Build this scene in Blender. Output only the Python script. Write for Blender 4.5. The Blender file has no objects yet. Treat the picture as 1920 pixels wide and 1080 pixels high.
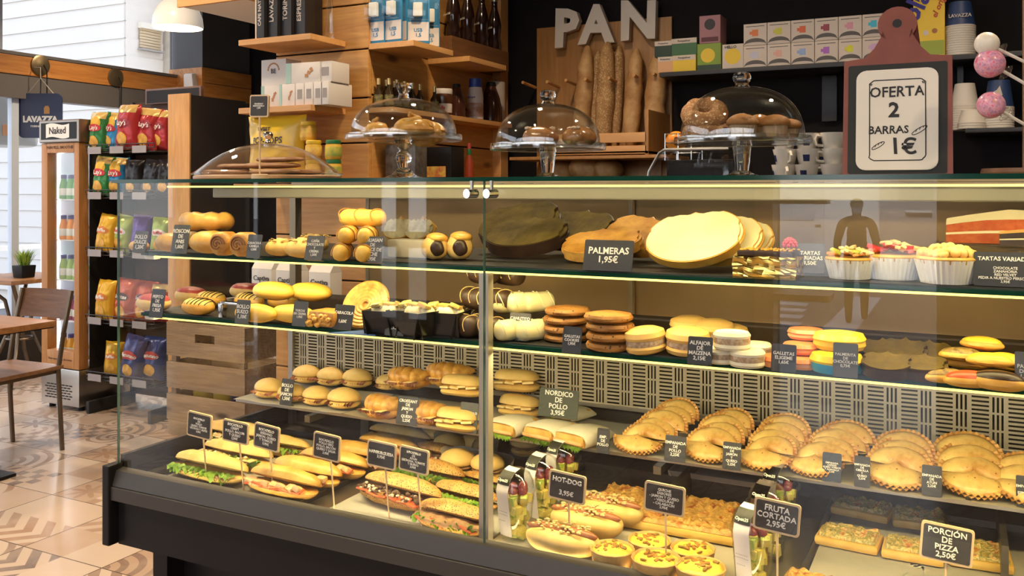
import bpy, bmesh, math, random
from mathutils import Vector, Matrix, noise
PI = math.pi
sc = bpy.context.scene
COL = sc.collection
rnd = random.Random(7)

# ------------------------------------------------------------------ camera
HC, FPX, HOR = 1.42, 1680.0, 355.0          # eye height, focal length and horizon row of the 1920x1080 frame
YAW = math.atan2(850, 1680)
SY, CY = math.sin(YAW), math.cos(YAW)
cam = bpy.data.cameras.new('camera')
cam.sensor_width = 36; cam.lens = 36 * FPX / 1920
cam.shift_y = (HOR - 540) / 1920
cam.clip_start = 0.02; cam.clip_end = 300
camo = bpy.data.objects.new('camera', cam); COL.objects.link(camo)
camo.location = (0, 0, HC); camo.rotation_euler = (PI/2, 0, YAW)
sc.camera = camo
sc.view_settings.view_transform = 'Standard'; sc.view_settings.look = 'None'
sc.view_settings.exposure = 0.0; sc.view_settings.gamma = 1.0
sc.view_settings.use_curve_mapping = False
sc.cycles.max_bounces = 10; sc.cycles.transparent_max_bounces = 24
sc.cycles.glossy_bounces = 4; sc.cycles.transmission_bounces = 8; sc.cycles.diffuse_bounces = 4
sc.cycles.sample_clamp_indirect = 4.0
sc.cycles.caustics_reflective = False; sc.cycles.caustics_refractive = False

# ------------------------------------------------------------------ daylight
w = bpy.data.worlds.new('sky'); sc.world = w; w.use_nodes = True
nt = w.node_tree; bg = nt.nodes['Background']
tc = nt.nodes.new('ShaderNodeTexCoord'); sx = nt.nodes.new('ShaderNodeSeparateXYZ'); cr = nt.nodes.new('ShaderNodeValToRGB')
nt.links.new(tc.outputs['Generated'], sx.inputs[0]); nt.links.new(sx.outputs['Z'], cr.inputs[0]); nt.links.new(cr.outputs[0], bg.inputs[0])
cr.color_ramp.elements[0].position = 0.0; cr.color_ramp.elements[0].color = (0.95, 0.97, 1, 1)
cr.color_ramp.elements[1].position = 0.9; cr.color_ramp.elements[1].color = (0.55, 0.70, 1, 1)
bg.inputs[1].default_value = 2.8
def lamp(name, kind, loc, energy, col, rot=(0, 0, 0), **kw):
    d = bpy.data.lights.new(name, kind); d.energy = energy; d.color = col
    for k, v in kw.items(): setattr(d, k, v)
    o = bpy.data.objects.new(name, d); COL.objects.link(o); o.location = loc; o.rotation_euler = rot
    return o
lamp('sun', 'SUN', (0, 6, 12), 16.0, (1, 0.95, 0.88), (math.radians(-52), 0, 0), angle=0.02)
WARM = (1.0, 0.72, 0.42)
CEIL = 3.25
# ceiling downlights of the shop (fixtures are built further down at the same places)
DOWNLIGHTS = [(-3.4, 2.5), (-1.5, 2.75), (0.4, 2.75), (-1.2, 0.4), (-3.6, 0.2), (1.2, 0.6), (-4.4, 4.6), (-5.5, 2.6), (-5.7, 5.0)]  # last two added to brighten the beam and window side
for i, (x, y) in enumerate(DOWNLIGHTS):
    lamp('downlight_bulb', 'SPOT', (x, y, CEIL - 0.05), 105 if y < 1 else 150, (1.0, 0.76, 0.50), (0, 0, 0), spot_size=2.5, spot_blend=0.9, shadow_soft_size=0.06)

# ------------------------------------------------------------------ picture to place
def ray(px, py):
    u = (px - 960) / FPX
    return Vector((-SY + CY*u, CY + SY*u, (HOR - py) / FPX))
def atY(px, py, Y):
    d = ray(px, py); k = Y / d.y
    return Vector((d.x*k, Y, HC + d.z*k))
def atX(px, py, X):
    d = ray(px, py); k = X / d.x
    return Vector((X, d.y*k, HC + d.z*k))
def atZ(px, py, z):
    d = ray(px, py); k = (z - HC) / d.z
    return Vector((d.x*k, d.y*k, z))
def xY(px, Y): return atY(px, 355, Y).x
def zY(px, py, Y): return atY(px, py, Y).z
def mpp(px, Y): return Y / ray(px, 355).y / FPX      # metres per pixel at depth Y

# ------------------------------------------------------------------ materials
MATS = {}
def newmat(name):
    m = bpy.data.materials.new(name); m.use_nodes = True
    return m, m.node_tree, m.node_tree.nodes['Principled BSDF']
def L(nt, a, b): nt.links.new(a, b)
def coords(nt, scale=(1, 1, 1), kind='Object', rot=(0, 0, 0)):
    t = nt.nodes.new('ShaderNodeTexCoord'); m = nt.nodes.new('ShaderNodeMapping')
    m.inputs['Scale'].default_value = scale; m.inputs['Rotation'].default_value = rot
    L(nt, t.outputs[kind], m.inputs[0]); return m.outputs[0]
def ramp(nt, fac, stops):
    r = nt.nodes.new('ShaderNodeValToRGB'); e = r.color_ramp.elements
    while len(e) < len(stops): e.new(0.5)
    for k, (p, c) in enumerate(stops):
        e[k].position = p; e[k].color = (*c, 1) if len(c) == 3 else c
    L(nt, fac, r.inputs[0]); return r.outputs[0]
def ntex(nt, vec, scale, detail=4, rough=.55, dist=0):
    n = nt.nodes.new('ShaderNodeTexNoise'); n.inputs['Scale'].default_value = scale
    n.inputs['Detail'].default_value = detail; n.inputs['Roughness'].default_value = rough; n.inputs['Distortion'].default_value = dist
    L(nt, vec, n.inputs['Vector']); return n.outputs[0]
def bump(nt, p, h, strength, dist=.002):
    b = nt.nodes.new('ShaderNodeBump'); b.inputs['Strength'].default_value = strength; b.inputs['Distance'].default_value = dist
    L(nt, h, b.inputs['Height']); L(nt, b.outputs[0], p.inputs['Normal'])
def math_(nt, op, a, b=None, c=None):
    m = nt.nodes.new('ShaderNodeMath'); m.operation = op
    for i, v in enumerate((a, b, c)):
        if v is None: continue
        if isinstance(v, (int, float)): m.inputs[i].default_value = v
        else: L(nt, v, m.inputs[i])
    return m.outputs[0]
def M(name, c, rough=.5, metal=0, c2=None, scale=30, bp=0, bs=60, coat=0, emit=0, kind='Object', stops=None, sub=0, vs=(1, 1, 1), detail=4):
    """plain or mottled surface"""
    if name in MATS: return MATS[name]
    m, nt, p = newmat(name); MATS[name] = m
    p.inputs['Base Color'].default_value = (*c, 1); p.inputs['Roughness'].default_value = rough; p.inputs['Metallic'].default_value = metal
    if coat: p.inputs['Coat Weight'].default_value = coat; p.inputs['Coat Roughness'].default_value = .12
    if sub:
        p.inputs['Subsurface Weight'].default_value = sub; p.inputs['Subsurface Radius'].default_value = (.02, .01, .005); p.inputs['Subsurface Scale'].default_value = .3
    v = coords(nt, vs, kind) if (c2 or bp or stops) else None
    if stops: L(nt, ramp(nt, ntex(nt, v, scale, detail), stops), p.inputs['Base Color'])
    elif c2: L(nt, ramp(nt, ntex(nt, v, scale, detail), [(.35, c), (.68, c2)]), p.inputs['Base Color'])
    if bp: bump(nt, p, ntex(nt, v, bs, 5), bp)
    if emit:
        p.inputs['Emission Color'].default_value = (*c, 1); p.inputs['Emission Strength'].default_value = emit
    return m
def wood(name, c1, c2, axis='x', rough=.45, scale=9, dark=None):
    if name in MATS: return MATS[name]
    m, nt, p = newmat(name); MATS[name] = m
    s = {'x': (.09, 1, 1), 'y': (1, .09, 1), 'z': (1, 1, .09)}[axis]
    v = coords(nt, s)
    n = ntex(nt, v, scale*2.2, 6, .6, 1.2)
    n2 = ntex(nt, v, scale*9, 3, .6, .3)
    mx = math_(nt, 'ADD', math_(nt, 'MULTIPLY', n, .72), math_(nt, 'MULTIPLY', n2, .28))
    col = ramp(nt, mx, [(.32, c2), (.5, tuple((a+b)/2 for a, b in zip(c1, c2))), (.64, c1)])
    if dark:                                            # knots
        s2 = {'x': (.35, 1, 1), 'y': (1, .35, 1), 'z': (1, 1, .35)}[axis]
        vo = nt.nodes.new('ShaderNodeTexVoronoi'); vo.inputs['Scale'].default_value = 5.5
        L(nt, coords(nt, s2), vo.inputs['Vector'])
        k = ramp(nt, vo.outputs['Distance'], [(.05, (1, 1, 1)), (.13, (0, 0, 0))])
        mixn = nt.nodes.new('ShaderNodeMix'); mixn.data_type = 'RGBA'
        L(nt, k, mixn.inputs[0]); L(nt, col, mixn.inputs[6]); mixn.inputs[7].default_value = (*dark, 1); col = mixn.outputs[2]
    L(nt, col, p.inputs['Base Color']); p.inputs['Roughness'].default_value = rough
    bump(nt, p, mx, .12)
    return m
def thin_glass(name, tint=(1, 1, 1), f0=.04, rough=0.0, gl=(1, 1, 1)):
    """a clear pane: lets light straight through, mirrors more at grazing angles (same from both sides)"""
    if name in MATS: return MATS[name]
    m = bpy.data.materials.new(name); m.use_nodes = True; MATS[name] = m
    nt = m.node_tree; nt.nodes.clear()
    out = nt.nodes.new('ShaderNodeOutputMaterial'); mix = nt.nodes.new('ShaderNodeMixShader')
    t = nt.nodes.new('ShaderNodeBsdfTransparent'); g = nt.nodes.new('ShaderNodeBsdfGlossy'); lw = nt.nodes.new('ShaderNodeLayerWeight')
    lw.inputs[0].default_value = .5; t.inputs[0].default_value = (*tint, 1); g.inputs[0].default_value = (*gl, 1); g.inputs['Roughness'].default_value = rough
    f = math_(nt, 'ADD', math_(nt, 'MULTIPLY', math_(nt, 'POWER', lw.outputs['Facing'], 5.0), 1-f0), f0)
    L(nt, f, mix.inputs[0]); L(nt, t.outputs[0], mix.inputs[1]); L(nt, g.outputs[0], mix.inputs[2]); L(nt, mix.outputs[0], out.inputs[0])
    return m
def baked(name, low, high, scale=26, rough=.5, bp=.25, bs=70, spot=None, coat=0, lo=.3, hi=.72):
    """baked dough: mottled crust between two browns, optional dark specks"""
    if name in MATS: return MATS[name]
    m, nt, p = newmat(name); MATS[name] = m
    v = coords(nt)
    n = ntex(nt, v, scale, 5, .6)
    col = ramp(nt, n, [(lo, low), (hi, high)])
    if spot:
        sc_, thr, sc_col = spot
        vo = nt.nodes.new('ShaderNodeTexVoronoi'); vo.inputs['Scale'].default_value = sc_; L(nt, v, vo.inputs['Vector'])
        k = ramp(nt, vo.outputs['Distance'], [(thr, (1, 1, 1)), (thr*1.25, (0, 0, 0))])
        mixn = nt.nodes.new('ShaderNodeMix'); mixn.data_type = 'RGBA'
        L(nt, k, mixn.inputs[0]); L(nt, col, mixn.inputs[6]); mixn.inputs[7].default_value = (*sc_col, 1); col = mixn.outputs[2]
    L(nt, col, p.inputs['Base Color']); p.inputs['Roughness'].default_value = rough
    p.inputs['Subsurface Weight'].default_value = .0
    if coat: p.inputs['Coat Weight'].default_value = coat; p.inputs['Coat Roughness'].default_value = .15
    bump(nt, p, ntex(nt, v, bs, 5), bp, .003)
    return m

# ------------------------------------------------------------------ objects
def tag(o, label=None, cat=None, group=None, kind=None):
    if label: o['label'] = label
    if cat: o['category'] = cat
    if group: o['group'] = group
    if kind: o['kind'] = kind
    return o
def thing(name, label, cat, loc=(0, 0, 0), rz=0, group=None):
    o = bpy.data.objects.new(name, None); o.empty_display_size = .02; COL.objects.link(o)
    o.location = loc; o.rotation_euler = (0, 0, rz); return tag(o, label, cat, group)
def obj(name, bm, m, parent=None, loc=None, rot=None, smooth=True, label=None):
    if isinstance(bm, bpy.types.Mesh): me = bm
    else:
        bm.normal_update()
        bmesh.ops.recalc_face_normals(bm, faces=bm.faces[:])
        me = bpy.data.meshes.new(name); bm.to_mesh(me); bm.free()
        if smooth:
            for p in me.polygons: p.use_smooth = True
            try: me.set_sharp_from_angle(angle=math.radians(38))
            except Exception: pass
    ms = m if isinstance(m, (list, tuple)) else [m]
    if not me.materials:
        for x in ms: me.materials.append(x)
    o = bpy.data.objects.new(name, me); COL.objects.link(o)
    if parent: o.parent = parent
    if loc is not None: o.location = loc
    if rot is not None: o.rotation_euler = rot
    if label: o['label'] = label
    return o
def solo(name, bm, m, label, cat, loc=(0, 0, 0), rot=(0, 0, 0), group=None, smooth=True):
    return tag(obj(name, bm, m, None, loc, rot, smooth), label, cat, group)
def struct(name, bm, m, smooth=False):
    o = obj(name, bm, m, smooth=smooth); o['kind'] = 'structure'; return o
def dup(root, loc, rz=None, label=None, group=None, rot=None, scale=None):
    c = root.copy(); COL.objects.link(c); c.location = loc
    if rz is not None: c.rotation_euler = (0, 0, rz)
    if rot is not None: c.rotation_euler = rot
    if scale is not None: c.scale = (scale,)*3 if isinstance(scale, (int, float)) else scale
    if label: c['label'] = label
    if group: c['group'] = group
    for ch in list(root.children):
        k = ch.copy(); COL.objects.link(k); k.parent = c
        for g in list(ch.children):
            q = g.copy(); COL.objects.link(q); q.parent = k
    return c
class Kind:
    """first() builds a thing, later calls copy it"""
    def __init__(self, build): self.build = build; self.root = None
    def __call__(self, loc, label, rz=0, group=None, rot=None, scale=None):
        if self.root is None:
            self.root = self.build()
            r = self.root; r.location = loc; r['label'] = label; r.rotation_euler = rot if rot is not None else (0, 0, rz)
            if group: r['group'] = group
            if scale is not None: r.scale = (scale,)*3 if isinstance(scale, (int, float)) else scale
            return r
        return dup(self.root, loc, rz, label, group, rot, scale)

# ------------------------------------------------------------------ mesh shapes
NB = bmesh.new
def box(bm, c, s, rot=None, bev=0, taper=1):
    old = set(bm.verts); r = bmesh.ops.create_cube(bm, size=1)
    for v in r['verts']:
        t = taper if v.co.z > 0 else 1
        v.co = Vector((v.co.x*s[0]*t, v.co.y*s[1]*t, v.co.z*s[2]))
    if bev:
        bmesh.ops.bevel(bm, geom=list({e for v in r['verts'] for e in v.link_edges}), offset=bev, segments=2, affect='EDGES', profile=.6)
    Mx = Matrix.Translation(Vector(c))
    if rot is not None: Mx = Mx @ (rot if isinstance(rot, Matrix) else Matrix.Rotation(rot, 4, 'Z'))
    bmesh.ops.transform(bm, matrix=Mx, verts=[v for v in bm.verts if v not in old]); return bm
def boxb(lo, hi, bev=0, bm=None):
    lo, hi = Vector(lo), Vector(hi)
    return box(bm or NB(), (lo+hi)/2, hi-lo, bev=bev)
def lathe(prof, c=(0, 0, 0), n=28, bm=None, flute=None, rot=None, sx=1, sy=1):
    """profile [(r,z)...] turned round Z"""
    bm = bm or NB(); rings = []
    Mx = Matrix.Translation(Vector(c)) @ (rot if rot is not None else Matrix())
    for j, (r, z) in enumerate(prof):
        if r < 1e-6: rings.append([bm.verts.new(Mx @ Vector((0, 0, z)))]); continue
        rg = []
        for i in range(n):
            a = 2*PI*i/n; rr = r * (flute(a, j) if flute else 1)
            rg.append(bm.verts.new(Mx @ Vector((rr*math.cos(a)*sx, rr*math.sin(a)*sy, z))))
        rings.append(rg)
    for a, b in zip(rings, rings[1:]):
        if len(a) == 1 and len(b) == 1: continue
        for i in range(n):
            j = (i+1) % n
            if len(a) == 1: bm.faces.new((a[0], b[j], b[i]))
            elif len(b) == 1: bm.faces.new((a[i], a[j], b[0]))
            else: bm.faces.new((a[i], a[j], b[j], b[i]))
    return bm
def tube(pts, r, n=8, bm=None, cap=True):
    bm = bm or NB(); pts = [Vector(p) for p in pts]; rings = []
    up = Vector((0, 0, 1)); prev = None
    for i, p in enumerate(pts):
        d = (pts[min(i+1, len(pts)-1)] - pts[max(i-1, 0)]).normalized()
        if prev is None:
            a = d.orthogonal().normalized()
        else:
            a = (prev - d*prev.dot(d)).normalized()
        prev = a; b = d.cross(a)
        rr = r[i] if isinstance(r, (list, tuple)) else r
        rings.append([bm.verts.new(p + (a*math.cos(2*PI*k/n) + b*math.sin(2*PI*k/n))*rr) for k in range(n)])
    for a, b in zip(rings, rings[1:]):
        for k in range(n): bm.faces.new((a[k], a[(k+1) % n], b[(k+1) % n], b[k]))
    if cap: bm.faces.new(rings[0][::-1]); bm.faces.new(rings[-1])
    return bm
def prism(poly, z0, z1, Mx=None, bm=None, bev=0):
    """polygon in XY pulled along Z, then placed by Mx"""
    bm = bm or NB(); Mx = Mx or Matrix()
    a = [bm.verts.new(Mx @ Vector((x, y, z0))) for x, y in poly]; b = [bm.verts.new(Mx @ Vector((x, y, z1))) for x, y in poly]
    n = len(poly); f0 = bm.faces.new(a[::-1]); f1 = bm.faces.new(b)
    for i in range(n): bm.faces.new((a[i], a[(i+1) % n], b[(i+1) % n], b[i]))
    if bev: bmesh.ops.bevel(bm, geom=list(f1.edges)+list(f0.edges), offset=bev, segments=2, affect='EDGES')
    return bm
def rrect(w, h, r, n=5, cx=0, cy=0):
    p = []
    for (sx, sy, a0) in ((1, 1, 0), (-1, 1, 90), (-1, -1, 180), (1, -1, 270)):
        for k in range(n+1):
            a = math.radians(a0 + 90*k/n); p.append((cx + sx*(w/2-r) + r*math.cos(a), cy + sy*(h/2-r) + r*math.sin(a)))
    return p
def nz(p, s, amp, seed=0):
    return amp * noise.noise(Vector(p)*s + Vector((seed*7.3, seed*3.1, seed*1.7)))
def blob(bm, c, r, amp=0, s=40, sub=3, flat=1, seed=0, rot=None, power=1):
    """rounded lump; flat < 1 squashes its underside"""
    g = bmesh.ops.create_icosphere(bm, subdivisions=sub, radius=1); vs = g['verts']; r = Vector(r)
    for v in vs:
        n = v.co.normalized()
        if power != 1: n = Vector([math.copysign(abs(q)**power, q) for q in n])
        z = n.z * (flat if n.z < 0 else 1)
        q = Vector((n.x*r.x, n.y*r.y, z*r.z))
        if amp: q += n * nz(q, s, amp, seed)
        v.co = q
    Mx = Matrix.Translation(Vector(c)) @ (rot if rot is not None else Matrix())
    bmesh.ops.transform(bm, matrix=Mx, verts=vs); return bm
def loaf(Ln, W, up, dn, bm=None, c=(0, 0, 0), n=22, m=14, e=2.6, amp=0, s=30, seed=0, bend=0, ridge=None, rot=None, rise=0):
    """long body along X: half-ellipse above (up) and below (dn), rounded ends"""
    bm = bm or NB(); rings = []
    Mx = Matrix.Translation(Vector(c)) @ (rot if rot is not None else Matrix())
    for i in range(n+1):
        t = -math.cos(PI*i/n); k = max(0.0, 1-abs(t)**e)**.5
        x = t*Ln/2
        if k < 1e-3: rings.append([bm.verts.new(Mx @ Vector((x, bend*t*t, rise*t*t)))]); continue
        rg = []
        kr = k*(1 + (ridge(t) if ridge else 0))
        for j in range(m):
            a = 2*PI*j/m; sn = math.sin(a); cs = math.cos(a)
            q = Vector((x, W/2*kr*math.copysign(abs(cs)**.8, cs) + bend*t*t, (up if sn > 0 else dn)*kr*sn + rise*t*t))
            if amp: q += Vector((0, cs, sn))*nz(q, s, amp, seed)
            rg.append(bm.verts.new(Mx @ q))
        rings.append(rg)
    for a, b in zip(rings, rings[1:]):
        for j in range(m):
            k = (j+1) % m
            if len(a) == 1: bm.faces.new((a[0], b[j], b[k]))
            elif len(b) == 1: bm.faces.new((a[j], b[0], a[k]))
            else: bm.faces.new((a[j], b[j], b[k], a[k]))
    return bm
def sheet(f, nu, nv, bm=None, th=0):
    """surface f(u,v), u,v in 0..1"""
    bm = bm or NB(); g = [[bm.verts.new(f(i/nu, j/nv)) for j in range(nv+1)] for i in range(nu+1)]
    fs = [bm.faces.new((g[i][j], g[i+1][j], g[i+1][j+1], g[i][j+1])) for i in range(nu) for j in range(nv)]
    if th:
        bmesh.ops.solidify(bm, geom=fs, thickness=th)
    return bm
_TXT = {}
def text_mesh(s, size, align='CENTER', space=1.0, bold=0, shear=0, ext=.0004, line=.95):
    key = (s, size, align, space, bold, shear, ext, line)
    if key in _TXT: return _TXT[key]
    cu = bpy.data.curves.new('lettering', 'FONT'); cu.body = s; cu.size = size; cu.align_x = align; cu.align_y = 'CENTER'
    cu.space_character = space; cu.offset = bold or size*.02; cu.shear = shear; cu.extrude = ext; cu.resolution_u = 2; cu.space_line = line
    o = bpy.data.objects.new('lettering', cu)
    me = bpy.data.meshes.new_from_object(o); bpy.data.objects.remove(o); bpy.data.curves.remove(cu)
    me.materials.clear()
    for v in me.vertices:                                   # uneven handwriting
        q = Vector((v.co.x/size*1.1, v.co.y/size*1.1, len(s)*.7))
        v.co.x += size*.07*noise.noise(q); v.co.y += size*.07*noise.noise(q + Vector((9, 4, 2)))
    _TXT[key] = me; return me
def lettering(parent, s, size, m, loc, rot=(PI/2, 0, 0), name='lettering', **kw):
    return obj(name, text_mesh(s, size, **kw), m, parent, loc, rot, smooth=False)
def fit_size(s, w, h, line=.95):
    ls = s.split('\n'); n = max(len(x) for x in ls)
    return min(w / (n*.62), h / (len(ls)*line*1.02))
def RX(d): return Matrix.Rotation(math.radians(d), 4, 'X')
def RY(d): return Matrix.Rotation(math.radians(d), 4, 'Y')
def RZ(d): return Matrix.Rotation(math.radians(d), 4, 'Z')
def seeds(bm, n, f, r=(.0012, .0022), sub=1):
    for _ in range(n):
        p = f(); s = rnd.uniform(*r); blob(bm, p, (s*rnd.uniform(.8, 1.6), s*rnd.uniform(.8, 1.4), s*.8), sub=sub)
    return bm

# ------------------------------------------------------------------ shared materials
STEEL = M('brushed steel', (.50, .47, .43), .34, 1, bp=.05, bs=300, vs=(1, 30, 30))
STEELD = M('dark steel', (.22, .21, .20), .38, 1)
CHROME = M('chrome', (.8, .8, .8), .12, 1)
BLACK = M('black lacquer', (.012, .011, .012), .38)
BLACKM = M('black matt', (.016, .015, .016), .7)
WALLBLK = M('black painted wall', (.007, .0055, .006), .8, c2=(.010, .008, .008), scale=6)
for _m in (BLACK, WALLBLK): _m.node_tree.nodes['Principled BSDF'].inputs['Specular IOR Level'].default_value = .18
WHITE = M('white', (.80, .78, .74), .5)
OFFW = M('off white', (.70, .66, .58), .6)
SLATE = M('chalkboard slate', (.022, .021, .024), .8, c2=(.034, .033, .036), scale=40)
CHALK = M('chalk', (.80, .78, .74), .9)
FRAMEW = M('pale sign wood', (.66, .47, .27), .6)
CARD = M('black price card', (.026, .026, .030), .5)
PAPER = M('parchment paper', (.72, .66, .52), .7, bp=.15, bs=40)
PAPERW = M('white paper', (.80, .77, .70), .75)
GLASS = thin_glass('clear pane glass', (.995, 1, .995), .03)
GLASSV = thin_glass('cake dome glass', (.98, .99, .985), .065)
GLASSP = thin_glass('pressed plate glass', (.93, .95, .93), .26, .12)
GLASSR, _n, _p = newmat('solid clear glass'); _p.inputs['Transmission Weight'].default_value = 1; _p.inputs['Roughness'].default_value = .02; _p.inputs['IOR'].default_value = 1.42; _p.inputs['Base Color'].default_value = (.97, .985, .975, 1)
ACRYL = thin_glass('acrylic', (.985, .985, .985), .06)
PLASTIC = thin_glass('clear plastic', (.95, .96, .95), .05, .06)
GREEN = M('green glass edge', (.004, .045, .028), .12)
PINE = wood('pine', (.62, .33, .095), (.42, .19, .045), 'x', .42, 9, (.10, .035, .012))
PINEY = wood('pine along y', (.62, .33, .095), (.42, .19, .045), 'y', .42, 9, (.10, .035, .012))
PINEZ = wood('pine upright', (.64, .35, .11), (.46, .22, .06), 'z', .45, 9, (.12, .04, .014))
SHELFW = wood('shelf wood', (.66, .36, .13), (.52, .26, .085), 'x', .4, 7)
SHELFWY = wood('shelf wood deep', (.66, .36, .13), (.52, .26, .085), 'y', .4, 7)
BOARDW = wood('bread board wood', (.43, .215, .066), (.30, .135, .038), 'z', .5, 7)
BEAMW = wood('beam wood', (.58, .26, .065), (.36, .13, .028), 'y', .5, 8, (.10, .03, .01))
CRATEW = wood('weathered crate wood', (.40, .27, .15), (.21, .13, .07), 'x', .8, 9, (.06, .03, .015))
TABLEW = wood('table top wood', (.38, .19, .075), (.22, .095, .034), 'x', .35, 7)
FRIDGEW = wood('fridge door wood', (.50, .245, .085), (.36, .155, .046), 'z', .45, 6)
DIM = M('dark panel', (.028, .023, .02), .5)

# ------------------------------------------------------------------ room shell
XW = -6.7
def floor_material():
    m, nt, p = newmat('patchwork floor tiles')
    v = coords(nt, (1, 1, 1)); s = nt.nodes.new('ShaderNodeSeparateXYZ'); L(nt, v, s.inputs[0])
    T = .45
    X = math_(nt, 'DIVIDE', math_(nt, 'ADD', s.outputs[0], 3.34 + 9*T), T); Y = math_(nt, 'DIVIDE', math_(nt, 'ADD', s.outputs[1], -2.753 + 15*T), T)
    fx, fy = math_(nt, 'FRACT', X), math_(nt, 'FRACT', Y)
    # patches: half tiles across, one whole along
    X2, Y2 = math_(nt, 'MULTIPLY', X, 2.0), math_(nt, 'MULTIPLY', Y, 2.0)
    ix, iy = math_(nt, 'FLOOR', X2), math_(nt, 'FLOOR', Y2)
    px, py = math_(nt, 'FRACT', X2), math_(nt, 'FRACT', Y2)
    cmb = nt.nodes.new('ShaderNodeCombineXYZ'); L(nt, ix, cmb.inputs[0]); L(nt, iy, cmb.inputs[1])
    wn = nt.nodes.new('ShaderNodeTexWhiteNoise'); wn.noise_dimensions = '3D'; L(nt, cmb.outputs[0], wn.inputs['Vector'])
    sc3 = nt.nodes.new('ShaderNodeSeparateColor'); L(nt, wn.outputs['Color'], sc3.inputs[0])
    r1, r2, r3 = sc3.outputs[0], sc3.outputs[1], sc3.outputs[2]
    cx, cy = math_(nt, 'SUBTRACT', px, .5), math_(nt, 'SUBTRACT', py, .5)
    d0 = math_(nt, 'SQRT', math_(nt, 'ADD', math_(nt, 'MULTIPLY', px, px), math_(nt, 'MULTIPLY', py, py)))
    dc = math_(nt, 'SQRT', math_(nt, 'ADD', math_(nt, 'MULTIPLY', cx, cx), math_(nt, 'MULTIPLY', cy, cy)))
    ang = math_(nt, 'ARCTAN2', cy, cx)
    arcs = math_(nt, 'GREATER_THAN', math_(nt, 'SINE', math_(nt, 'MULTIPLY', d0, 22.0)), .1)
    star = math_(nt, 'LESS_THAN', dc, math_(nt, 'ADD', math_(nt, 'MULTIPLY', math_(nt, 'SINE', math_(nt, 'MULTIPLY', ang, 8.0)), .16), .30))
    petal = math_(nt, 'GREATER_THAN', math_(nt, 'MULTIPLY', math_(nt, 'SINE', math_(nt, 'MULTIPLY', px, 12.566)), math_(nt, 'SINE', math_(nt, 'MULTIPLY', py, 12.566))), .0)
    zig = math_(nt, 'GREATER_THAN', math_(nt, 'FRACT', math_(nt, 'ADD', math_(nt, 'MULTIPLY', px, 2.0), math_(nt, 'ABSOLUTE', math_(nt, 'SUBTRACT', math_(nt, 'MULTIPLY', py, 2.0), 1.0)))), .5)
    swirl = math_(nt, 'GREATER_THAN', math_(nt, 'SINE', math_(nt, 'ADD', math_(nt, 'MULTIPLY', dc, 26.0), math_(nt, 'MULTIPLY', ang, 3.0))), .25)
    def sel(lo, hi, val): return math_(nt, 'MULTIPLY', math_(nt, 'MULTIPLY', math_(nt, 'GREATER_THAN', r1, lo), math_(nt, 'LESS_THAN', r1, hi)), val)
    pat = sel(.28, .46, arcs)
    for lo, hi, q in ((.46, .6, star), (.6, .74, petal), (.74, .86, zig), (.86, 1.01, swirl)): pat = math_(nt, 'ADD', pat, sel(lo, hi, q))
    base = ramp(nt, r2, [(0, (.60, .47, .36)), (.45, (.66, .53, .42)), (.8, (.52, .37, .26)), (1, (.46, .32, .22))])
    ink = ramp(nt, r3, [(0, (.36, .22, .14)), (.42, (.42, .27, .18)), (.72, (.20, .15, .13)), (1, (.30, .19, .13))])
    mx = nt.nodes.new('ShaderNodeMix'); mx.data_type = 'RGBA'; L(nt, pat, mx.inputs[0]); L(nt, base, mx.inputs[6]); L(nt, ink, mx.inputs[7])
    wear = ntex(nt, v, 5, 6); wr = nt.nodes.new('ShaderNodeMix'); wr.data_type = 'RGBA'
    L(nt, ramp(nt, wear, [(.40, (0, 0, 0)), (.75, (.55, .55, .55))]), wr.inputs[0]); L(nt, mx.outputs[2], wr.inputs[6]); wr.inputs[7].default_value = (.60, .48, .38, 1)
    g = math_(nt, 'MAXIMUM', math_(nt, 'ABSOLUTE', math_(nt, 'SUBTRACT', fx, .5)), math_(nt, 'ABSOLUTE', math_(nt, 'SUBTRACT', fy, .5)))
    gr = math_(nt, 'GREATER_THAN', g, .4945)
    m2 = nt.nodes.new('ShaderNodeMix'); m2.data_type = 'RGBA'; L(nt, gr, m2.inputs[0]); L(nt, wr.outputs[2], m2.inputs[6]); m2.inputs[7].default_value = (.10, .07, .05, 1)
    L(nt, m2.outputs[2], p.inputs['Base Color'])
    p.inputs['Roughness'].default_value = .22
    return m
struct('floor', boxb((XW, -3.0, -.12), (3.0, 6.9, 0)), floor_material())
struct('ceiling', boxb((XW, -3.2, CEIL), (3.2, 7.0, CEIL+.15)), M('ceiling paint', (.16, .14, .12), .8))
struct('wall_back', boxb((-2.34, 4.5, 0), (3.2, 4.7, CEIL)), WALLBLK)
struct('wall_back_corner', boxb((-6.8, 6.85, 0), (-2.84, 7.0, CEIL)), WALLBLK)
struct('wall_right', boxb((3.0, -3.2, 0), (3.2, 4.5, CEIL)), WALLBLK)
# plank clad partition carrying the wall shelves
PX0, PX1, PY0, PY1 = -2.84, -2.32, 3.2, 4.44
struct('wall_partition', boxb((PX0+.03, PY0+.03, 0), (PX1-.03, 6.85, CEIL)), WALLBLK)
bm = NB(); H = .205
k = 0; z = .0
while z < 3.0:
    h = H*(.96 if k % 3 else 1.04)
    box(bm, ((PX0+PX1)/2, PY0+.012, z+h/2), (PX1-PX0, .024, h-.007), bev=.003); z += h; k += 1
struct('trim_planks_front', bm, PINE)
bm = NB(); z = .0; k = 0
while z < 3.0:
    h = H*(1.05 if k % 2 else .95)
    box(bm, (PX1-.012, (PY0+.024+PY1)/2, z+h/2), (.024, PY1-PY0-.03, h-.007), bev=.003); z += h; k += 1
struct('trim_planks_side', bm, PINEY)
struct('trim_corner_post', boxb((PX1-.004, PY1-.09, .9), (PX1+.05, PY1, 2.55), .004), SHELFW)
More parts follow.
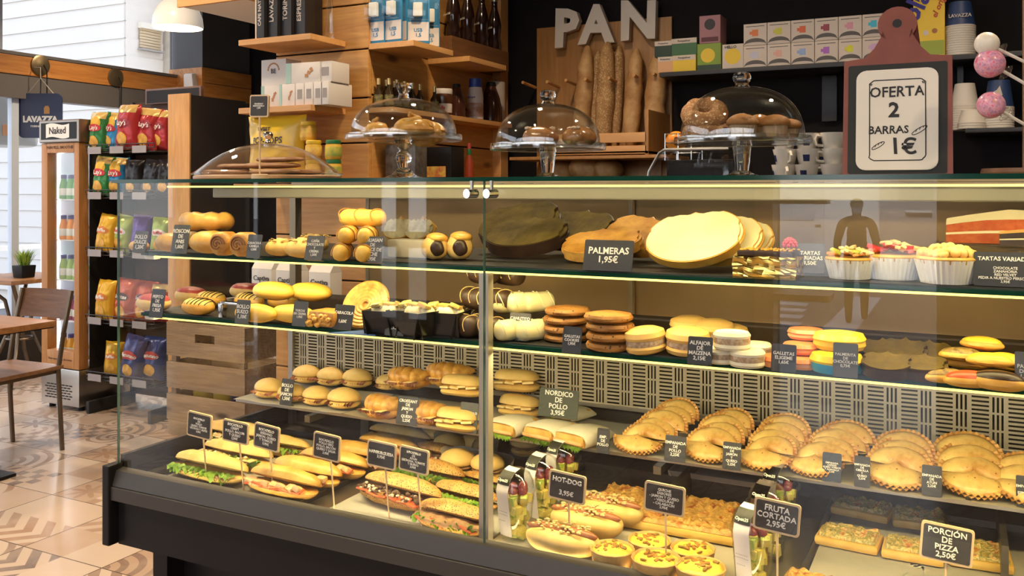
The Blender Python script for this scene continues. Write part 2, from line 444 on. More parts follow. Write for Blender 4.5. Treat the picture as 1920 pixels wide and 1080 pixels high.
# window wall
YC0, YC1, CX1 = 6.18, 6.80, -6.377
struct('wall_left_sill', boxb((XW-.12, -3.2, -.12), (XW, YC0, .28)), DIM)
struct('trim_beam', boxb((XW-.06, -3.0, 2.327), (XW+.03, YC0, 2.477), .006), BEAMW)
bm = NB()
box(bm, (XW+.01, 1.6, 2.493), (.05, 9.1, .025)); box(bm, (XW-.03, 1.6, 2.23), (.12, 9.1, .18))
struct('trim_beam_edges', bm, M('grey aluminium', (.16, .15, .15), .5, .4))
bm = NB()
for y in (-3.0, -1.2, .6, 2.4, 4.55, 6.13): box(bm, (XW-.03, y, 1.18), (.05, .06, 2.1))
for y in (-3.0, .6, 4.42): box(bm, (XW-.03, y, 2.86), (.05, .05, .8))
struct('window_frame', bm, M('pale blue frame', (.52, .60, .72), .4))
struct('window_1', boxb((XW-.035, -3.0, .28), (XW-.029, YC0-.03, 3.22)), GLASS)
# column at the end of the window wall
struct('wall_column', boxb((XW-.1, YC0, 0), (CX1, YC1, CEIL)), M('grey column paint', (.075, .072, .075), .7))
bm = boxb((XW-.08, YC0-.03, 2.28), (CX1+.025, YC0, 2.56), .003); box(bm, (CX1+.012, (YC0+YC1)/2, 2.49), (.025, YC1-YC0, .14), bev=.003); box(bm, (CX1+.012, (YC0+YC1)/2, 2.345), (.025, YC1-YC0, .14), bev=.003)
struct('trim_column_band', bm, BEAMW)
# street side of the shop, behind the photographer: a doorway and a shop window
bm = NB()
for x0, x1 in ((XW, -5.95), (-5.72, -4.5), (-3.92, -1.15), (-.16, 3.2)): box(bm, ((x0+x1)/2, -3.1, .95), (x1-x0, .2, 1.9))
box(bm, (-1.75, -3.1, 3.1), (9.9, .2, .3)); box(bm, (-1.75, -3.1, 1.93), (9.9, .2, .06))  # wall left open above this rail, added to fill the case front with daylight
for x in (-6.6, -4.2, -1.16, .9, 3.1): box(bm, (x, -3.1, 2.45), (.08, .12, 1.04)); box(bm, (-4.2, -3.1, .16), (.6, .2, .32)); box(bm, (-4.2, -3.1, 1.0), (.6, .2, .12)); box(bm, (-4.22, -3.1, 1.6), (.06, .1, 3.0))
struct('wall_front', bm, M('dark brown wall', (.05, .035, .024), .7))
struct('window_2', boxb((-4.5, -3.1, .32), (-3.92, -3.094, 2.65)), GLASS)
bm = NB(); box(bm, (-1.19, -2.92, 1.2), (.12, .16, 2.4)); box(bm, (-1.0, -2.9, 1.34), (.42, .2, .03)); box(bm, (-1.0, -2.9, .72), (.46, .24, .04))
struct('trim_door_shelving', bm, PINEZ)
# unseen mass added over the ceiling to keep the high sun off
struct('exterior_sun_block', boxb((XW, -3.2, CEIL+.3), (3.2, 6.2, 9)), M('facade', (.5, .45, .4), .8))

# ------------------------------------------------------------------ street outside
ZG = -.45
ASPH = M('asphalt', (.17, .165, .165), .9, c2=(.23, .22, .22), scale=3)
struct('exterior_ground', boxb((-60, -40, ZG-.2), (40, 40, ZG)), ASPH)
struct('exterior_pavement', boxb((-9.5, -5.2, ZG), (4, 9, -.15)), M('paving', (.45, .43, .41), .9, c2=(.52, .50, .47), scale=2))
LAP = M('white lap siding', (.69, .65, .605), .7, c2=(.665, .63, .585), scale=2)
bm = NB(); z = -.15
while z < 9.5:
    for (c, s, r) in (((-20.9, 8.99, z+.125), (20.2, .03, .26), RX(-4)), ((-10.79, 10.6, z+.125), (.03, 3.2, .26), RY(4))): box(bm, c, s, r)
    z += .25
struct('exterior_siding', bm, LAP)
struct('exterior_block', boxb((-31, 9.03, -.45), (-10.83, 14, 9.5)), LAP)
struct('exterior_stone_pier', boxb((-10.78, 9.66, -.45), (-10.25, 10.3, 10)), M('pale stone', (.50, .45, .38), .9, c2=(.42, .37, .31), scale=7, bp=.4, bs=9))
q = atX(279, 72, -10.72)
t = thing('shuttered_window', 'pale closed roller shutter window high on the white house outside', 'window', (-10.76, 9.40, q.z)); t.scale = (.6, .34, .38)
obj('shutter_box', box(NB(), (.05, 0, .46), (.16, 1.2, .22)), OFFW, t)
bm = NB()
for i in range(7): box(bm, (.03, 0, -.34+i*.11), (.05, 1.1, .095), bev=.012)
obj('slats', bm, M('cream slats', (.55, .43, .28), .7), t); obj('sill', box(NB(), (.07, 0, -.46), (.16, 1.2, .06)), M('stone sill', (.35, .32, .3), .8), t)
# far side of the street and the crossing, seen mirrored in the case glass
ACROSS = M('pale street facade', (.80, .82, .85), .8, c2=(.75, .78, .82), scale=1.2)
struct('exterior_far_facade', boxb((-16, -17.4, ZG), (9, -17, 9)), ACROSS)
bm = NB(); box(bm, (-1.5, -10.9, ZG+.006), (.42, 5.0, .012))
for i in range(6): box(bm, (-2.35-.08*i, -9.6-i*.75, ZG+.006), (.62, .36, .012))
struct('exterior_crossing_stripes', bm, M('road paint', (.80, .80, .82), .8))
t = thing('cash_machine', 'grey cash machine set in the pale facade across the street', 'cash machine', (-.85, -16.98, ZG))
obj('surround', boxb((-.75, -.02, .7), (.75, .08, 2.7), .02), M('atm grey', (.30, .30, .33), .5), t)
obj('screen', boxb((-.38, .08, 1.65), (.28, .1, 2.2), .01), M('atm screen', (.12, .16, .2), .2), t)
obj('keypad', box(NB(), (0, .14, 1.4), (.5, .14, .06), RX(20), .01), M('atm keypad', (.45, .45, .45), .4, .8), t)
t = thing('facade_door', 'pale panelled door in the facade across the street', 'door', (-3.3, -16.98, ZG))
obj('door_leaf', boxb((-.6, -.01, 0), (.6, .04, 2.3), .01), M('pale door', (.60, .62, .66), .6), t)
bm = NB()
for zz in (.6, 1.6): box(bm, (0, .05, zz), (.8, .02, .8), bev=.008)
obj('panel', bm, M('pale door panel', (.53, .55, .59), .6), t); obj('handle', box(NB(), (.48, .07, 1.1), (.12, .04, .03), bev=.005), CHROME, t)
# white street railing by the window
t = thing('street_railing', 'white street railing outside the shop window', 'railing', (-9.0, 5.4, -.15))
bm = NB()
for zz in (.35, .95): box(bm, (0, 0, zz), (.05, 6.5, .05))
obj('rails', bm, WHITE, t)
for i in range(7): obj('post', box(NB(), (0, -3.1+i*1.04, .5), (.07, .07, 1.0)), WHITE, t)
t = thing('street_cabinet', 'grey metal street box on a post with an orange sticker, seen through the window', 'street box', (-8.3, 5.35, -.15))
obj('box', boxb((-.2, -.32, 1.98), (.2, .40, 2.75), .05), M('cabinet grey', (.36, .37, .37), .6), t); obj('post', boxb((-.05, -.05, 0), (.05, .05, 1.98)), M('cabinet post', (.55, .58, .62), .5), t)
obj('sticker', boxb((.2, .02, 2.08), (.206, .22, 2.18)), M('orange sticker', (.55, .26, .12), .6), t)

# ------------------------------------------------------------------ the refrigerated display case
X0, X1, YF, YB = -1.945, 1.265, 1.60, 2.27
XJ = -.875                                             # joint between the two front panes
ZD, Z3, Z2, Z1, ZT = .672, .806, 1.099, 1.258, 1.4455  # deck, the three shelves, counter glass
CG = thing('display_case', 'long refrigerated glass bakery display case with black base and steel front lip', 'display case', (0, 0, 0))
def part(name, bm, m, par=CG, label=None, smooth=False): return obj(name, bm, m, par, smooth=smooth, label=label)
for a, b in ((X0, XJ-.0015), (XJ+.0015, .195-.0015), (.195+.0015, X1)):
    part('front_pane', boxb((a, YF-.003, .700), (b, YF+.003, 1.437)), GLASS, label='clear glass front pane')
    part('pane_edge', boxb((a, YF-.0032, .700), (a+.0022, YF+.0032, 1.437)), M('pane edge', (.05, .10, .085), .2))
part('end_pane', boxb((X0-.003, YF+.004, .735), (X0+.003, YB-.02, 1.435)), GLASS)
part('top_pane', boxb((X0-.01, YF-.012, 1.4365), (X1, YF+.56, 1.4445)), thin_glass('counter glass', (.93, .97, .95), .05))
bm = boxb((X0-.01, YF-.0135, 1.4362), (X1, YF-.0115, 1.4448)); box(bm, (X0-.0105, YF+.27, 1.4405), (.002, .56, .0086))
part('top_pane_edge', bm, GREEN)
for px_ in (885, 922):
    q = atY(px_, 363, YF-.014); c = part('glass_clamp', tube([(q.x, YF-.014, q.z+.026), (q.x, YF-.014, q.z+.006)], .0042, 10), STEEL, smooth=True)
    part('clamp_knob', tube([(q.x-.004, YF-.03, q.z), (q.x+.003, YF-.004, q.z)], .0095, 16), CHROME, c, smooth=True)
# lip and base
bm = NB()
P = [(YF-.010, .700), (YF+.012, .704), (YF+.012, .69), (YF+.03, .69), (YF+.03, .664), (YF-.022, .664)]
part('front_lip', prism(P, X0+.0, X1, Matrix(((0, 0, 1, 0), (1, 0, 0, 0), (0, 1, 0, 0), (0, 0, 0, 1)))), M('lip steel', (.075, .066, .06), .5, .4))
part('lower_lip', boxb((X0, YF-.026, .628), (X1, YF+.03, .6625), .002), M('grey steel', (.07, .062, .056), .5, .4))
part('front_panel', boxb((X0+.008, YF-.006, .512), (X1, YF+.05, .628)), BLACK)
part('plinth', boxb((X0+.10, YF+.10, 0), (X1, YB-.04, .52)), BLACK)
part('end_cap', boxb((X0-.022, YF-.032, .512), (X0+.004, YF+.012, .716), .004), BLACK)
part('end_panel', boxb((X0-.006, YF+.012, .512), (X0+.008, YB, .735)), BLACK)
part('leg', boxb((X0+.075, YF+.045, 0), (X0+.125, YF+.12, .514)), BLACK)
part('deck', boxb((X0+.008, YF+.02, .60), (X1, YB, ZD)), M('deck steel', (.32, .29, .24), .35, .9))
# rear: dark wall, perforated air grille, sliding doors
part('rear_wall', boxb((X0, YB, ZD-.06), (X1, YB+.02, 1.0)), M('rear wall dark', (.045, .040, .036), .4, .3))
def grille():
    m, nt, p = newmat('perforated steel'); p.inputs['Base Color'].default_value = (.56, .50, .38, 1); p.inputs['Metallic'].default_value = .7; p.inputs['Roughness'].default_value = .36
    s = nt.nodes.new('ShaderNodeSeparateXYZ'); L(nt, coords(nt), s.inputs[0])
    u = math_(nt, 'FRACT', math_(nt, 'DIVIDE', math_(nt, 'ADD', s.outputs[0], 10.0), .072)); v = math_(nt, 'FRACT', math_(nt, 'DIVIDE', math_(nt, 'ADD', s.outputs[2], -.848), .0385))
    A = lambda x, lo, hi: math_(nt, 'MULTIPLY', math_(nt, 'GREATER_THAN', x, lo), math_(nt, 'LESS_THAN', x, hi))
    hz = math_(nt, 'MULTIPLY', A(u, .06, .54), math_(nt, 'MULTIPLY', A(math_(nt, 'FRACT', math_(nt, 'MULTIPLY', v, 4.0)), .30, .78), A(v, .02, .99)))
    uu = math_(nt, 'FRACT', math_(nt, 'MULTIPLY', math_(nt, 'SUBTRACT', u, .60), 8.2))
    vt = math_(nt, 'MULTIPLY', math_(nt, 'MULTIPLY', A(u, .60, .965), A(uu, .22, .72)), A(v, .06, .94))
    hole = math_(nt, 'MAXIMUM', hz, vt)
    tr = nt.nodes.new('ShaderNodeBsdfTransparent'); mx = nt.nodes.new('ShaderNodeMixShader'); out = [n for n in nt.nodes if n.type == 'OUTPUT_MATERIAL'][0]
    L(nt, hole, mx.inputs[0]); L(nt, p.outputs[0], mx.inputs[1]); L(nt, tr.outputs[0], mx.inputs[2]); L(nt, mx.outputs[0], out.inputs[0])
    return m
part('air_grille', boxb((X0+.03, YB-.026, .848), (X1, YB-.0245, .848+.0385*3.62)), grille())
bm = boxb((X0+.02, YB-.032, .838), (X1, YB-.022, .848)); box(bm, ((X0+X1)/2, YB-.026, .994), (X1-X0-.04, .01, .014)); box(bm, (X0+.024, YB-.03, .82), (.018, .02, .36))
part('grille_frame', bm, STEEL)
XD = -1.64
BRN = M('bronze sliding door', (.38, .25, .11), .32, .45, c2=(.31, .195, .08), scale=4, vs=(1, 1, .3))
part('sliding_door', boxb((XD, YB-.012, 1.0), (XD+.86, YB-.004, 1.40)), BRN)
part('sliding_door', boxb((XD+.84, YB-.002, 1.0), (X1, YB+.006, 1.40)), BRN)
bm = NB(); box(bm, ((X0+X1)/2, YB, 1.0), (X1-X0, .03, .012)); box(bm, (X0+.012, YB, 1.2), (.024, .03, .42)); box(bm, (XD, YB-.006, 1.2), (.012, .016, .40)); box(bm, (XD+.85, YB-.006, 1.2), (.012, .016, .4))
part('rear_frame', bm, M('bronze frame', (.34, .27, .18), .35, .8))
part('top_rail', boxb((X0+.085, 1.84, 1.397), (X1, 1.875, 1.4235), .003), M('cream rail', (.30, .28, .22), .4, .3))
part('rear_rail', boxb((X0+.02, YB-.03, 1.40), (X1, YB+.02, 1.436)), M('bronze frame', (.34, .27, .18)))
for x in (XJ-.018, .22): part('front_post', box(NB(), (x, 1.645, (ZD+1.245)/2), (.022, .022, 1.245-ZD)), M('post aluminium', (.60, .55, .46), .4, .8))
LEDM = M('led strip', (1.0, .80, .20), .5, emit=1.9)
# strip and lamp added out of sight behind the lip, brightening the front food
part('led_strip', boxb((X0+.03, 1.6325, .681), (X1, 1.6345, .684)), LEDM, label='added yellow light strip hidden behind the lip')
lamp('case_strip_light', 'AREA', ((X0+X1)/2, 1.636, .685), .85, (1.0, .80, .42), (math.radians(128), 0, 0), shape='RECTANGLE', size=X1-X0-.06, size_y=.006)
# shelves
MAT_ = M('black shelf mat', (.020, .019, .018), .5)
def led(y, z, x0, energy, tilt, wdt=.012):
    part('led_strip', boxb((x0, y-.003, z-.002), (X1, y+.003, z+.002)), LEDM, label='added yellow light strip hidden behind the lip')
    lamp('case_strip_light', 'AREA', ((x0+X1)/2, y+.001, z-.0045), energy, (1.0, .79, .36), (math.radians(tilt), 0, 0), shape='RECTANGLE', size=X1-x0, size_y=wdt)
for nm, z, y1 in (('upper_shelf', Z1, 2.16), ('lower_shelf', Z2, 2.20)):
    s = part(nm, boxb((X0+.008, 1.664, z-.011), (X1, y1, z-.003)), GREEN)
    part('mat', boxb((X0+.012, 1.672, z-.003), (X1, y1-.004, z)), MAT_, s)
    for yy in (1.69, 2.08):
        bm = box(NB(), (X0+.022, yy, z-.012), (.036, .022, .022), bev=.003); box(bm, (X0+.044, yy, z-.013), (.020, .01, .008), bev=.002); part('shelf_clip', bm, M('white clip', (.78, .74, .66), .4))
led(1.668, Z1-.0135, X0+.055, 6.5, 24); led(1.668, Z2-.0135, X0+.055, 19, 10); led(1.635, 1.4265, X0+.14, 5, 24)
s = part('rear_shelf', boxb((X0+.03, 1.985, Z3-.010), (X1, YB-.03, Z3)), STEEL)
for x in (-1.62, -.62, .15):
    bm = box(NB(), (x, 2.09, Z3-.02), (.018, .28, .018)); box(bm, (x, 2.225, .730), (.03, .02, .13)); part('shelf_bracket', bm, STEELD)
# upright dividers on the deck
for x in (-.592, .06): part('deck_divider', boxb((x, 1.90, ZD), (x+.012, YB-.02, ZD+.085)), M('divider steel', (.10, .09, .08), .35, .7))

# ------------------------------------------------------------------ signs
def price_card(x0, y0, x1, y1, zs, text, label, m=CARD, tilt=16, ink=CHALK, yaw=0, fit=.92):
    xc = (x0+x1)/2; q = atZ(xc, y1, zs + .0006)
    wd = (xY(x1, q.y) - xY(x0, q.y)); h = (y1-y0) * mpp(xc, q.y) / math.cos(math.radians(tilt))
    bm = prism(rrect(wd, h, .003, 3, 0, h/2), -.0008, .0008, RX(90))
    box(bm, (0, .006, .0008), (wd*.9, .014, .0012))
    o = solo('price_card', bm, m, label, 'price sign', q, (math.radians(-tilt), 0, math.radians(yaw)), 'black price cards in the display case', smooth=False)
    if '|' in text:
        a, b = text.split('|'); lettering(o, a, fit_size(a, wd*fit, h*.34), ink, (0, -.0012, h*.80)); lettering(o, b, fit_size(b, wd*fit, h*.56), ink, (0, -.0012, h*.34))
    else: lettering(o, text, fit_size(text, wd*fit, h*.9), ink, (0, -.0012, h*.5), line=.95)
    return o
def stick_sign(x0, y0, x1, y1, bx, by, zs, text, label, yaw=0, lean=6, m=SLATE, fit=.9, tz=None, sizes=None):
    q = atZ(bx, by, zs); Y = q.y; xc = (x0+x1)/2
    wd = xY(x1, Y) - xY(x0, Y); h = (y1-y0)*mpp(xc, Y); zc = zY(xc, (y0+y1)/2, Y) - zs; dx = xY(xc, Y) - q.x
    t = thing('chalkboard_sign', label, 'price sign', q, math.radians(yaw), 'small framed chalkboards on sticks')
    obj('stick', tube([(0, .004, .0), (dx*.7, .004, zc - h*.2), (dx, .004, zc+h*.1)], [.0016, .0024, .0028], 8), FRAMEW, t)
    T = Matrix.Translation((dx, 0, zc)) @ RY(lean)
    obj('frame', prism(rrect(wd, h, .006, 4), -.002, .0022, T @ RX(90)), FRAMEW, t, smooth=False)
    obj('slate', prism(rrect(wd-.008, h-.008, .004, 4), .0022, .0030, T @ RX(90)), m, t, smooth=False)
    s = fit_size(text, (wd-.008)*fit, (h-.008)*.92)
    e = (T @ RX(90)).to_euler()
    o = lettering(t, text, s, CHALK, T @ Vector((0, -.0034, 0)), e)
    return t

# ------------------------------------------------------------------ bakery goods
CRUST = baked('pale crust', (.78, .55, .19), (.60, .34, .075), 22, .5, .3, 80)
CRUSTD = baked('golden crust', (.74, .46, .11), (.50, .23, .035), 20, .42, .35, 60, coat=.1)
ROLLC = baked('soft roll crust', (.78, .56, .21), (.62, .37, .09), 16, .5, .12, 60)
SEEDC = baked('seeded crust', (.70, .42, .12), (.46, .20, .045), 24, .6, .35, 90, spot=(230, .26, (.05, .035, .02)))
EMPC = baked('empanada dough', (.78, .53, .17), (.42, .17, .025), 20, .45, .3, 90, spot=(60, .10, (.22, .07, .012)), coat=.15, lo=.40, hi=.70)
FLAKY = baked('flaky pastry', (.74, .42, .09), (.34, .12, .016), 38, .42, .6, 55, coat=.15)
YELLOWP = baked('butter pastry', (.80, .46, .075), (.58, .26, .03), 18, .42, .25, 60, coat=.1)
CREAM = M('cream icing', (.82, .70, .38), .5, c2=(.85, .76, .48), scale=14, bp=.2, bs=30)
WCHOC = M('white chocolate glaze', (.86, .74, .36), .38, c2=(.88, .79, .46), scale=9, bp=.12, bs=18)
CHOC = M('dark chocolate', (.030, .013, .007), .32, c2=(.05, .022, .010), scale=30, bp=.15, bs=50)
CHOCM = M('milk chocolate coating', (.026, .011, .005), .5, c2=(.05, .022, .009), scale=22, bp=.5, bs=40)
CHOCB = baked('chocolate palm glaze', (.055, .036, .010), (.15, .102, .018), 16, .75, .9, 40)
CHOCB.node_tree.nodes['Principled BSDF'].inputs['Specular IOR Level'].default_value = .2
LETT = M('lettuce', (.14, .34, .025), .5, c2=(.36, .52, .07), scale=45, bp=.3, bs=60)
HAM = M('ham', (.60, .25, .17), .4, c2=(.68, .36, .26), scale=40)
CHICK = M('chicken slices', (.72, .48, .25), .5, c2=(.62, .32, .12), scale=40, bp=.3)
TOMATO = M('tomato slices', (.58, .10, .03), .35, c2=(.66, .18, .06), scale=40)
MUSH = M('dark filling', (.07, .035, .02), .5, c2=(.16, .09, .05), scale=60, bp=.5)
MEATB = M('breaded meat', (.36, .21, .10), .7, c2=(.24, .12, .05), scale=60, bp=.7, bs=90)
CHEESE = M('cheese', (.78, .52, .16), .45, c2=(.82, .64, .30), scale=40)
TUNA = M('pale filling', (.72, .58, .36), .6, c2=(.60, .40, .2), scale=50, bp=.4)
REDICE = M('red glaze', (.36, .03, .025), .35, c2=(.48, .08, .06), scale=60, bp=.4, bs=120)

def ruffle(Ln, y0, z0, w_, amp, seed, bm=None):
    def f(u, v):
        x = (u-.5)*Ln; a = amp*(.35+v)
        return Vector((x, y0 - w_*v + nz((x, v*.02, 0), 120, a, seed), z0 + math.sin(u*70+seed)*a*.55 + nz((x, v*.02, 1), 90, a, seed+3) - v*.006))
    return sheet(f, 90, 4, bm, th=.0008)
def slabs(n, Ln, y0, z0, s, seed, bm=None, tilt=25):
    bm = bm or NB(); r = random.Random(seed)
    for i in range(n):
        x = -Ln/2 + Ln*(i+.5)/n
        R_ = RZ(r.uniform(-15, 15)) @ RX(r.uniform(-tilt, tilt)) @ RY(r.uniform(-14, 14))
        box(bm, (x, y0+r.uniform(-.003, .003), z0+r.uniform(-.002, .003)), (s[0]*r.uniform(.8, 1.1), s[1], s[2]), R_, bev=min(s)*.3)
    return bm
def nuggets(n, Ln, y0, z0, r0, seed, bm=None, dy=.008, dz=.006):
    bm = bm or NB(); r = random.Random(seed)
    for i in range(n):
        blob(bm, (r.uniform(-Ln/2, Ln/2), y0+r.uniform(-dy, dy), z0+r.uniform(-dz, dz)), (r0*r.uniform(.7, 1.4), r0*r.uniform(.7, 1.2), r0*r.uniform(.5, 1)), r0*.3, 90, 1, seed=i)
    return bm
def sandwich(Ln, W, H, bread, fills, seed=1, gap=1.0, name='filled_baguette'):
    def build():
        t = thing(name, None, 'sandwich')
        obj('bottom_bread', loaf(Ln, W, H*.10, H*.40, amp=.0025, s=35, seed=seed, c=(0, 0, H*.40)), bread, t)
        obj('top_bread', loaf(Ln*.985, W*.95, H*.50, H*.08, amp=.003, s=32, seed=seed+5, rot=RX(-24*gap), c=(0, W*.17, H*.62)), bread, t)
        for i, f in enumerate(fills):
            if f == 'lettuce': obj('lettuce', ruffle(Ln*.84, -W*.10, H*.50, W*.36, .009, seed+i+4, ruffle(Ln*.86, -W*.22, H*.56, W*.34, .010, seed+i)), LETT, t)
            elif f == 'chicken': obj('chicken_filling', slabs(7, Ln*.8, -W*.33, H*.54, (.028, .022, .013), seed+i), CHICK, t)
            elif f == 'ham': obj('ham', ruffle(Ln*.84, -W*.30, H*.48, W*.18, .005, seed+i), HAM, t)
            elif f == 'tomato': obj('tomato', slabs(6, Ln*.8, -W*.40, H*.47, (.036, .02, .005), seed+i), TOMATO, t)
            elif f == 'dark': obj('mushroom_filling', nuggets(60, Ln*.78, -W*.30, H*.58, .0065, seed+i, dy=.014), MUSH, t); obj('cheese_pieces', nuggets(34, Ln*.76, -W*.34, H*.60, .0045, seed+i+9, dy=.014), M('pale cubes', (.72, .58, .42), .5), t)
            elif f == 'meat': obj('breaded_meat', loaf(Ln*.92, W*.8, H*.15, H*.15, c=(0, -W*.22, H*.50), amp=.006, s=50, seed=seed), MEATB, t)
            elif f == 'tuna': obj('tuna_filling', nuggets(40, Ln*.8, -W*.38, H*.50, .006, seed+i), TUNA, t)
            elif f == 'cheese': obj('cheese', slabs(4, Ln*.85, -W*.36, H*.52, (.05, .022, .003), seed+i, tilt=10), CHEESE, t)
        return t
    return build
def put(kind, px, py, z, label, W=.06, rz=0, group=None, scale=None, dz=0, rot=None, dy=0):
    """stands a thing with its front foot at a point of the photograph on the surface z"""
    q = atZ(px, py, z); q.y += W/2 + dy; q.z += dz
    return kind(q, label, math.radians(rz), group, rot, scale)

# --- deck, first tray
def tray(x0, y0, x1, y1, z, m, label, h=.016, name='baking_tray', group=None):
    t = thing(name, label, 'tray', ((x0+x1)/2, (y0+y1)/2, z), 0, group); sx, sy = x1-x0, y1-y0
    obj('base', box(NB(), (0, 0, .0015), (sx-.012, sy-.012, .003)), m, t)
    bm = NB()
    for (c, s, r) in (((0, -sy/2+.005, h/2), (sx, .003, h), RX(24)), ((0, sy/2-.005, h/2), (sx, .003, h), RX(-24)), ((-sx/2+.005, 0, h/2), (.003, sy, h), RY(-24)), ((sx/2-.005, 0, h/2), (.003, sy, h), RY(24))): box(bm, c, s, r)
    obj('rim', bm, m, t, smooth=False); return t
TRAYB = M('black tray', (.025, .023, .022), .35, .4)
TRAYS = M('grey tray', (.42, .42, .40), .4, .5)
def paper(x0, y0, x1, y1, z, label, m=PAPER, rz=0, curl=.004, seed=0):
    sx, sy = x1-x0, y1-y0
    f = lambda u, v: Vector(((u-.5)*sx, (v-.5)*sy, abs(nz((u*sx, v*sy, 0), 9, curl, seed)) * (abs(u-.5)*2)**3 + abs(nz((u*sx, v*sy, 4), 9, curl, seed)) * (abs(v-.5)*2)**3))
    return solo('parchment_sheet', sheet(f, 30, 20, th=.0006), m, label, 'paper', ((x0+x1)/2, (y0+y1)/2, z), (0, 0, math.radians(rz)), 'paper liners under the food')
tray(-1.875, 1.645, -1.39, 2.13, ZD+.0005, TRAYB, 'black baking tray under the lettuce and chicken baguettes by the glass end')
paper(-1.85, 1.668, -1.415, 2.10, ZD+.0045, 'parchment liner in the black tray of lettuce and chicken baguettes')
paper(-1.33, 1.632, -.905, 1.90, ZD+.001, 'white paper sheet under the seeded baguettes', PAPERW, 0, .002, 3)
tray(-1.345, 1.91, -.905, 2.22, ZD+.0005, TRAYB, 'black tray holding the paper wrapped burger buns')
ZB = ZD+.0055
A1 = Kind(sandwich(.255, .072, .060, CRUST, ['lettuce', 'ham'], 1)); A2 = Kind(sandwich(.25, .07, .058, CRUST, ['lettuce', 'cheese', 'tuna'], 11, .7))
A3 = Kind(sandwich(.225, .070, .060, CRUSTD, ['chicken', 'tomato'], 21)); A4 = Kind(sandwich(.225, .07, .058, CRUSTD, ['ham', 'chicken'], 31, .6)); A5 = Kind(sandwich(.22, .066, .052, CRUST, ['tuna', 'ham'], 41, .8))
GB = 'filled baguettes on the case deck'
put(A1, 369, 908, ZB, 'pale baguette with frilly lettuce and ham, front one at the glass end', .072, -2, GB)
put(A2, 416, 882, ZB, 'lettuce and cheese baguette lying just behind the front lettuce baguette', .07, -3, GB, dy=.012)
put(A2, 420, 850, ZB, 'lettuce baguette raised at the rear under the first two chalkboards', .07, 0, GB, dz=.006, dy=.01, scale=1.08)
put(A1, 485, 868, ZB, 'half hidden lettuce baguette behind the third chalkboard stick', .07, 0, GB, scale=.8, dy=.045)
put(A3, 508, 938, ZB, 'golden baguette full of grilled chicken, nearest the glass in its tray', .07, -3, GB, dy=.002)
put(A4, 543, 921, ZB, 'golden baguette with ham and chicken, second from the glass', .07, -4, GB, dy=.02)
put(A3, 585, 908, ZB, 'golden chicken baguette third from the glass in the black tray', .07, -4, GB, dy=.040)
put(A4, 628, 896, ZB, 'golden ham baguette fourth from the glass, under the BBQ chalkboard', .07, -4, GB, dy=.062)
put(A3, 668, 884, ZB, 'chicken baguette behind the fourth chalkboard, deepest of the golden ones', .07, -4, GB, dy=.10, scale=.92)
put(A5, 675, 868, ZB, 'slim tuna baguette at the rear of the black tray', .066, -4, GB, dy=.145)
put(A5, 720, 850, ZB, 'cured ham baguette laid at the very back under the rear shelf', .066, -2, GB, dy=.17, scale=1.08)
S1 = Kind(sandwich(.24, .085, .062, SEEDC, ['dark', 'tomato'], 51)); S2 = Kind(sandwich(.20, .075, .056, SEEDC, ['meat', 'lettuce', 'tomato'], 61))
S3 = Kind(sandwich(.20, .07, .05, SEEDC, ['lettuce'], 71, .7))
put(S1, 722, 962, ZD+.002, 'seeded baguette stuffed with dark mushrooms and pale cubes', .085, -9, GB, dy=.012)
put(S3, 770, 925, ZD+.002, 'plain topped seeded baguette behind the mushroom one', .07, -9, GB, dy=.05, scale=1.05)
put(S1, 765, 905, ZD+.002, 'seeded mushroom baguette at the back beneath the burger chalkboard', .08, -9, GB, dy=.115, scale=.82)
put(S2, 828, 1008, ZD+.002, 'seeded baguette with breaded meat over lettuce, front one by the post', .075, -7, GB, dy=.006, scale=.97)
put(S3, 845, 966, ZD+.002, 'seeded baguette with frilly lettuce behind the breaded meat one', .07, -9, GB, dy=.025, scale=.95)
put(S3, 870, 935, ZD+.002, 'short seeded lettuce baguette beside the wrapped buns', .07, -9, GB, dy=.055, scale=.62)
# burger buns in paper
def burger():
    t = thing('wrapped_burger', None, 'burger')
    obj('bun_top', blob(NB(), (0, 0, .040), (.048, .046, .030), .002, 30, 3, .35), ROLLC, t)
    obj('bun_bottom', loaf(.088, .086, .006, .018, c=(0, 0, .019), e=2), ROLLC, t)
    obj('filling', loaf(.09, .088, .006, .005, c=(0, 0, .03), e=2, amp=.004, s=60), MEATB, t)
    f = lambda u, v: Vector((math.cos(PI*(.0+1.0*u))*(.056+.012*v)+.006, math.sin(PI*(.0+1.0*u))*(.052+.010*v)+.004, .006+.052*v + nz((u*9, v*3, 0), 1, .008, 2)))
    obj('paper_wrap', sheet(f, 24, 6, th=.0006), PAPER, t); return t
BUR = Kind(burger)
for px, py, s, lb in ((822, 872, 1.0, 'round burger bun in paper behind the tuna baguette sign'), (800, 848, .95, 'paper wrapped burger at the back, half under the rear shelf'), (870, 868, .95, 'paper wrapped burger third along the back tray'), (836, 905, 1.0, 'golden burger bun in a paper wrap, front of its tray'), (893, 912, .95, 'yellow topped burger bun against the upright post')):
    put(BUR, px, py, ZD+.004, lb, .06, -8, 'paper wrapped burgers', s, dy=.03)
put(BUR, 958, 872, ZD+.004, 'pale burger bun seen beyond the post over the fruit cups', .06, 0, 'paper wrapped burgers', .95, dy=.06)
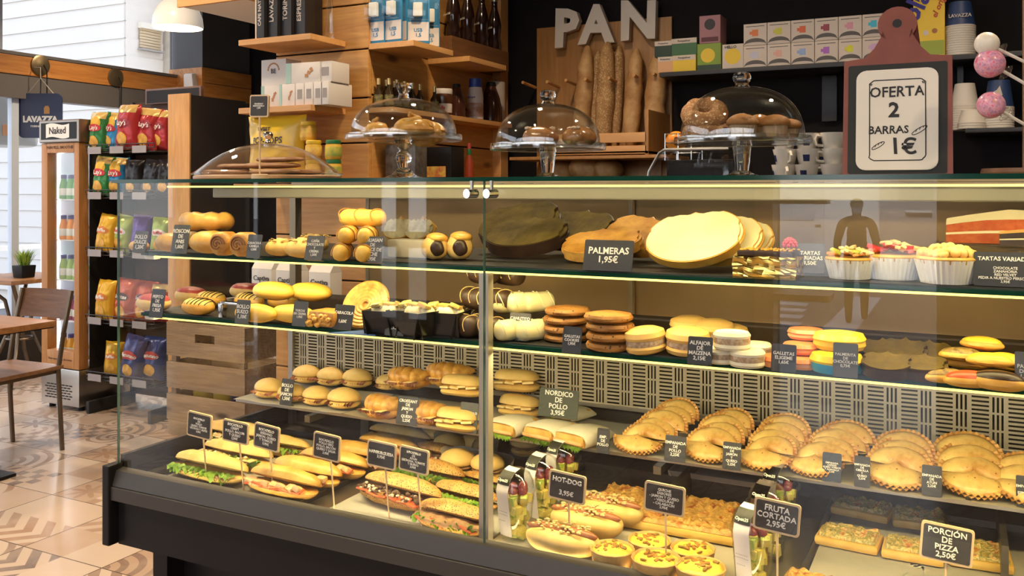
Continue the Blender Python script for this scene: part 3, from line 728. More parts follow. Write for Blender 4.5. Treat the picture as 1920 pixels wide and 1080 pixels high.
# --- fruit cups
FRUITY = M('melon and pineapple', (.80, .60, .06), .35, stops=[(.3, (.82, .62, .07)), (.52, (.80, .66, .20)), (.6, (.45, .58, .08)), (.75, (.30, .48, .06))], scale=55)
GRAPE = M('red grape', (.20, .03, .05), .25, c2=(.30, .07, .06), scale=40)
STRIP = M('receipt label', (.82, .76, .74), .6)
def fruit_cup():
    t = thing('fruit_cup', None, 'fruit cup')
    obj('cup', lathe([(.0, .001), (.030, .001), (.0305, .004), (.040, .104), (.042, .106), (.042, .109), (.0385, .106), (.0290, .005), (0, .004)], n=32), PLASTIC, t)
    obj('lid', lathe([(.0425, .105), (.044, .108), (.044, .112), (.040, .113), (.038, .128), (.031, .143), (.019, .152), (.008, .1545), (0, .155), (.0, .1535), (.018, .150), (.030, .141), (.0365, .127), (.0385, .112)], n=32), PLASTIC, t)
    r = random.Random(3); bm = NB()
    for i in range(52):
        z = r.uniform(.012, .098); R_ = (.018+.010*z/.1)*math.sqrt(r.uniform(.25, 1)); a = r.uniform(0, 2*PI)
        box(bm, (R_*math.cos(a), R_*math.sin(a), z), (.016, .013, .018), RZ(r.uniform(0, 90)) @ RX(r.uniform(-30, 30)), bev=.002)
    o = obj('diced_fruit', bm, FRUITY, t); o['kind'] = 'stuff'
    bm = NB()
    for i in range(7):
        a = i*1.3; blob(bm, (.019*math.cos(a), .019*math.sin(a), .106+.006*(i % 2)), (.010, .010, .012), sub=2)
    o = obj('grapes', bm, GRAPE, t); o['kind'] = 'stuff'
    def f(u, v):                                            # paper strip down the front over the lid
        s = v*.165
        pts = [(-.005, .157), (-.022, .152), (-.036, .140), (-.0425, .122), (-.0455, .112), (-.0435, .100), (-.032, .018)]
        acc = 0
        for (a, b), (c, d) in zip(pts, pts[1:]):
            ln = math.hypot(c-a, d-b)
            if s <= acc+ln or (c, d) == pts[-1]:
                k = min(1, (s-acc)/ln); return Vector(((u-.5)*.033, a+(c-a)*k + .25*abs(u-.5)**2*.033, b+(d-b)*k))
            acc += ln
    o = obj('label_strip', sheet(f, 4, 24, th=.0004), STRIP, t)
    g = lambda u, v: f(u, .10+v*.20) + Vector((0, -.0007, .0003)); obj('label_header', sheet(g, 4, 6, th=.0003), M('black label', (.02, .022, .015), .5), o)
    lettering(o, 'Open25', .0082, M('label white print', (.8, .82, .7), .6), (0, -.0398, .1372), (math.radians(60), 0, 0))
    lettering(o, 'Fruta\nCortada\n\n- - - - - - -\n- - - - - - - -\n\n- - - - -', .0062, M('grey print', (.25, .23, .23), .7), (0, -.0405, .072), (math.radians(90-7.5), 0, 0))
    return t
FC = Kind(fruit_cup); G = 'clear cups of cut fruit'
put(FC, 955, 1022, ZD+.0005, 'fruit cup with long paper strip, front of three by the upright post', .06, -16, G)
put(FC, 1003, 990, ZD+.0005, 'fruit cup in the middle of three beside the hot dogs', .06, -18, G, dy=.01)
put(FC, 1040, 958, ZD+.0005, 'rearmost fruit cup beside the hot dog chalkboard', .06, -20, G, dy=.02)
put(FC, 1405, 1112, ZD+.0005, 'fruit cup in front of the cut fruit chalkboard', .06, -18, G)
put(FC, 1432, 1060, ZD+.0005, 'fruit cup half hidden behind the cut fruit chalkboard', .06, -16, G, dy=.012)
put(FC, 1452, 1020, ZD+.0005, 'rear fruit cup whose dome rises above the cut fruit chalkboard', .06, -20, G, dy=.025)
# --- hot dogs
def hotdog():
    t = thing('hot_dog', None, 'hot dog')
    obj('bun', loaf(.175, .082, .024, .034, c=(0, 0, .034), amp=.002, s=30, e=2.8), ROLLC, t)
    obj('sausage', loaf(.170, .026, .013, .013, c=(0, -.004, .052), n=24), M('sausage', (.28, .10, .035), .3, c2=(.36, .14, .05), scale=30), t)
    bm = NB(); r = random.Random(5)
    for i in range(90):
        x = r.uniform(-.062, .058); blob(bm, (x, r.uniform(-.024, .018), .061+r.uniform(-.004, .006)), (r.uniform(.003, .007), r.uniform(.002, .005), .0026), sub=1)
    o = obj('crispy_onion', bm, M('crispy onion and sauce', (.72, .58, .28), .6, c2=(.58, .40, .13), scale=90), t); o['kind'] = 'stuff'
    return t
HD = Kind(hotdog); G = 'hot dogs with crispy onion'
tray(-.895, 1.632, -.37, 2.06, ZD+.0005, M('cream tray', (.62, .55, .40), .5), 'low cream tray holding hot dogs, quiches and the uncut pizza', .006)
paper(-.875, 1.65, -.39, 2.045, ZD+.0045, 'greaseproof liner under the hot dogs and quiches', PAPER, 0, .002, 5)
paper(-.87, 1.66, -.62, 1.80, ZD+.006, 'small white paper slip beneath the front hot dog', PAPERW, 4, .001, 8)
ZH = ZD+.0075
put(HD, 1040, 1052, ZH, 'front hot dog lying closest to the glass', .078, -2, G, .93)
put(HD, 1082, 1020, ZH, 'second hot dog behind the front one', .078, -2, G, .95, dy=.012)
put(HD, 1122, 998, ZH, 'hot dog farthest in, next to the large pizza', .078, -3, G, .93, dy=.022)
# --- quiches
def quiche():
    t = thing('mini_quiche', None, 'quiche')
    obj('pastry_shell', lathe([(0, .0), (.036, 0), (.039, .004), (.046, .036), (.047, .040), (.0455, .0415), (.043, .039), (.041, .034), (0, .033)], n=40, flute=lambda a, j: 1+.012*math.sin(a*14+j)), baked('shortcrust', (.66, .42, .15), (.52, .27, .07), 20, .6, .25), t)
    f = baked('egg filling', (.80, .60, .10), (.72, .42, .04), 34, .4, .5, 60, spot=(75, .20, (.13, .12, .03)))
    obj('egg_filling', blob(NB(), (0, 0, .034), (.043, .043, .011), .004, 60, 4, .3, seed=4), f, t)
    r = random.Random(9); bm = NB()
    for i in range(16):
        a = r.uniform(0, 6.28); R_ = .036*math.sqrt(r.random()); box(bm, (R_*math.cos(a), R_*math.sin(a), .0455-.09*R_*R_/.05), (.012, .006, .003), RZ(r.uniform(0, 180)) @ RX(r.uniform(-20, 20)), bev=.001)
    obj('topping', bm, M('browned vegetables', (.20, .15, .035), .6, c2=(.48, .18, .03), scale=70), t); return t
QU = Kind(quiche); G = 'mini quiches in shortcrust shells'
for px, py, rz, s, lb in ((1148, 1030, 0, .93, 'mini quiche with brown edge beside the front hot dog'), (1218, 1014, 70, .93, 'mini quiche at the back behind the quiche chalkboard stick'), (1230, 1048, 140, 1.0, 'mini quiche with dark leaf on top, at the foot of its chalkboard'), (1299, 1030, 210, .93, 'mini quiche with olive bits, farther along the row'), (1313, 1064, 300, 1.0, 'mini quiche closest to the fruit cups and the glass')):
    q = atZ(px, py, ZH+.037*s); QU(Vector((q.x, q.y, ZH)), lb, math.radians(rz), G, None, s)
# --- pizzas
def pizza_mat(name, stops, sc_):
    m, nt, p = newmat(name); v = coords(nt)
    n = ntex(nt, v, sc_, 6, .65, .6); L(nt, ramp(nt, n, stops), p.inputs['Base Color']); p.inputs['Roughness'].default_value = .42
    bump(nt, p, ntex(nt, v, sc_*1.3, 6, .7), .8, .006); return m
PZ1 = pizza_mat('pizza topping baked', [(.30, (.26, .07, .02)), (.40, (.46, .15, .03)), (.49, (.72, .44, .11)), (.56, (.44, .22, .05)), (.64, (.60, .36, .09)), (.75, (.18, .09, .02))], 34)
PZ2 = pizza_mat('pizza topping herbs', [(.30, (.36, .05, .015)), (.39, (.55, .20, .03)), (.46, (.76, .58, .22)), (.53, (.20, .19, .035)), (.60, (.68, .46, .13)), (.72, (.10, .10, .02))], 46)
PZC = baked('pizza crust', (.80, .55, .14), (.70, .38, .06), 20, .5, .25)
def pizza_slab(sx, sy, top, name, label, loc, rz=0, group=None, seed=0):
    t = thing(name, label, 'pizza', loc, math.radians(rz), group)
    def edge(a): return 1
    obj('crust', box(NB(), (0, 0, .009), (sx, sy, .018), bev=.007), PZC, t)
    f = lambda u, v: Vector(((u-.5)*(sx-.012), (v-.5)*(sy-.012), .019 + (min(u, 1-u, v, 1-v) > .001)*(.003+.012*abs(noise.noise(Vector((u*sx*55, v*sy*55, seed))))+.005*abs(noise.noise(Vector((u*sx*160, v*sy*160, seed)))))))
    obj('topping', sheet(f, max(10, int(sx/.005)), max(10, int(sy/.005))), top, t); return t
pizza_slab(.375, .205, PZ1, 'uncut_pizza', 'large uncut rectangular pizza behind the quiches', (-.588, 1.962, ZH), 0, None, 1)
tray(-.285, 1.63, .14, 2.24, ZD+.0005, TRAYB, 'black tray of pizza slices at the chalkboard for pizza portions')
paper(-.272, 1.645, .125, 2.22, ZD+.0045, 'parchment liner under the pizza slices', PAPER, 0, .004, 7)
G = 'square pizza slices'
for i, (px, py, sx, sy, rz, lb) in enumerate(((1618, 946, .125, .085, -8, 'pizza slice at the back corner of the tray, green herbs on top'), (1725, 965, .115, .085, 6, 'pizza slice at the back behind the portion chalkboard'), (1592, 1000, .125, .085, -4, 'pizza slice in the second row at the tray edge'), (1712, 1022, .115, .085, 0, 'pizza slice in the second row beside the portion chalkboard'), (1836, 1030, .115, .115, 3, 'pizza slice behind the foot of the portion chalkboard'), (1530, 1092, .125, .085, -6, 'pizza slice cut off by the glass lip in front'), (1790, 1110, .13, .08, -3, 'darker pizza slice low in front of the portion chalkboard'))):
    q = atZ(px, py, ZD+.028); pizza_slab(sx, sy, PZ2 if i < 5 else PZ1, 'pizza_slice', lb, (q.x, q.y, ZD+.0065), rz, G, i)
part('rear_ledge', boxb((-.85, 2.09, ZD), (-.36, YB-.02, .735)), DIM)
tray(-.635, 2.078, -.215 - .15, 2.235, .7355, TRAYS, 'empty grey metal tray on the ledge behind the large pizza', .014, 'empty_tray')

# ------------------------------------------------------------------ rear shelf: rolls, croissants, wraps, empanadas
ZS = Z3+.0022
for i, (x0, x1, lb) in enumerate(((-1.91, -1.52, 'parchment under the ham rolls, curling over the shelf end'), (-1.51, -1.26, 'parchment under the croissants'), (-1.25, -.93, 'parchment under the ciabatta sandwiches'), (-.92, -.58, 'parchment under the paper wraps'), (-.57, -.26, 'parchment under the first two empanada piles'), (-.25, .0, 'parchment under the middle empanada piles'), (.01, .34, 'parchment under the last empanada piles'))):
    paper(x0, 1.968, x1, 2.225, Z3+.0006, lb, PAPERW if i in (0, 3) else PAPER, 0, .005, i)
def ham_roll():
    t = thing('ham_roll', None, 'roll')
    obj('bottom_bread', blob(NB(), (0, 0, .016), (.050, .042, .014), .001, 30, 3, 1), ROLLC, t)
    obj('top_bread', blob(NB(), (0, .002, .027), (.050, .043, .032), .002, 24, 3, .22, rot=RX(-5)), ROLLC, t)
    obj('ham', ruffle(.084, -.014, .025, .026, .0035, 4), M('cured ham', (.36, .10, .06), .4, c2=(.52, .24, .16), scale=50), t)
    return t
HR = Kind(ham_roll); G = 'round rolls filled with ham'
for px, py, rz, s, lb in ((487, 751, -8, .98, 'ham roll at the very end of the rear shelf'), (529, 759, 5, .88, 'ham roll half hidden by a small black price card'), (577, 765, -4, .92, 'ham roll third along the front row'), (628, 772, 6, 1.0, 'ham roll in the front row touching the croissants')):
    put(HR, px, py, ZS, lb, .08, rz, G, s)
for px, py, rz, s, lb in ((545, 733, 8, .95, 'ham roll alone at the rear corner, farthest from the croissants'), (590, 738, -12, .95, 'ham roll second along the back row'), (641, 742, 4, .98, 'ham roll third along the back row, before the grille'), (700, 747, 10, .80, 'pale ham roll behind the croissants')):
    put(HR, px, py, ZS, lb, .08, rz, G, s, dy=.035, dz=.010)
def croissant():
    t = thing('ham_croissant', None, 'croissant')
    def body(dz, ln, k):
        bm = NB(); rings = []; n = 40; m_ = 14
        for i in range(n+1):
            s = -1+2*i/n; a = s*1.05
            r = .030*max(.0, 1-abs(s)**1.7)**.8*(1+.20*abs(math.sin(s*10.5))**.7)+.0015
            cx, cy = math.sin(a)*.082*ln, (1-math.cos(a))*.075
            rings.append([bm.verts.new((cx+r*.9*math.cos(q)*math.sin(a)*-1*0+0, cy-r*1.0*math.cos(q), dz+r*k*math.sin(q))) for q in [2*PI*j/m_ for j in range(m_)]])
        for a, b in zip(rings, rings[1:]):
            for j in range(m_): bm.faces.new((a[j], a[(j+1) % m_], b[(j+1) % m_], b[j]))
        return bm
    obj('bottom_half', body(.016, 1.0, .5), FLAKY, t); obj('top_half', body(.036, .98, .75), FLAKY, t)
    obj('ham', ruffle(.10, -.014, .026, .024, .004, 6), M('cooked ham', (.66, .32, .22), .4, c2=(.72, .44, .34), scale=40), t)
    obj('cheese', slabs(2, .08, -.024, .024, (.05, .02, .002), 3, tilt=8), CHEESE, t); return t
CRO = Kind(croissant); G = 'croissants with ham and cheese'
put(CRO, 700, 788, ZS, 'ham croissant in front, beside the round rolls', .06, -6, G)
put(CRO, 790, 800, ZS, 'ham croissant behind the croissant price card', .06, -4, G, .95)
put(CRO, 735, 772, ZS, 'ham croissant resting on the two front croissants', .06, 8, G, dz=.050, dy=.035)
put(CRO, 795, 782, ZS, 'topmost ham croissant reaching up to the grille', .06, 12, G, 1.05, dz=.062, dy=.085)
def ciabatta():
    t = thing('ciabatta_sandwich', None, 'sandwich')
    obj('bottom_bread', loaf(.122, .070, .010, .013, c=(0, 0, .0135), e=6, amp=.002), ROLLC, t)
    obj('top_bread', loaf(.120, .068, .024, .006, c=(0, .002, .033), e=5, amp=.003, s=26, rot=RX(-6)), ROLLC, t)
    obj('filling', slabs(4, .10, -.020, .0275, (.028, .030, .006), 4, tilt=6), CHEESE, t); return t
CIA = Kind(ciabatta); G = 'ciabatta omelette sandwiches'
put(CIA, 848, 812, ZS, 'lower ciabatta sandwich in front, beneath another', .066, 0, G)
put(CIA, 848, 790, ZS, 'ciabatta sandwich lying on top of the front one', .066, 4, G, dz=.056, dy=.022)
put(CIA, 935, 800, ZS, 'ciabatta sandwich behind the upright post', .066, -6, G, dy=.09, scale=1.0)
put(CIA, 928, 790, ZS, 'ciabatta sandwich on top of the pile behind the upright post', .066, 10, G, dy=.095, dz=.054, scale=1.06)
def paper_wrap():
    t = thing('paper_wrapped_sandwich', None, 'wrap')
    bm = NB(); n = 18; secs = [(-.062, .048, .036), (-.05, .050, .042), (.0, .050, .041), (.05, .045, .034), (.085, .030, .012)]
    rings = []
    for y, a, h in secs:
        rings.append([bm.verts.new((a*math.copysign(abs(math.cos(q))**.6, math.cos(q)) + nz((q*3, y*40, 0), 1, .002), y, h/2+.001+h/2*math.copysign(abs(math.sin(q))**.7, math.sin(q)))) for q in [2*PI*j/n for j in range(n)]])
    for a, b in zip(rings, rings[1:]):
        for j in range(n): bm.faces.new((a[j], a[(j+1) % n], b[(j+1) % n], b[j]))
    bm.faces.new(rings[-1]); obj('paper', bm, PAPER, t)
    obj('bread', box(NB(), (0, -.012, .0205), (.088, .108, .030), bev=.009), CRUSTD, t)
    obj('filling', box(NB(), (0, -.018, .018), (.084, .108, .008), bev=.003), M('salmon', (.74, .32, .10), .4, c2=(.8, .46, .2), scale=50), t)
    obj('lettuce', ruffle(.080, -.064, .010, .012, .0045, 2), LETT, t); return t
PW = Kind(paper_wrap); G = 'sandwiches wrapped in white paper'
put(PW, 945, 822, ZS, 'paper wrapped sandwich right behind the upright post', .12, -10, G)
put(PW, 1018, 832, ZS, 'paper wrapped salmon sandwich in the middle, under its sign', .12, -12, G)
put(PW, 1078, 843, ZS, 'paper wrapped salmon sandwich closest to the empanadas', .12, -14, G)
put(PW, 1035, 812, ZS, 'paper wrapped sandwich lying behind the other wraps', .10, -20, G, dy=.085, dz=.004, scale=.8)
# empanadas: leaning half moons with a browned crimped rim
EMPR = baked('crimped rim', (.70, .42, .12), (.36, .125, .02), 30, .5, .5, 90)
def empanada():
    R_ = .062
    def surf(side, r0, r1):
        def f(u, v):
            a = PI*u; r = r0+(r1-r0)*v; x = R_*math.cos(a)*r; z = R_*.90*math.sin(a)*r
            if r <= .885: th = .018*max(0, 1-(r/.885)**2.4)**.62*(.22+.78*math.sin(a)**.6)+.0025
            else: th = .0026+.0022*math.cos(a*36+r*12)*(r-.86)/.14
            return Vector((x, side*th, z + nz((x, z, 0), 30, .002, 4)))
        return f
    bm = NB(); sheet(surf(-1, 0, .885), 48, 12, bm); sheet(surf(1, 0, .885), 48, 12, bm)
    bmesh.ops.remove_doubles(bm, verts=bm.verts[:], dist=.0009)
    t = thing('empanada', None, 'empanada'); obj('filled_body', bm, EMPC, t)
    bm = NB(); sheet(surf(-1, .87, 1.0), 110, 4, bm); sheet(surf(1, .87, 1.0), 110, 4, bm); obj('crimped_rim', bm, EMPR, t); return t
EMP = Kind(empanada)
ORD = {1: ['only'], 3: ['front', 'middle', 'rear'], 4: ['front', 'second', 'third', 'rear'], 5: ['front', 'second', 'third', 'fourth', 'rear'], 6: ['front', 'second', 'third', 'fourth', 'fifth', 'rear']}
def emp_pile(px, py, n, where, s=1.0, dx=.010, yaw=-6, seed=0, dy=.026, dz=.0155):
    r = random.Random(seed); q = atZ(px, py, ZS)
    for i in range(n):
        ev = (math.radians(r.uniform(-4, 4)), math.radians(r.uniform(-5, 5)), math.radians(yaw + r.uniform(-8, 8)))
        if i == 0: rot = (math.radians(108), ev[1], ev[2]); p = (q.x, q.y + .058*s, q.z + .027*s)
        else: rot = (math.radians(-56 + 2.5*i) + ev[0], ev[1], ev[2]); p = (q.x + dx*i + r.uniform(-.004, .004), q.y + .040 + dy*i, q.z + .020 + dz*.55*i)
        EMP(p, f'{ORD[n][i]} empanada of the leaning pile {where}', 0, 'golden empanadas leaning in piles', rot, s*r.uniform(.95, 1.05))
emp_pile(1182, 858, 6, 'next to the paper wraps', .98, .012, -4, 1, .024)
emp_pile(1318, 874, 5, 'between the chicken and the ham price cards', 1.0, .006, -4, 2)
emp_pile(1425, 889, 5, 'after the ham and cheese price card', 1.0, .006, -6, 3, .024)
emp_pile(1523, 903, 5, 'by the dark blue price card', 1.0, .012, -4, 4, .024)
emp_pile(1676, 924, 4, 'beside the onion price card', 1.06, .004, -4, 5, .028, .018)
emp_pile(1826, 944, 4, 'beside the last full price card', 1.10, -.004, -2, 6, .030, .02)
emp_pile(1935, 958, 3, 'cut off at the edge of view', 1.05, .0, -2, 8)
# price cards on the rear shelf
pc = price_card
pc(524, 712, 546, 760, ZS, 'BOLLO\nDE\nJAMON\n1,50€', 'narrow black price card in front of the ham rolls', tilt=10)
pc(742, 746, 780, 797, ZS, 'CROISSANT\nDE\nJAMON\nY\nQUESO\n2,25€', 'black price card for ham croissants', tilt=12)
pc(860, 757, 893, 812, ZS, 'BOCADILLO\nDE\nTORTILLA\n2,50€', 'grey price card for omelette ciabattas', M('grey card', (.075, .078, .075), .5), 10)
q_ = price_card(1010, 768, 1084, 820, ZS+.001, 'NORDICO\nDE\nPOLLO\n3,95€', 'dark green price card standing among the paper wraps', M('green slate card', (.040, .048, .036), .6), 12)
q_.location = atY(1045, 815, 2.03); q_.location.z = ZS+.046
pc(1118, 805, 1141, 850, ZS, 'EMP.\nDE\nPOLLO', 'tiny black price card between wraps and empanadas', tilt=10)
pc(1245, 820, 1284, 866, ZS, 'EMPANADA\nDE\nPOLLO\n2,25€', 'black price card for chicken empanadas', tilt=14)
pc(1354, 832, 1388, 881, ZS, 'EMPANADA\nDE\nJAMON\nY\nQUESO\n2,25€', 'black price card for ham and cheese empanadas', tilt=12)
pc(1541, 852, 1577, 904, ZS, 'EMPANADA\nCAPRESE\nQUESO TOMATE\nY ALBAHACA\n2,25€', 'dark blue price card for caprese empanadas', M('navy card', (.016, .026, .055), .5), 12)
pc(1601, 858, 1631, 914, ZS, 'EMPANADA\nDE\nCEBOLLA\nY\nQUESO\n2,25€', 'black price card for onion and cheese empanadas', tilt=10)
pc(1728, 876, 1766, 931, ZS, 'EMPANADA\nDE\nATUN\n2,25€', 'black price card for tuna empanadas', tilt=12)
pc(1905, 896, 1945, 952, ZS, 'EMPANADA\nDE\nESPINACA\nQUESO', 'black price card cut off at the shelf edge of view', tilt=12)

# ------------------------------------------------------------------ chalkboards on sticks over the deck
ss = stick_sign
ss(352, 774, 397, 821, 386, 912, ZD, 'BOCADILLO\nDE\nPOLLO\nQUESO, TOMATE\nLECHUGA Y ALIOLI\n3,95€', 'framed chalkboard for chicken baguettes, first from the glass end', lean=4)
ss(418, 789, 466, 830, 455, 925, ZD, 'BOCADILLO\nCRISPY\nPOLLO, BACON\nY QUESO\n3,95€', 'framed chalkboard for crispy baguettes, second from the glass end', lean=3)
ss(477, 796, 524, 843, 511, 935, ZD, 'BOCADILLO\nSERRANO\nJAMON, QUESO\nY TOMATE\n3,95€', 'framed chalkboard with faint writing, third from the glass end', lean=5)
ss(588, 813, 638, 862, 626, 968, ZD, 'BOCADILLO\nPOLLO BBQ\nPOLLO, BACON\nQUESO Y SALSA\n3,95€', 'framed chalkboard for BBQ chicken baguettes', lean=4)
ss(689, 828, 743, 877, 728, 975, ZD, 'HAMBURGUESA\n3,95€', 'framed chalkboard for hamburgers', lean=3)
ss(749, 839, 804, 886, 789, 988, ZD, 'BOCADILLO\nDE\nATUN\nLECHUGA, TOMATE\nY HUEVO\n3,95€', 'framed chalkboard for tuna baguettes beside the burger one', lean=4)
ss(1029, 886, 1098, 940, 1067, 1047, ZD, 'HOT-DOG\n\n3,95€', 'framed chalkboard for hot dogs', lean=4, fit=.8)
ss(1208, 907, 1284, 963, 1248, 1090, ZD, 'QUICHE\nSABORES\n- JAMON Y QUESO\n- VERDURAS\n- CALABACIN\n2,95€', 'framed chalkboard for assorted quiches', lean=3)
ss(1413, 938, 1500, 999, 1457, 1130, ZD, 'FRUTA\nCORTADA\n2,95€', 'framed chalkboard for cut fruit, in front of the fruit cups', lean=4, fit=.85)
ss(1725, 984, 1825, 1055, 1772, 1140, ZD, 'PORCIÓN\nDE\nPIZZA\n2,50€', 'framed chalkboard for pizza portions', lean=4, fit=.8)

# ------------------------------------------------------------------ lower glass shelf
Z2S = Z2 + .0006
def bunny(name, cat, Ln, W, H, m, ice=None, stripe=None, amp=.0015):
    def build():
        t = thing(name, None, cat)
        obj('bun', loaf(Ln, W, H*.55, H*.45, c=(0, 0, H*.45), amp=amp, s=30, e=2.4), m, t)
        if ice: obj('icing', loaf(Ln*.93, W*.90, H*.42, .004, c=(0, 0, H*.62), amp=.0015, s=40, e=2.4), ice, t)
        if stripe:
            bm = NB(); n = 7
            for i in range(n):
                x = -Ln*.40 + Ln*.80*i/(n-1); k = max(0, 1-abs(2*x/Ln)**2.4)**.5
                pts = [(x+.008*math.sin(a*1.0), W/2*.93*k*math.cos(a), H*.62+H*.43*k*math.sin(a)) for a in [PI*j/12 for j in range(1, 12)]]
                tube(pts, .0014, 6, bm)
            obj('chocolate_stripes', bm, stripe, t)
        return t
    return Kind(build)
BRED = bunny('red_glazed_bun', 'bun', .12, .07, .046, ROLLC, REDICE); BSTR = bunny('striped_bun', 'bun', .115, .07, .046, YELLOWP, M('custard glaze', (.80, .56, .16), .3), CHOC)
BYEL = bunny('yellow_bun', 'bun', .135, .065, .046, baked('brioche', (.86, .56, .10), (.74, .40, .045), 12, .45, .12, 50))
G = 'glazed buns on the lower glass shelf'
put(BRED, 268, 586, Z2S, 'red glazed bun standing first by the end glass', .07, -4, G, .95)
put(BRED, 300, 576, Z2S, 'red glazed bun second in line behind a price card', .07, -6, G, dy=.075)
put(BRED, 365, 574, Z2S, 'red glazed bun deep in the shelf behind the striped buns', .07, -6, G, dy=.16)
put(BRED, 415, 578, Z2S, 'red glazed bun at the rear, farthest from the end glass', .07, -6, G, dy=.19)
put(BSTR, 352, 593, Z2S, 'custard bun with chocolate zigzag, front one', .07, -4, G, .88)
put(BSTR, 348, 582, Z2S, 'plain backed custard bun behind the front zigzag one', .07, -6, G, dy=.055)
put(BSTR, 405, 588, Z2S, 'custard bun with zigzag behind the steel bar', .07, -10, G, dy=.085)
put(BSTR, 452, 592, Z2S, 'custard bun with zigzag last before the plain yellow buns', .07, -10, G, dy=.12)
t = thing('steel_tray_stand', 'low bright steel stand with a bar in front of the striped buns', 'stand', atZ(408, 602, Z2S), math.radians(-4))
obj('bar', box(NB(), (0.02, .05, .038), (.12, .016, .006), bev=.002), CHROME, t)
for x in (-.04, .08): obj('foot', box(NB(), (x, .05, .018), (.016, .016, .036), bev=.003), CHROME, t)
G = 'plain yellow buns'
put(BYEL, 462, 607, Z2S, 'yellow bun at the bottom of the pile, end toward the steel stand', .065, -4, G, .95)
put(BYEL, 525, 610, Z2S, 'yellow bun at the bottom of the pile beside a grey price card', .065, -4, G, .95, dy=.012)
put(BYEL, 478, 601, Z2S, 'yellow bun on top of the pile behind the first card', .065, -6, G, 1.0, dz=.043, dy=.035)
put(BYEL, 540, 605, Z2S, 'yellow bun topmost at the far side of the pile', .065, -8, G, 1.0, dz=.043, dy=.05)
def pastry_box():
    t = thing('cream_puff_pastry', None, 'pastry')
    obj('pastry', box(NB(), (0, 0, .022), (.085, .07, .040), bev=.014), FLAKY, t)
    bm = NB()
    for i in range(26): blob(bm, (rnd.uniform(-.04, .04), -.034+rnd.uniform(-.006, .004), rnd.uniform(.006, .03)), (.009, .006, .006), .002, 70, 1, seed=i)
    obj('flakes', bm, YELLOWP, t); return t
PB = Kind(pastry_box)
put(PB, 600, 616, Z2S, 'flaky square pastry between two price cards', .07, -4, None, .95)
put(PB, 640, 612, Z2S, 'flaky square pastry behind the spiral pastry card', .07, 6, None, .8, dy=.05)
# spiral pastry leaning
t = thing('spiral_pastry', 'large ridged spiral pastry leaning beside its price card', 'pastry', atZ(668, 620, Z2S) + Vector((0, .045, .002)))
bm = NB(); ml = RX(-28) @ RY(-18)
for i in range(6):
    r0 = .056 - i*.0085;
    pts = [ml @ Vector((r0*1.0*math.cos(a), -.004*i*.3 - .012 + .0016*i, .052 + r0*.95*math.sin(a))) for a in [2*PI*j/40 for j in range(41)]]
    tube(pts, .0074, 8, bm)
obj('spiral', bm, FLAKY, t); obj('centre', lathe([(0, -.014), (.050, -.014), (.054, -.002), (.050, .006), (0, .006)], bm=None, rot=ml @ Matrix.Translation((0, -.004, .052)) @ RX(90), n=32), FLAKY, t)
solo('folded_napkin', prism([(-.06, 0), (.06, .01), (.005, .07)], 0, .0015), M('blue napkin', (.05, .14, .42), .6), 'blue folded napkin under the spiral pastry', 'napkin', atZ(655, 628, Z2S), (0, 0, .1), smooth=False)
# black cake boxes
def cake_box():
    t = thing('black_pastry_box', None, 'box'); bm = NB()
    a, b, h = .042, .034, .055
    for (c, s, r) in (((0, -b, h/2), (2*a+.016, .0012, h+.004), RX(14)), ((0, b, h/2), (2*a+.016, .0012, h+.004), RX(-14)), ((-a, 0, h/2), (.0012, 2*b+.014, h+.004), RY(-14)), ((a, 0, h/2), (.0012, 2*b+.014, h+.004), RY(14)), ((0, 0, .001), (2*a, 2*b, .0015), None)): box(bm, c, s, r)
    obj('box', bm, M('glossy black card', (.015, .014, .014), .18), t, smooth=False)
    bm = NB(); r = random.Random(2)
    for i in range(5): blob(bm, (-.032+.016*i, r.uniform(-.012, .010), .050), (.016, .020, .018), .003, 60, 2, seed=i)
    obj('cream', bm, CREAM, t)
    bm = NB()
    for i in range(3): box(bm, (-.028+.03*i, -.004, .068), (.026, .022, .010), RX(20-18*i) @ RY(14*i-10), bev=.003)
    obj('fruit_pieces', bm, M('orange candied fruit', (.76, .42, .06), .3, c2=(.80, .60, .2), scale=40), t)
    bm = NB()
    for i in range(40): blob(bm, (r.uniform(-.04, .0), r.uniform(-.02, .015), .064+r.uniform(-.003, .004)), (.0035, .003, .002), sub=1)
    obj('chopped_nuts', bm, M('chopped pistachio', (.30, .28, .12), .7, c2=(.55, .5, .3), scale=90), t); return t
CB = Kind(cake_box); G = 'black boxes of cream pastries'
put(CB, 712, 629, Z2S, 'black box of cream pastries beside the spiral pastry', .07, 10, G, .95)
put(CB, 762, 634, Z2S, 'black box of cream pastries in the middle, orange fruit on top', .07, -12, G, 1.0)
put(CB, 812, 634, Z2S, 'black box of cream pastries touching the chocolate logs', .07, 6, G, .95, dy=.012)
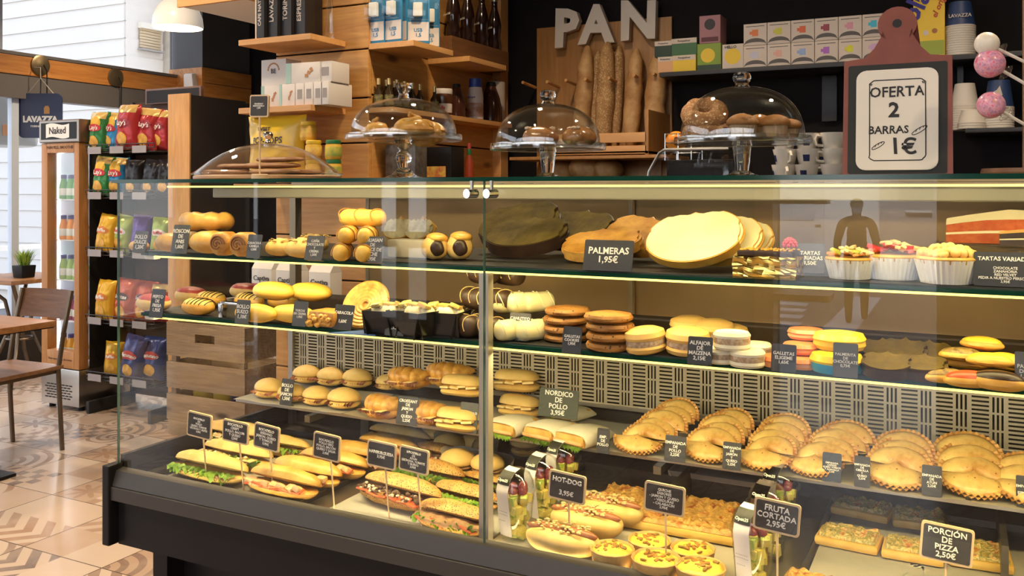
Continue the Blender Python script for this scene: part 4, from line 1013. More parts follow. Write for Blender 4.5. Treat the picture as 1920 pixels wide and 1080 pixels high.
# chocolate logs and cream rolls, axis toward the viewer
def log(name, m, stripe_m, Ln=.10, r=.028, curl=False):
    def build():
        t = thing(name, None, 'pastry')
        obj('roll', loaf(Ln, 2*r, r, r, c=(0, 0, r), amp=.0015, s=40, e=6, rot=None), m, t)
        bm = NB()
        for i in range(3):
            x = -Ln*.38+Ln*.36*i
            tube([(x+.006*math.sin(a*2), (r+.0006)*math.cos(a), r+(r+.0006)*math.sin(a)) for a in [-.3+(PI+.6)*j/14 for j in range(15)]], .0013, 6, bm)
        obj('drizzle' if not curl else 'swirl', bm, stripe_m, t); return t
    return Kind(build)
CL = log('chocolate_log', CHOCM, M('caramel drizzle', (.50, .34, .12), .4)); WR = log('white_cream_roll', WCHOC, M('pale drizzle', (.9, .82, .5), .4), r=.027)
G = 'chocolate covered logs in a pile'
for i, (px, py, dz, dy, lb) in enumerate(((858, 634, 0, 0, 'chocolate log at the bottom of the pile, in front'), (900, 638, 0, .004, 'chocolate log at the bottom, behind the post'), (842, 628, 0, .075, 'chocolate log at the bottom, rear'), (878, 632, .054, .016, 'chocolate log in the middle row of the pile'), (912, 634, .054, .02, 'chocolate log in the middle row behind the post'), (884, 630, .108, .03, 'chocolate log on top of the pile'), (928, 632, .106, .04, 'yellow streaked chocolate log on top beyond the post'))):
    put(CL, px, py, Z2S, lb, .056, -24 if i != 1 else -18, G, .86, dz=dz, dy=dy)
G = 'white glazed cream rolls'
for px, py, dz, dy, lb in ((948, 641, 0, 0, 'white cream roll at the bottom, by the post'), (985, 643, 0, .01, 'white cream roll at the bottom behind its price card'), (938, 634, .051, .014, 'white cream roll on top next to the post'), (962, 636, .051, .02, 'white cream roll on top in the middle'), (986, 636, .051, .03, 'white cream roll on top nearest the cookies')):
    put(WR, px, py, Z2S, lb, .056, 62, G, .82, dz=dz, dy=dy)
# cookies
def cookie():
    o = obj('cookie', lathe([(0, 0), (.040, .0), (.0475, .004), (.049, .009), (.046, .0145), (.03, .0175), (0, .0185)], n=40, flute=lambda a, j: 1+.02*math.sin(a*5+j)+.012*math.sin(a*11+1)), baked('choc chip cookie', (.40, .185, .04), (.25, .10, .02), 24, .6, .5, 60, spot=(85, .16, (.045, .02, .01))))
    return tag(o, None, 'cookie')
CO = Kind(cookie)
for px, py, nm, s in ((1046, 645, 'behind the cookies price card', .98), (1127, 662, 'standing clear beside the shortbread sandwiches', 1.0)):
    q = atZ(px, py, Z2S); q.y += .049*s
    for i, w_ in enumerate(('bottom', 'second from bottom', 'third from bottom', 'topmost')):
        CO((q.x+rnd.uniform(-.003, .003), q.y+rnd.uniform(-.003, .003), Z2S+.0190*i*s), f'{w_} chocolate chip cookie of the stack {nm}', rnd.uniform(0, 6), 'chocolate chip cookies in two stacks', None, s)
# alfajores
BISC = baked('shortbread', (.82, .54, .17), (.74, .42, .10), 14, .55, .1, 50); COCO = M('coconut filling', (.56, .44, .32), .8, c2=(.34, .20, .10), scale=160, bp=.5, bs=200)
def alfajor():
    t = thing('alfajor', None, 'biscuit')
    obj('bottom_biscuit', lathe([(0, 0), (.028, 0), (.040, .005), (.044, .013), (.041, .0175), (0, .0178)], n=36), BISC, t)
    obj('filling', lathe([(0, .0175), (.0405, .0175), (.0415, .023), (.0405, .030), (0, .0302)], n=36), COCO, t)
    obj('top_biscuit', lathe([(0, .030), (.0415, .030), (.044, .036), (.041, .046), (.027, .052), (0, .0535)], n=36), BISC, t); return t
AL = Kind(alfajor); G = 'shortbread sandwich biscuits with coconut rim'
for px, py, rz, tl, s, dy, dz, lb in ((1200, 667, 0, -6, .94, 0, 0, 'shortbread sandwich tilted beside the cookie stack'), (1277, 671, 0, 2, .98, 0, 0, 'shortbread sandwich behind the cornflour biscuit price card'), (1260, 662, 0, 0, .94, .085, .006, 'shortbread sandwich at the back, between the two front ones'), (1308, 668, 0, 0, .94, .085, .004, 'shortbread sandwich at the back above the price card'), (1340, 668, 0, 0, .8, .10, .0, 'pale shortbread sandwich at the end of the rear row')):
    put(AL, px, py, Z2S, lb, .088*s, rz, G, s, dz=dz, dy=dy, rot=(math.radians(4), math.radians(tl), 0))
def mini_alfajor():
    t = thing('white_mini_biscuit', None, 'biscuit'); W_ = M('icing sugar', (.82, .74, .54), .6, c2=(.86, .80, .62), scale=40)
    obj('bottom_biscuit', lathe([(0, 0), (.028, 0), (.031, .004), (.030, .009), (0, .009)], n=28), W_, t)
    obj('filling', lathe([(0, .009), (.0295, .009), (.0305, .014), (.0295, .019), (0, .019)], n=28), COCO, t)
    obj('top_biscuit', lathe([(0, .019), (.030, .019), (.031, .023), (.027, .028), (0, .0285)], n=28), W_, t); return t
MA = Kind(mini_alfajor); G = 'small white sandwich biscuits'
for px, py, dz, dy, s, lb in ((1340, 686, 0, .01, .95, 'white mini biscuit low behind the cornflour card'), (1394, 691, 0, 0, 1.05, 'white mini biscuit alone in front'), (1362, 690, .029, .012, 1.1, 'white mini biscuit on top of the small pile'), (1402, 682, 0, .04, 1.0, 'white mini biscuit toward the orange ones')):
    put(MA, px, py, Z2S, lb, .06, 20, G, s, dz=dz, dy=dy)
# orange and yellow-blue glazed biscuits
def glazed(name, top, bot, r=.036, h=.022):
    def build():
        t = thing(name, None, 'biscuit')
        obj('bottom_glaze', lathe([(0, 0), (r*.9, 0), (r, h*.25), (r*.98, h*.48), (0, h*.48)], n=32), bot, t)
        obj('top_glaze', lathe([(0, h*.48), (r*.98, h*.48), (r*1.02, h*.6), (r*.9, h*.9), (r*.5, h), (0, h*1.02)], n=32, flute=lambda a, j: 1+.015*math.sin(a*6)), top, t); return t
    return Kind(build)
ORG = M('orange glaze', (.80, .20, .06), .35, c2=(.84, .30, .12), scale=20); YGL = M('yellow glaze', (.86, .58, .02), .35); BGL = M('blue glaze', (.02, .28, .45), .35)
OG = glazed('orange_biscuit', ORG, M('pale orange dough', (.80, .34, .14), .5)); YB_ = glazed('yellow_blue_biscuit', YGL, BGL, .045, .034)
YY = glazed('yellow_biscuit', YGL, M('yellow dough', (.80, .50, .03), .5), .045, .030)
G = 'orange glazed biscuits'
for px, py, dz, dy, lb in ((1452, 694, 0, .012, 'orange biscuit peeping out on one side of the crunchy biscuit card'), (1497, 695, 0, .0, 'orange biscuit at the bottom, by the blue biscuit'), (1494, 692, .022, .01, 'orange biscuit lying on another orange one'), (1500, 690, .044, .03, 'crumbly orange biscuit at the top')):
    put(OG, px, py, Z2S, lb, .07, 0, G, .9, dz=dz, dy=dy)
put(YB_, 1562, 704, Z2S, 'biscuit glazed blue below and yellow above, under another yellow one', .09, 0, None, 1.0)
put(YY, 1566, 700, Z2S, 'yellow glazed biscuit on top of the blue and yellow one', .09, 10, None, 1.0, dz=.035, dy=.012)
put(YY, 1580, 690, Z2S, 'lone yellow glazed biscuit leaning behind the palmerita card', .09, 10, None, .9, dz=.0, dy=.07, rot=(math.radians(-38), 0, 0))
# small chocolate palmeras
def palm_outline(r, n=48):
    p = []
    for i in range(n):
        a = 2*PI*i/n; k = 1 - .20*math.exp(-((a-PI/2)/.28)**2) + .05*math.cos(2*a)
        p.append((r*1.15*k*math.cos(a), r*.92*k*math.sin(a)))
    return p
def palm(r, th, m, m2=None, name='palmera', lines=True):
    def build():
        t = thing(name, None, 'palm pastry')
        obj('pastry', prism(palm_outline(r), 0, th, bev=th*.42), m2 or m, t)
        bm = prism(palm_outline(r*.97), th*.55, th*1.06, bev=th*.3)
        if lines:
            for k in range(4):
                for sx in (-1, 1):
                    tube([(sx*(r*(.16+.2*k)), r*(.62-.12*k)*math.cos(q)*.9, th*.99) for q in [PI*j/10 for j in range(11)]], r*.035, 6, bm)
        obj('glaze', bm, m, t); return t
    return Kind(build)
PS = palm(.035, .021, CHOCB, CHOC, 'small_chocolate_palmera'); G = 'small chocolate palmeras'
for px, py, dz, dy, tl, rz, lb in ((1660, 712, 0, 0, -22, 0, 'small chocolate palmera right beside the palmerita card'), (1728, 716, 0, 0, -18, -10, 'small chocolate palmera next to the mixed biscuits'), (1648, 700, .004, .06, -30, 10, 'small chocolate palmera behind, near the yellow biscuit'), (1690, 702, .006, .06, -34, -8, 'small chocolate palmera at the centre of the back row'), (1738, 706, .004, .065, -30, 0, 'small chocolate palmera at the back by the mixed biscuits')):
    put(PS, px, py, Z2S, lb, .07, rz, G, 1.0, dz=dz+.008, dy=dy, rot=(math.radians(-tl), 0, math.radians(rz)))
# mixed biscuits
def oval_biscuit(name, m, m2=None, Ln=.072, W=.038, H=.021):
    def build():
        t = thing(name, None, 'biscuit'); obj('biscuit', loaf(Ln, W, H*.6, H*.4, c=(0, 0, H*.4), e=2.2, amp=.001), m, t)
        if m2: obj('glaze', loaf(Ln*.9, W*.86, H*.5, .001, c=(0, 0, H*.62), e=2.2, amp=.001), m2, t)
        return t
    return Kind(build)
OB1 = oval_biscuit('nut_biscuit', YELLOWP, M('chopped nut glaze', (.42, .27, .07), .5, c2=(.10, .06, .02), scale=90)); OB2 = oval_biscuit('lemon_biscuit', YELLOWP, M('lemon glaze', (.84, .54, .04), .4))
OB3 = oval_biscuit('red_biscuit', YELLOWP, M('red orange glaze', (.74, .10, .03), .35), .075, .048, .024); OB4 = oval_biscuit('chocolate_biscuit', YELLOWP, CHOC, .085, .052, .028)
for K_, px, py, dz, dy, rz, lb in ((OB1, 1775, 722, 0, .0, 30, 'oblong biscuit with nut glaze at the front of the mixed heap'), (OB3, 1815, 730, 0, .0, 20, 'red glazed biscuit in front of the mixed heap'), (OB4, 1872, 736, 0, .0, -8, 'chocolate covered biscuit at the very front of the mixed heap'), (OB1, 1802, 712, .018, .03, -6, 'nut glazed biscuit on top of the heap'), (OB2, 1842, 710, .030, .045, -14, 'slim lemon biscuit on top of the heap'), (OB2, 1856, 722, .018, .02, -4, 'broad lemon biscuit in the middle of the heap'), (OB2, 1888, 722, .016, .035, -40, 'pale lemon biscuit sliding down the far side of the heap'), (OB1, 1905, 714, .0, .07, 0, 'nut biscuit behind the last price card'), (OB3, 1815, 716, .006, .06, 0, 'red biscuit half buried at the back of the heap')):
    put(K_, px, py, Z2S, lb, .035, rz, 'mixed glazed biscuits in a heap', 1.0, dz=dz*1.3, dy=dy)
# cards on the lower shelf
pc(279, 543, 304, 596, Z2S, 'PEPITO\nDE\nFRESA\n1,95€', 'dark price card between red and custard buns', tilt=10)
pc(440, 563, 465, 607, Z2S, 'BOLLO\nSUIZO\n1,10€', 'grey price card in front of the yellow buns', M('grey card', (.075, .078, .075)), 10)
pc(547, 566, 573, 612, Z2S, 'TORTAS\nDE CREMA\n1,95€', 'grey price card between yellow buns and square pastry', M('grey card', (.075, .078, .075)), 10)
pc(622, 573, 658, 618, Z2S, 'CARACOLA\n\n1,60€', 'black price card leaning on the spiral pastry', tilt=16)
pc(721, 583, 756, 630, Z2S, 'BANDEJA\nSURTIDA\n1,15€', 'grey price card in front of the black pastry boxes', M('grey card', (.075, .078, .075)), 10)
pc(953, 588, 992, 639, Z2S, 'CANUTITO\nDE\nDULCE DE\nLECHE\n1,00€', 'grey price card in front of the white cream rolls', M('light grey card', (.10, .10, .10), .5), 10)
pc(1053, 614, 1088, 663, Z2S, 'GALLETAS\nCOOKIES\n1,95€', 'black price card between the two cookie stacks', tilt=12)
pc(1288, 633, 1334, 684, Z2S, 'ALFAJOR\nDE\nMAIZENA\n2,15€', 'black price card for cornflour shortbread sandwiches', tilt=12)
pc(1445, 647, 1492, 697, Z2S, 'GALLETAS\nELIGEME\n1,65€', 'black price card in front of the orange biscuits', tilt=12)
pc(1561, 645, 1608, 708, Z2S, 'PALMERITA\nDE\nCHOCOLATE\n0,75€', 'grey price card beside the small chocolate palmeras', M('light grey card', (.10, .10, .10)), 10)
pc(1903, 662, 1948, 734, Z2S, 'PASTAS\nDE TE\n1,50€', 'grey price card cut off beside the mixed biscuits', M('light grey card', (.10, .10, .10)), 10)

# ------------------------------------------------------------------ upper glass shelf
Z1S = Z1 + .0006
ROUND = bunny('sweet_roll', 'roll', .10, .08, .050, CRUSTD)
def ring_bun():
    bm = NB(); R_, r = .048, .024; n, m_ = 40, 14; rings = []
    for i in range(n):
        a = 2*PI*i/n; rr = r*(1+.10*math.sin(a*7)); rings.append([bm.verts.new(((R_+rr*math.cos(q))*math.cos(a)*1.25, (R_+rr*math.cos(q))*math.sin(a)*.8, r+rr*.95*math.sin(q))) for q in [2*PI*j/m_ for j in range(m_)]])
    for i in range(n):
        a, b = rings[i], rings[(i+1) % n]
        for j in range(m_): bm.faces.new((a[j], b[j], b[(j+1) % m_], a[(j+1) % m_]))
    return tag(obj('ring_bun', bm, CRUSTD), None, 'bun')
RB = Kind(ring_bun); G = 'sweet rolls on the upper glass shelf'
put(ROUND, 243, 472, Z1S, 'small sweet roll tucked against the end glass', .06, 0, G, .55)
put(ROUND, 302, 474, Z1S, 'sweet roll between the first two price cards', .08, -6, G, 1.0)
put(ROUND, 372, 477, Z1S, 'long sweet roll behind the second price card', .08, -6, G, 1.15)
put(RB, 360, 472, Z1S, 'big glazed ring bun lying on top of the sweet rolls', .08, -6, None, .98, dz=.054, dy=.012)
put(ROUND, 280, 470, Z1S, 'sweet roll at the rear by the end glass', .08, -6, G, .9, dy=.10)
def cinnamon():
    t = thing('cinnamon_swirl', None, 'pastry')
    obj('outer', loaf(.075, .066, .033, .033, c=(0, 0, .033), e=5, amp=.0015, rot=RZ(90)), FLAKY, t); bm = NB()
    for k in range(3): tube([((.026-.008*k-.0009*j)*math.cos(j*.33), -.0375, .033+(.026-.008*k-.0009*j)*math.sin(j*.33)) for j in range(18)], .0022, 6, bm)
    obj('swirl', bm, M('cinnamon', (.22, .085, .025), .5), t); return t
CI = Kind(cinnamon)
put(CI, 402, 481, Z1S, 'cinnamon swirl standing beside the long sweet roll', .07, 8, 'cinnamon swirls', .9)
put(CI, 440, 483, Z1S, 'cinnamon swirl next to the grey price card', .07, 8, 'cinnamon swirls', .9)
def almond():
    t = thing('almond_roll', None, 'roll'); obj('roll', loaf(.085, .07, .026, .018, c=(0, 0, .018), amp=.002), CRUST, t); bm = NB()
    for i in range(34): box(bm, (rnd.uniform(-.034, .034), rnd.uniform(-.026, .026), .040+rnd.uniform(-.003, .005)), (.011, .006, .0012), RZ(rnd.uniform(0, 180)) @ RX(rnd.uniform(-40, 40)))
    obj('almond_flakes', bm, M('almond flakes', (.82, .60, .24), .5), t); return t
AR = Kind(almond)
put(AR, 508, 482, Z1S, 'almond topped roll beside the grey price card', .07, -4, 'almond flake rolls', .92)
put(AR, 548, 485, Z1S, 'almond topped roll next to the custard horn card', .07, -4, 'almond flake rolls', 1.0)
put(AR, 530, 478, Z1S, 'almond topped roll lying behind the other two', .07, 0, 'almond flake rolls', 1.0, dy=.08)
CA = log('custard_horn', baked('custard horn pastry', (.84, .56, .10), (.64, .34, .05), 20, .45, .4, 60), M('toasted sugar', (.46, .22, .04), .5), .125, .0185)
G = 'custard horns in a pile'
for px, py, dz, dy, rz, s, lb in ((632, 489, 0, 0, -58, 1.08, 'custard horn at the bottom, round end showing'), (672, 491, 0, .004, -58, 1.08, 'custard horn at the bottom behind the milk caramel card'), (640, 488, .037, .006, -60, 1.08, 'custard horn in the middle of the pile'), (674, 490, .037, .010, -60, 1.08, 'custard horn in the middle row, farther on'), (655, 487, .074, .03, -8, 1.12, 'long custard horn lying across the top of the pile')):
    put(CA, px, py, Z1S, lb, .04, rz, G, s, dz=dz, dy=dy)
CKC = palm(.036, .024, M('cookie cream icing', (.48, .42, .28), .5, c2=(.20, .17, .11), scale=30, bp=.4), YELLOWP, 'cookie_cream_pastry', False)
put(CKC, 722, 474, Z1S, 'grey speckled cream pastry standing behind the caramel card', .05, 0, 'speckled cream pastries', 1.0, dz=.05, dy=.05, rot=(math.radians(60), 0, .1))
put(CKC, 762, 476, Z1S, 'grey speckled cream pastry next to the chocolate filled buns', .05, 0, 'speckled cream pastries', 1.0, dz=.05, dy=.055, rot=(math.radians(60), 0, -.1))
solo('pastry_crate', boxb((-.055, -.03, 0), (.055, .03, .042), .004), M('pale box card', (.55, .50, .42), .6), 'plain pale card box under the speckled cream pastries', 'box', atZ(742, 486, Z1S) + Vector((0, .075, 0)))
def napolitana():
    t = thing('chocolate_filled_bun', None, 'bun')
    obj('bun', loaf(.10, .070, .042, .028, c=(0, 0, .028), e=4.5, rot=RZ(90), amp=.003), CRUST, t)
    obj('chocolate_filling', blob(NB(), (0, -.046, .034), (.020, .010, .022), .003, 60, 3), CHOC, t)
    obj('top_fold', blob(NB(), (.006, -.005, .060), (.030, .046, .016), .004, 40, 3), YELLOWP, t); return t
NA = Kind(napolitana); G = 'buns with dark chocolate filling'
put(NA, 796, 489, Z1S, 'bun with dark chocolate core, the one beside the pale box', .09, 40, G, .82)
put(NA, 842, 489, Z1S, 'bun with dark chocolate core touching the large chocolate palmera', .09, 34, G, .86)
# big palmeras
PL = palm(.098, .034, CHOCB, CHOCM, 'large_chocolate_palmera'); G = 'large chocolate palmeras'
def lean(K_, px, py, z, label, tilt, rz=0, roll=0, s=1.0, dz=0, dy=0, group=None):
    q = atZ(px, py, z); q.y += dy; q.z += dz
    return K_(q, label, 0, group, (Matrix.Rotation(math.radians(rz), 4, 'Z') @ RX(tilt) @ RZ(roll)).to_euler(), s)
lean(PL, 965, 486, Z1S, 'large chocolate palmera leaning in front at the post', 26, -4, 8, .88, dy=.075, dz=.036, group=G)
lean(PL, 925, 484, Z1S, 'large chocolate palmera behind, its top edge highest', 38, -4, 14, .92, dy=.15, dz=.060, group=G)
lean(PL, 1030, 488, Z1S, 'large chocolate palmera at the back nearest the plain palmera', 30, -6, -4, .86, dy=.17, dz=.050, group=G)
PN = palm(.088, .026, baked('palm pastry', (.66, .34, .05), (.42, .17, .02), 26, .7, .5, 60), FLAKY, 'plain_palmera', False); G = 'plain golden palmeras'
lean(PN, 1105, 497, Z1S, 'plain golden palmera lying in front behind its price card', 22, -4, 20, .86, dy=.08, dz=.030, group=G)
lean(PN, 1165, 497, Z1S, 'plain golden palmera leaning at the back of its card', 34, -4, -16, .84, dy=.13, dz=.048, group=G)
PW_ = palm(.098, .022, WCHOC, YELLOWP, 'white_palmera', False); G = 'white glazed palmeras'
lean(PW_, 1288, 512, Z1S, 'white glazed palmera in front, large smooth face', 44, -4, 10, .84, dy=.062, dz=.058, group=G)
lean(PW_, 1322, 512, Z1S, 'white glazed palmera sandwiched behind the front one', 42, -6, -6, .82, dy=.10, dz=.056, group=G)
lean(PW_, 1342, 512, Z1S, 'white glazed palmera at the back by the gold foil cake', 38, -8, -14, .78, dy=.14, dz=.052, group=G)
# gold foil cake
t = thing('gold_foil_cake', 'small cake wrapped in crinkled gold foil with a raspberry', 'cake', atZ(1432, 524, Z1S) + Vector((0, .045, 0)), math.radians(-3))
bm = box(NB(), (0, 0, .020), (.112, .075, .040)); bmesh.ops.subdivide_edges(bm, edges=bm.edges[:], cuts=11, use_grid_fill=True)
for v in bm.verts:
    if v.co.z > .004: v.co += Vector((nz(v.co, 70, .004, 1), nz(v.co, 70, .005, 2), nz(v.co, 60, .003, 3)))
obj('foil_wrapper', bm, M('gold foil', (.86, .58, .14), .18, 1), t, smooth=False)
obj('cake_top', boxb((-.05, -.032, .040), (.05, .032, .050), .003), CHOCM, t)
bm = NB()
for i in range(70): blob(bm, (rnd.uniform(-.05, .05), rnd.uniform(-.032, .032), .051), (.003, .0025, .002), sub=1)
obj('crumble', bm, YELLOWP, t)
bm = NB()
for k in range(4):
    for j in range(8): a = 2*PI*j/8+k*.4; rr = .0105*math.cos(k*.42); blob(bm, (.038+rr*math.cos(a), rr*math.sin(a), .055+.012*math.sin(k*.42)+.004), (.0042,)*3, sub=1)
obj('raspberry', bm, M('raspberry', (.50, .05, .08), .4), t)
# fruit tarts in fluted paper cups
def tart(name, topf, mats):
    def build():
        t = thing(name, None, 'tart')
        obj('paper_cup', lathe([(0, .0005), (.040, .0005), (.050, .040), (.0495, .040), (.0395, .002), (0, .002)], n=144, flute=lambda a, j: 1+.018*math.sin(a*36)), M('white fluted paper', (.84, .80, .74), .6), t)
        obj('crust', lathe([(0, .03), (.0475, .034), (.050, .042), (.047, .0455), (.0, .044)], n=48, flute=lambda a, j: 1+.02*math.sin(a*13+j)), CRUSTD, t)
        topf(t, mats); return t
    return Kind(build)
def t_fruit(t, ms):
    for k, (nm, m_) in enumerate(ms):
        bm = NB(); r = random.Random(k)
        for i in range(9):
            a = r.uniform(0, 6.28); R_ = .036*math.sqrt(r.random()); box(bm, (R_*math.cos(a), R_*math.sin(a), .050+.012*(1-R_/.036)+.003*k), (.030, .010, .006), RZ(r.uniform(0, 180)) @ RX(r.uniform(-30, 30)) @ RY(r.uniform(-20, 20)), bev=.002)
        obj(nm, bm, m_, t)
def t_crumble(t, ms):
    bm = NB(); r = random.Random(5)
    for i in range(64):
        a = r.uniform(0, 6.28); R_ = .042*math.sqrt(r.random()); blob(bm, (R_*math.cos(a), R_*math.sin(a), .048+.013*(1-(R_/.042)**2)), (r.uniform(.005, .009),)*3, .002, 80, 2, seed=i)
    obj('crumble', bm, ms[0][1], t)
T1 = tart('mixed_fruit_tart', t_fruit, [('peach_slices', M('peach', (.80, .42, .10), .3, c2=(.70, .22, .06), scale=40)), ('kiwi_slices', M('kiwi', (.46, .48, .08), .3)), ('shredded_topping', M('shreds', (.84, .62, .30), .5))])
T2 = tart('strawberry_tart', t_fruit, [('strawberry_slices', M('strawberry', (.62, .08, .06), .28, c2=(.72, .26, .18), scale=40)), ('jam', M('jam', (.55, .05, .05), .2)), ('shredded_topping', M('shreds', (.84, .62, .30)))])
T3 = tart('crumble_tart', t_crumble, [('c', M('crumble topping', (.84, .62, .24), .6, c2=(.74, .46, .12), scale=60, bp=.4))])
put(T1, 1588, 526, Z1S, 'mixed fruit tart in a white fluted paper cup', .08, 0, 'tarts in fluted paper cups', .86, dy=.004)
put(T2, 1670, 527, Z1S, 'red strawberry tart in a white fluted paper cup', .09, 30, 'tarts in fluted paper cups', 1.0)
put(T3, 1774, 535, Z1S, 'pale crumble topped tart in a white fluted paper cup', .09, 0, 'tarts in fluted paper cups', 1.02)
# glass cake plate with slices at the far end
q = atZ(1880, 520, Z1S); cxy = (q.x + .02, 1.86)
t = thing('glass_cake_plate', 'footed glass cake plate with scalloped rim on the upper shelf', 'cake stand', (cxy[0], cxy[1], Z1S))
obj('plate', lathe([(0, .056), (.10, .056), (.130, .060), (.132, .064), (.128, .066), (.10, .0615), (0, .0615)], n=72, flute=lambda a, j: 1+(.012*math.sin(a*24) if 2 <= j <= 4 else 0)), GLASSV, t)
obj('stem', lathe([(0, 0), (.055, 0), (.056, .004), (.02, .010), (.012, .03), (.016, .05), (.03, .056), (0, .056)], n=40), GLASSV, t)
def wedge(r, ang, z0, z1, n=14, k=1.0):
    return prism([(0, 0)] + [(r*math.cos(ang*(i/n-.5)), r*math.sin(ang*(i/n-.5))) for i in range(n+1)], z0, z1)
def cake_slice(name, layers, label, loc, rz):
    t = thing(name, label, 'cake', loc, rz); z = 0
    for nm, h, m_, amp in layers:
        bm = wedge(.135, .62, z, z+h); bmesh.ops.subdivide_edges(bm, edges=bm.edges[:], cuts=3, use_grid_fill=True)
        if amp:
            for v in bm.verts:
                v.co += Vector((nz(v.co, 60, amp, 1), nz(v.co, 60, amp, 2), nz(v.co, 60, amp, 3) if v.co.z > z+h*.5 else 0))
        for v in bm.verts: v.co.z *= 1 - .30*max(0, v.co.x/.135)**2.2
        obj(nm, bm, m_, t); z += h
    return t
RV = M('red velvet sponge', (.50, .09, .02), .8, c2=(.60, .15, .04), scale=70, bp=.6, bs=120); FR = M('cream cheese frosting', (.84, .72, .40), .5, bp=.3, bs=40)
qz = Z1S+.0625
a0 = atY(1772, 448, 1.82)
cake_slice('red_velvet_cake', [('bottom_sponge', .020, RV, .001), ('cream_layer', .005, FR, .001), ('top_sponge', .020, RV, .001), ('frosting', .016, FR, .004)], 'slice of red velvet cake with cream frosting on the glass plate', (a0.x+.135, 1.84, qz), PI-.42)
a1 = atY(1868, 455, 1.80)
cake_slice('chocolate_cake', [('bottom_sponge', .012, CHOCM, .001), ('cream_layer', .003, CREAM, .001), ('top_sponge', .012, CHOCM, .001), ('frosting', .006, YELLOWP, .002)], 'slice of dark chocolate cake in front of the red velvet', (a1.x+.14, 1.80, qz), PI-.38)
# cards on the upper shelf
GC = M('grey card', (.075, .078, .075)); DC = M('worn grey card', (.10, .10, .095), .5)
pc(248, 434, 272, 474, Z1S, 'BOLLO\nDULCE\n1,20€', 'grey price card nearest the end glass on the upper shelf', GC, 12)
pc(320, 422, 350, 475, Z1S, 'ROSCON\nDE\nANIS\n1,60€', 'tall grey price card before the ring bun', GC, 10)
pc(461, 440, 487, 484, Z1S, 'CARACOLA\nCANELA\n1,50€', 'grey price card beside the cinnamon swirls', GC, 10)
pc(570, 443, 603, 488, Z1S, 'CAÑA\nCHOCOLATE\nY\nCREMA\n1,50€', 'dark price card for custard horns', DC, 14)
pc(674, 444, 716, 493, Z1S, 'CRUASAN\nDE\nDULCE DE\nLECHE\n1,95€', 'grey price card for milk caramel croissants', DC, 12)
pc(1092, 451, 1184, 508, Z1S, 'PALMERAS\n1,95€', 'large black price card for palmeras', tilt=14, fit=.88)
pc(1490, 457, 1546, 512, Z1S, 'TARTAS\nVARIADAS\n3,50€', 'bluish price card standing before the gold foil cake', M('bluish card', (.075, .075, .10), .5), 10)
pc(1825, 474, 1945, 538, Z1S, 'TARTAS VARIADAS|CHOCOLATE\nZANAHORIA\nRED VELVET\nPEDIR A NUESTRO PERSONAL\n3,95€', 'wide black price card for assorted cakes', tilt=12, fit=.95)

# ------------------------------------------------------------------ on the glass counter: domes, stands, offer board
ZC = ZT
def dome_profile(r, h, n=16, k=2.3):
    o = [(r*math.cos(PI/2*i/n)**(2/k), h*math.sin(PI/2*i/n)**(2/k)) for i in range(n+1)]
    o[-1] = (0, h); return o
def shell(prof, th):
    inner = [(max(0, r-th), z-th*(i/len(prof))) for i, (r, z) in enumerate(prof)][::-1]
    inner[0] = (0, prof[-1][1]-th); return prof + inner
def cake_stand(px, Y, r, zp, zbase, label, stem, dome_h, knob, label2, beads=True):
    x = xY(px, Y); t = thing('cake_stand', label, 'cake stand', (x, Y, zbase), 0, 'glass cake stands on the counter'); h = zp - zbase
    fl = (lambda a, j: 1+(.012*math.sin(a*40) if 2 <= j <= 5 else 0)) if beads else None
    obj('plate', lathe([(0, h-.006), (r*.6, h-.006), (r*.93, h-.004), (r*.99, h-.006), (r, h), (r*.99, h+.009), (r*.95, h+.010), (r*.93, h+.003), (r*.6, h), (0, h)], n=80, flute=fl), GLASSP, t)
    pr = {'baluster': [(0, 0), (.052, 0), (.053, .004), (.030, .012), (.014, .030), (.018, .044), (.021, .056), (.017, .068), (.011, .074), (.018, .082), (.020, .090), (.026, .100)],
          'straight': [(0, 0), (.046, 0), (.047, .004), (.026, .010), (.014, .020), (.017, .05), (.019, .085), (.021, .1)]}[stem]
    k = (h-.006)/.1
    obj('stem', lathe([(a, b*k) for a, b in pr]+[(0, h-.0065)], n=40), GLASSR, t)
    t2 = thing('glass_dome', label2, 'glass dome', (x, Y, zp+.0035), 0, 'glass domes over the cakes'); rd = r*.93-.004
    obj('dome', lathe(shell(dome_profile(rd, dome_h), .003), n=64), GLASSV, t2)
    kp = {'spool': [(0, 0), (.014, .0), (.013, .006), (.012, .012), (.018, .026), (.022, .034), (.021, .038), (0, .0385)],
          'ball': [(0, 0), (.016, 0), (.013, .006), (.017, .012), (.0195, .020), (.017, .028), (.009, .032), (0, .033)]}[knob]
    obj('knob', lathe(kp, (0, 0, dome_h), n=32), GLASSR, t2)
    return x, Y, zp+.001
xa, ya, za = cake_stand(757, 1.92, .150, 1.551, ZC, 'beaded glass cake stand on a baluster stem holding yellow rolls', 'baluster', .098, 'spool', 'glass dome with a spool knob covering the yellow rolls')
xb, yb, zb = cake_stand(1027, 1.92, .137, 1.518, ZC, 'low glass cake stand with straight stem under glazed pastries', 'straight', .100, 'ball', 'glass dome with ball knob over the two glazed pastries')
xc_, yc_, zc_ = cake_stand(1391, 1.92, .143, 1.522, ZC, 'glass cake stand beside the offer board, holding rings and muffins', 'straight', .112, 'ball', 'glass dome over the seeded rings and muffins')
SWR = baked('swirl bun', (.74, .42, .08), (.55, .24, .03), 30, .4, .4, 60, coat=.2)
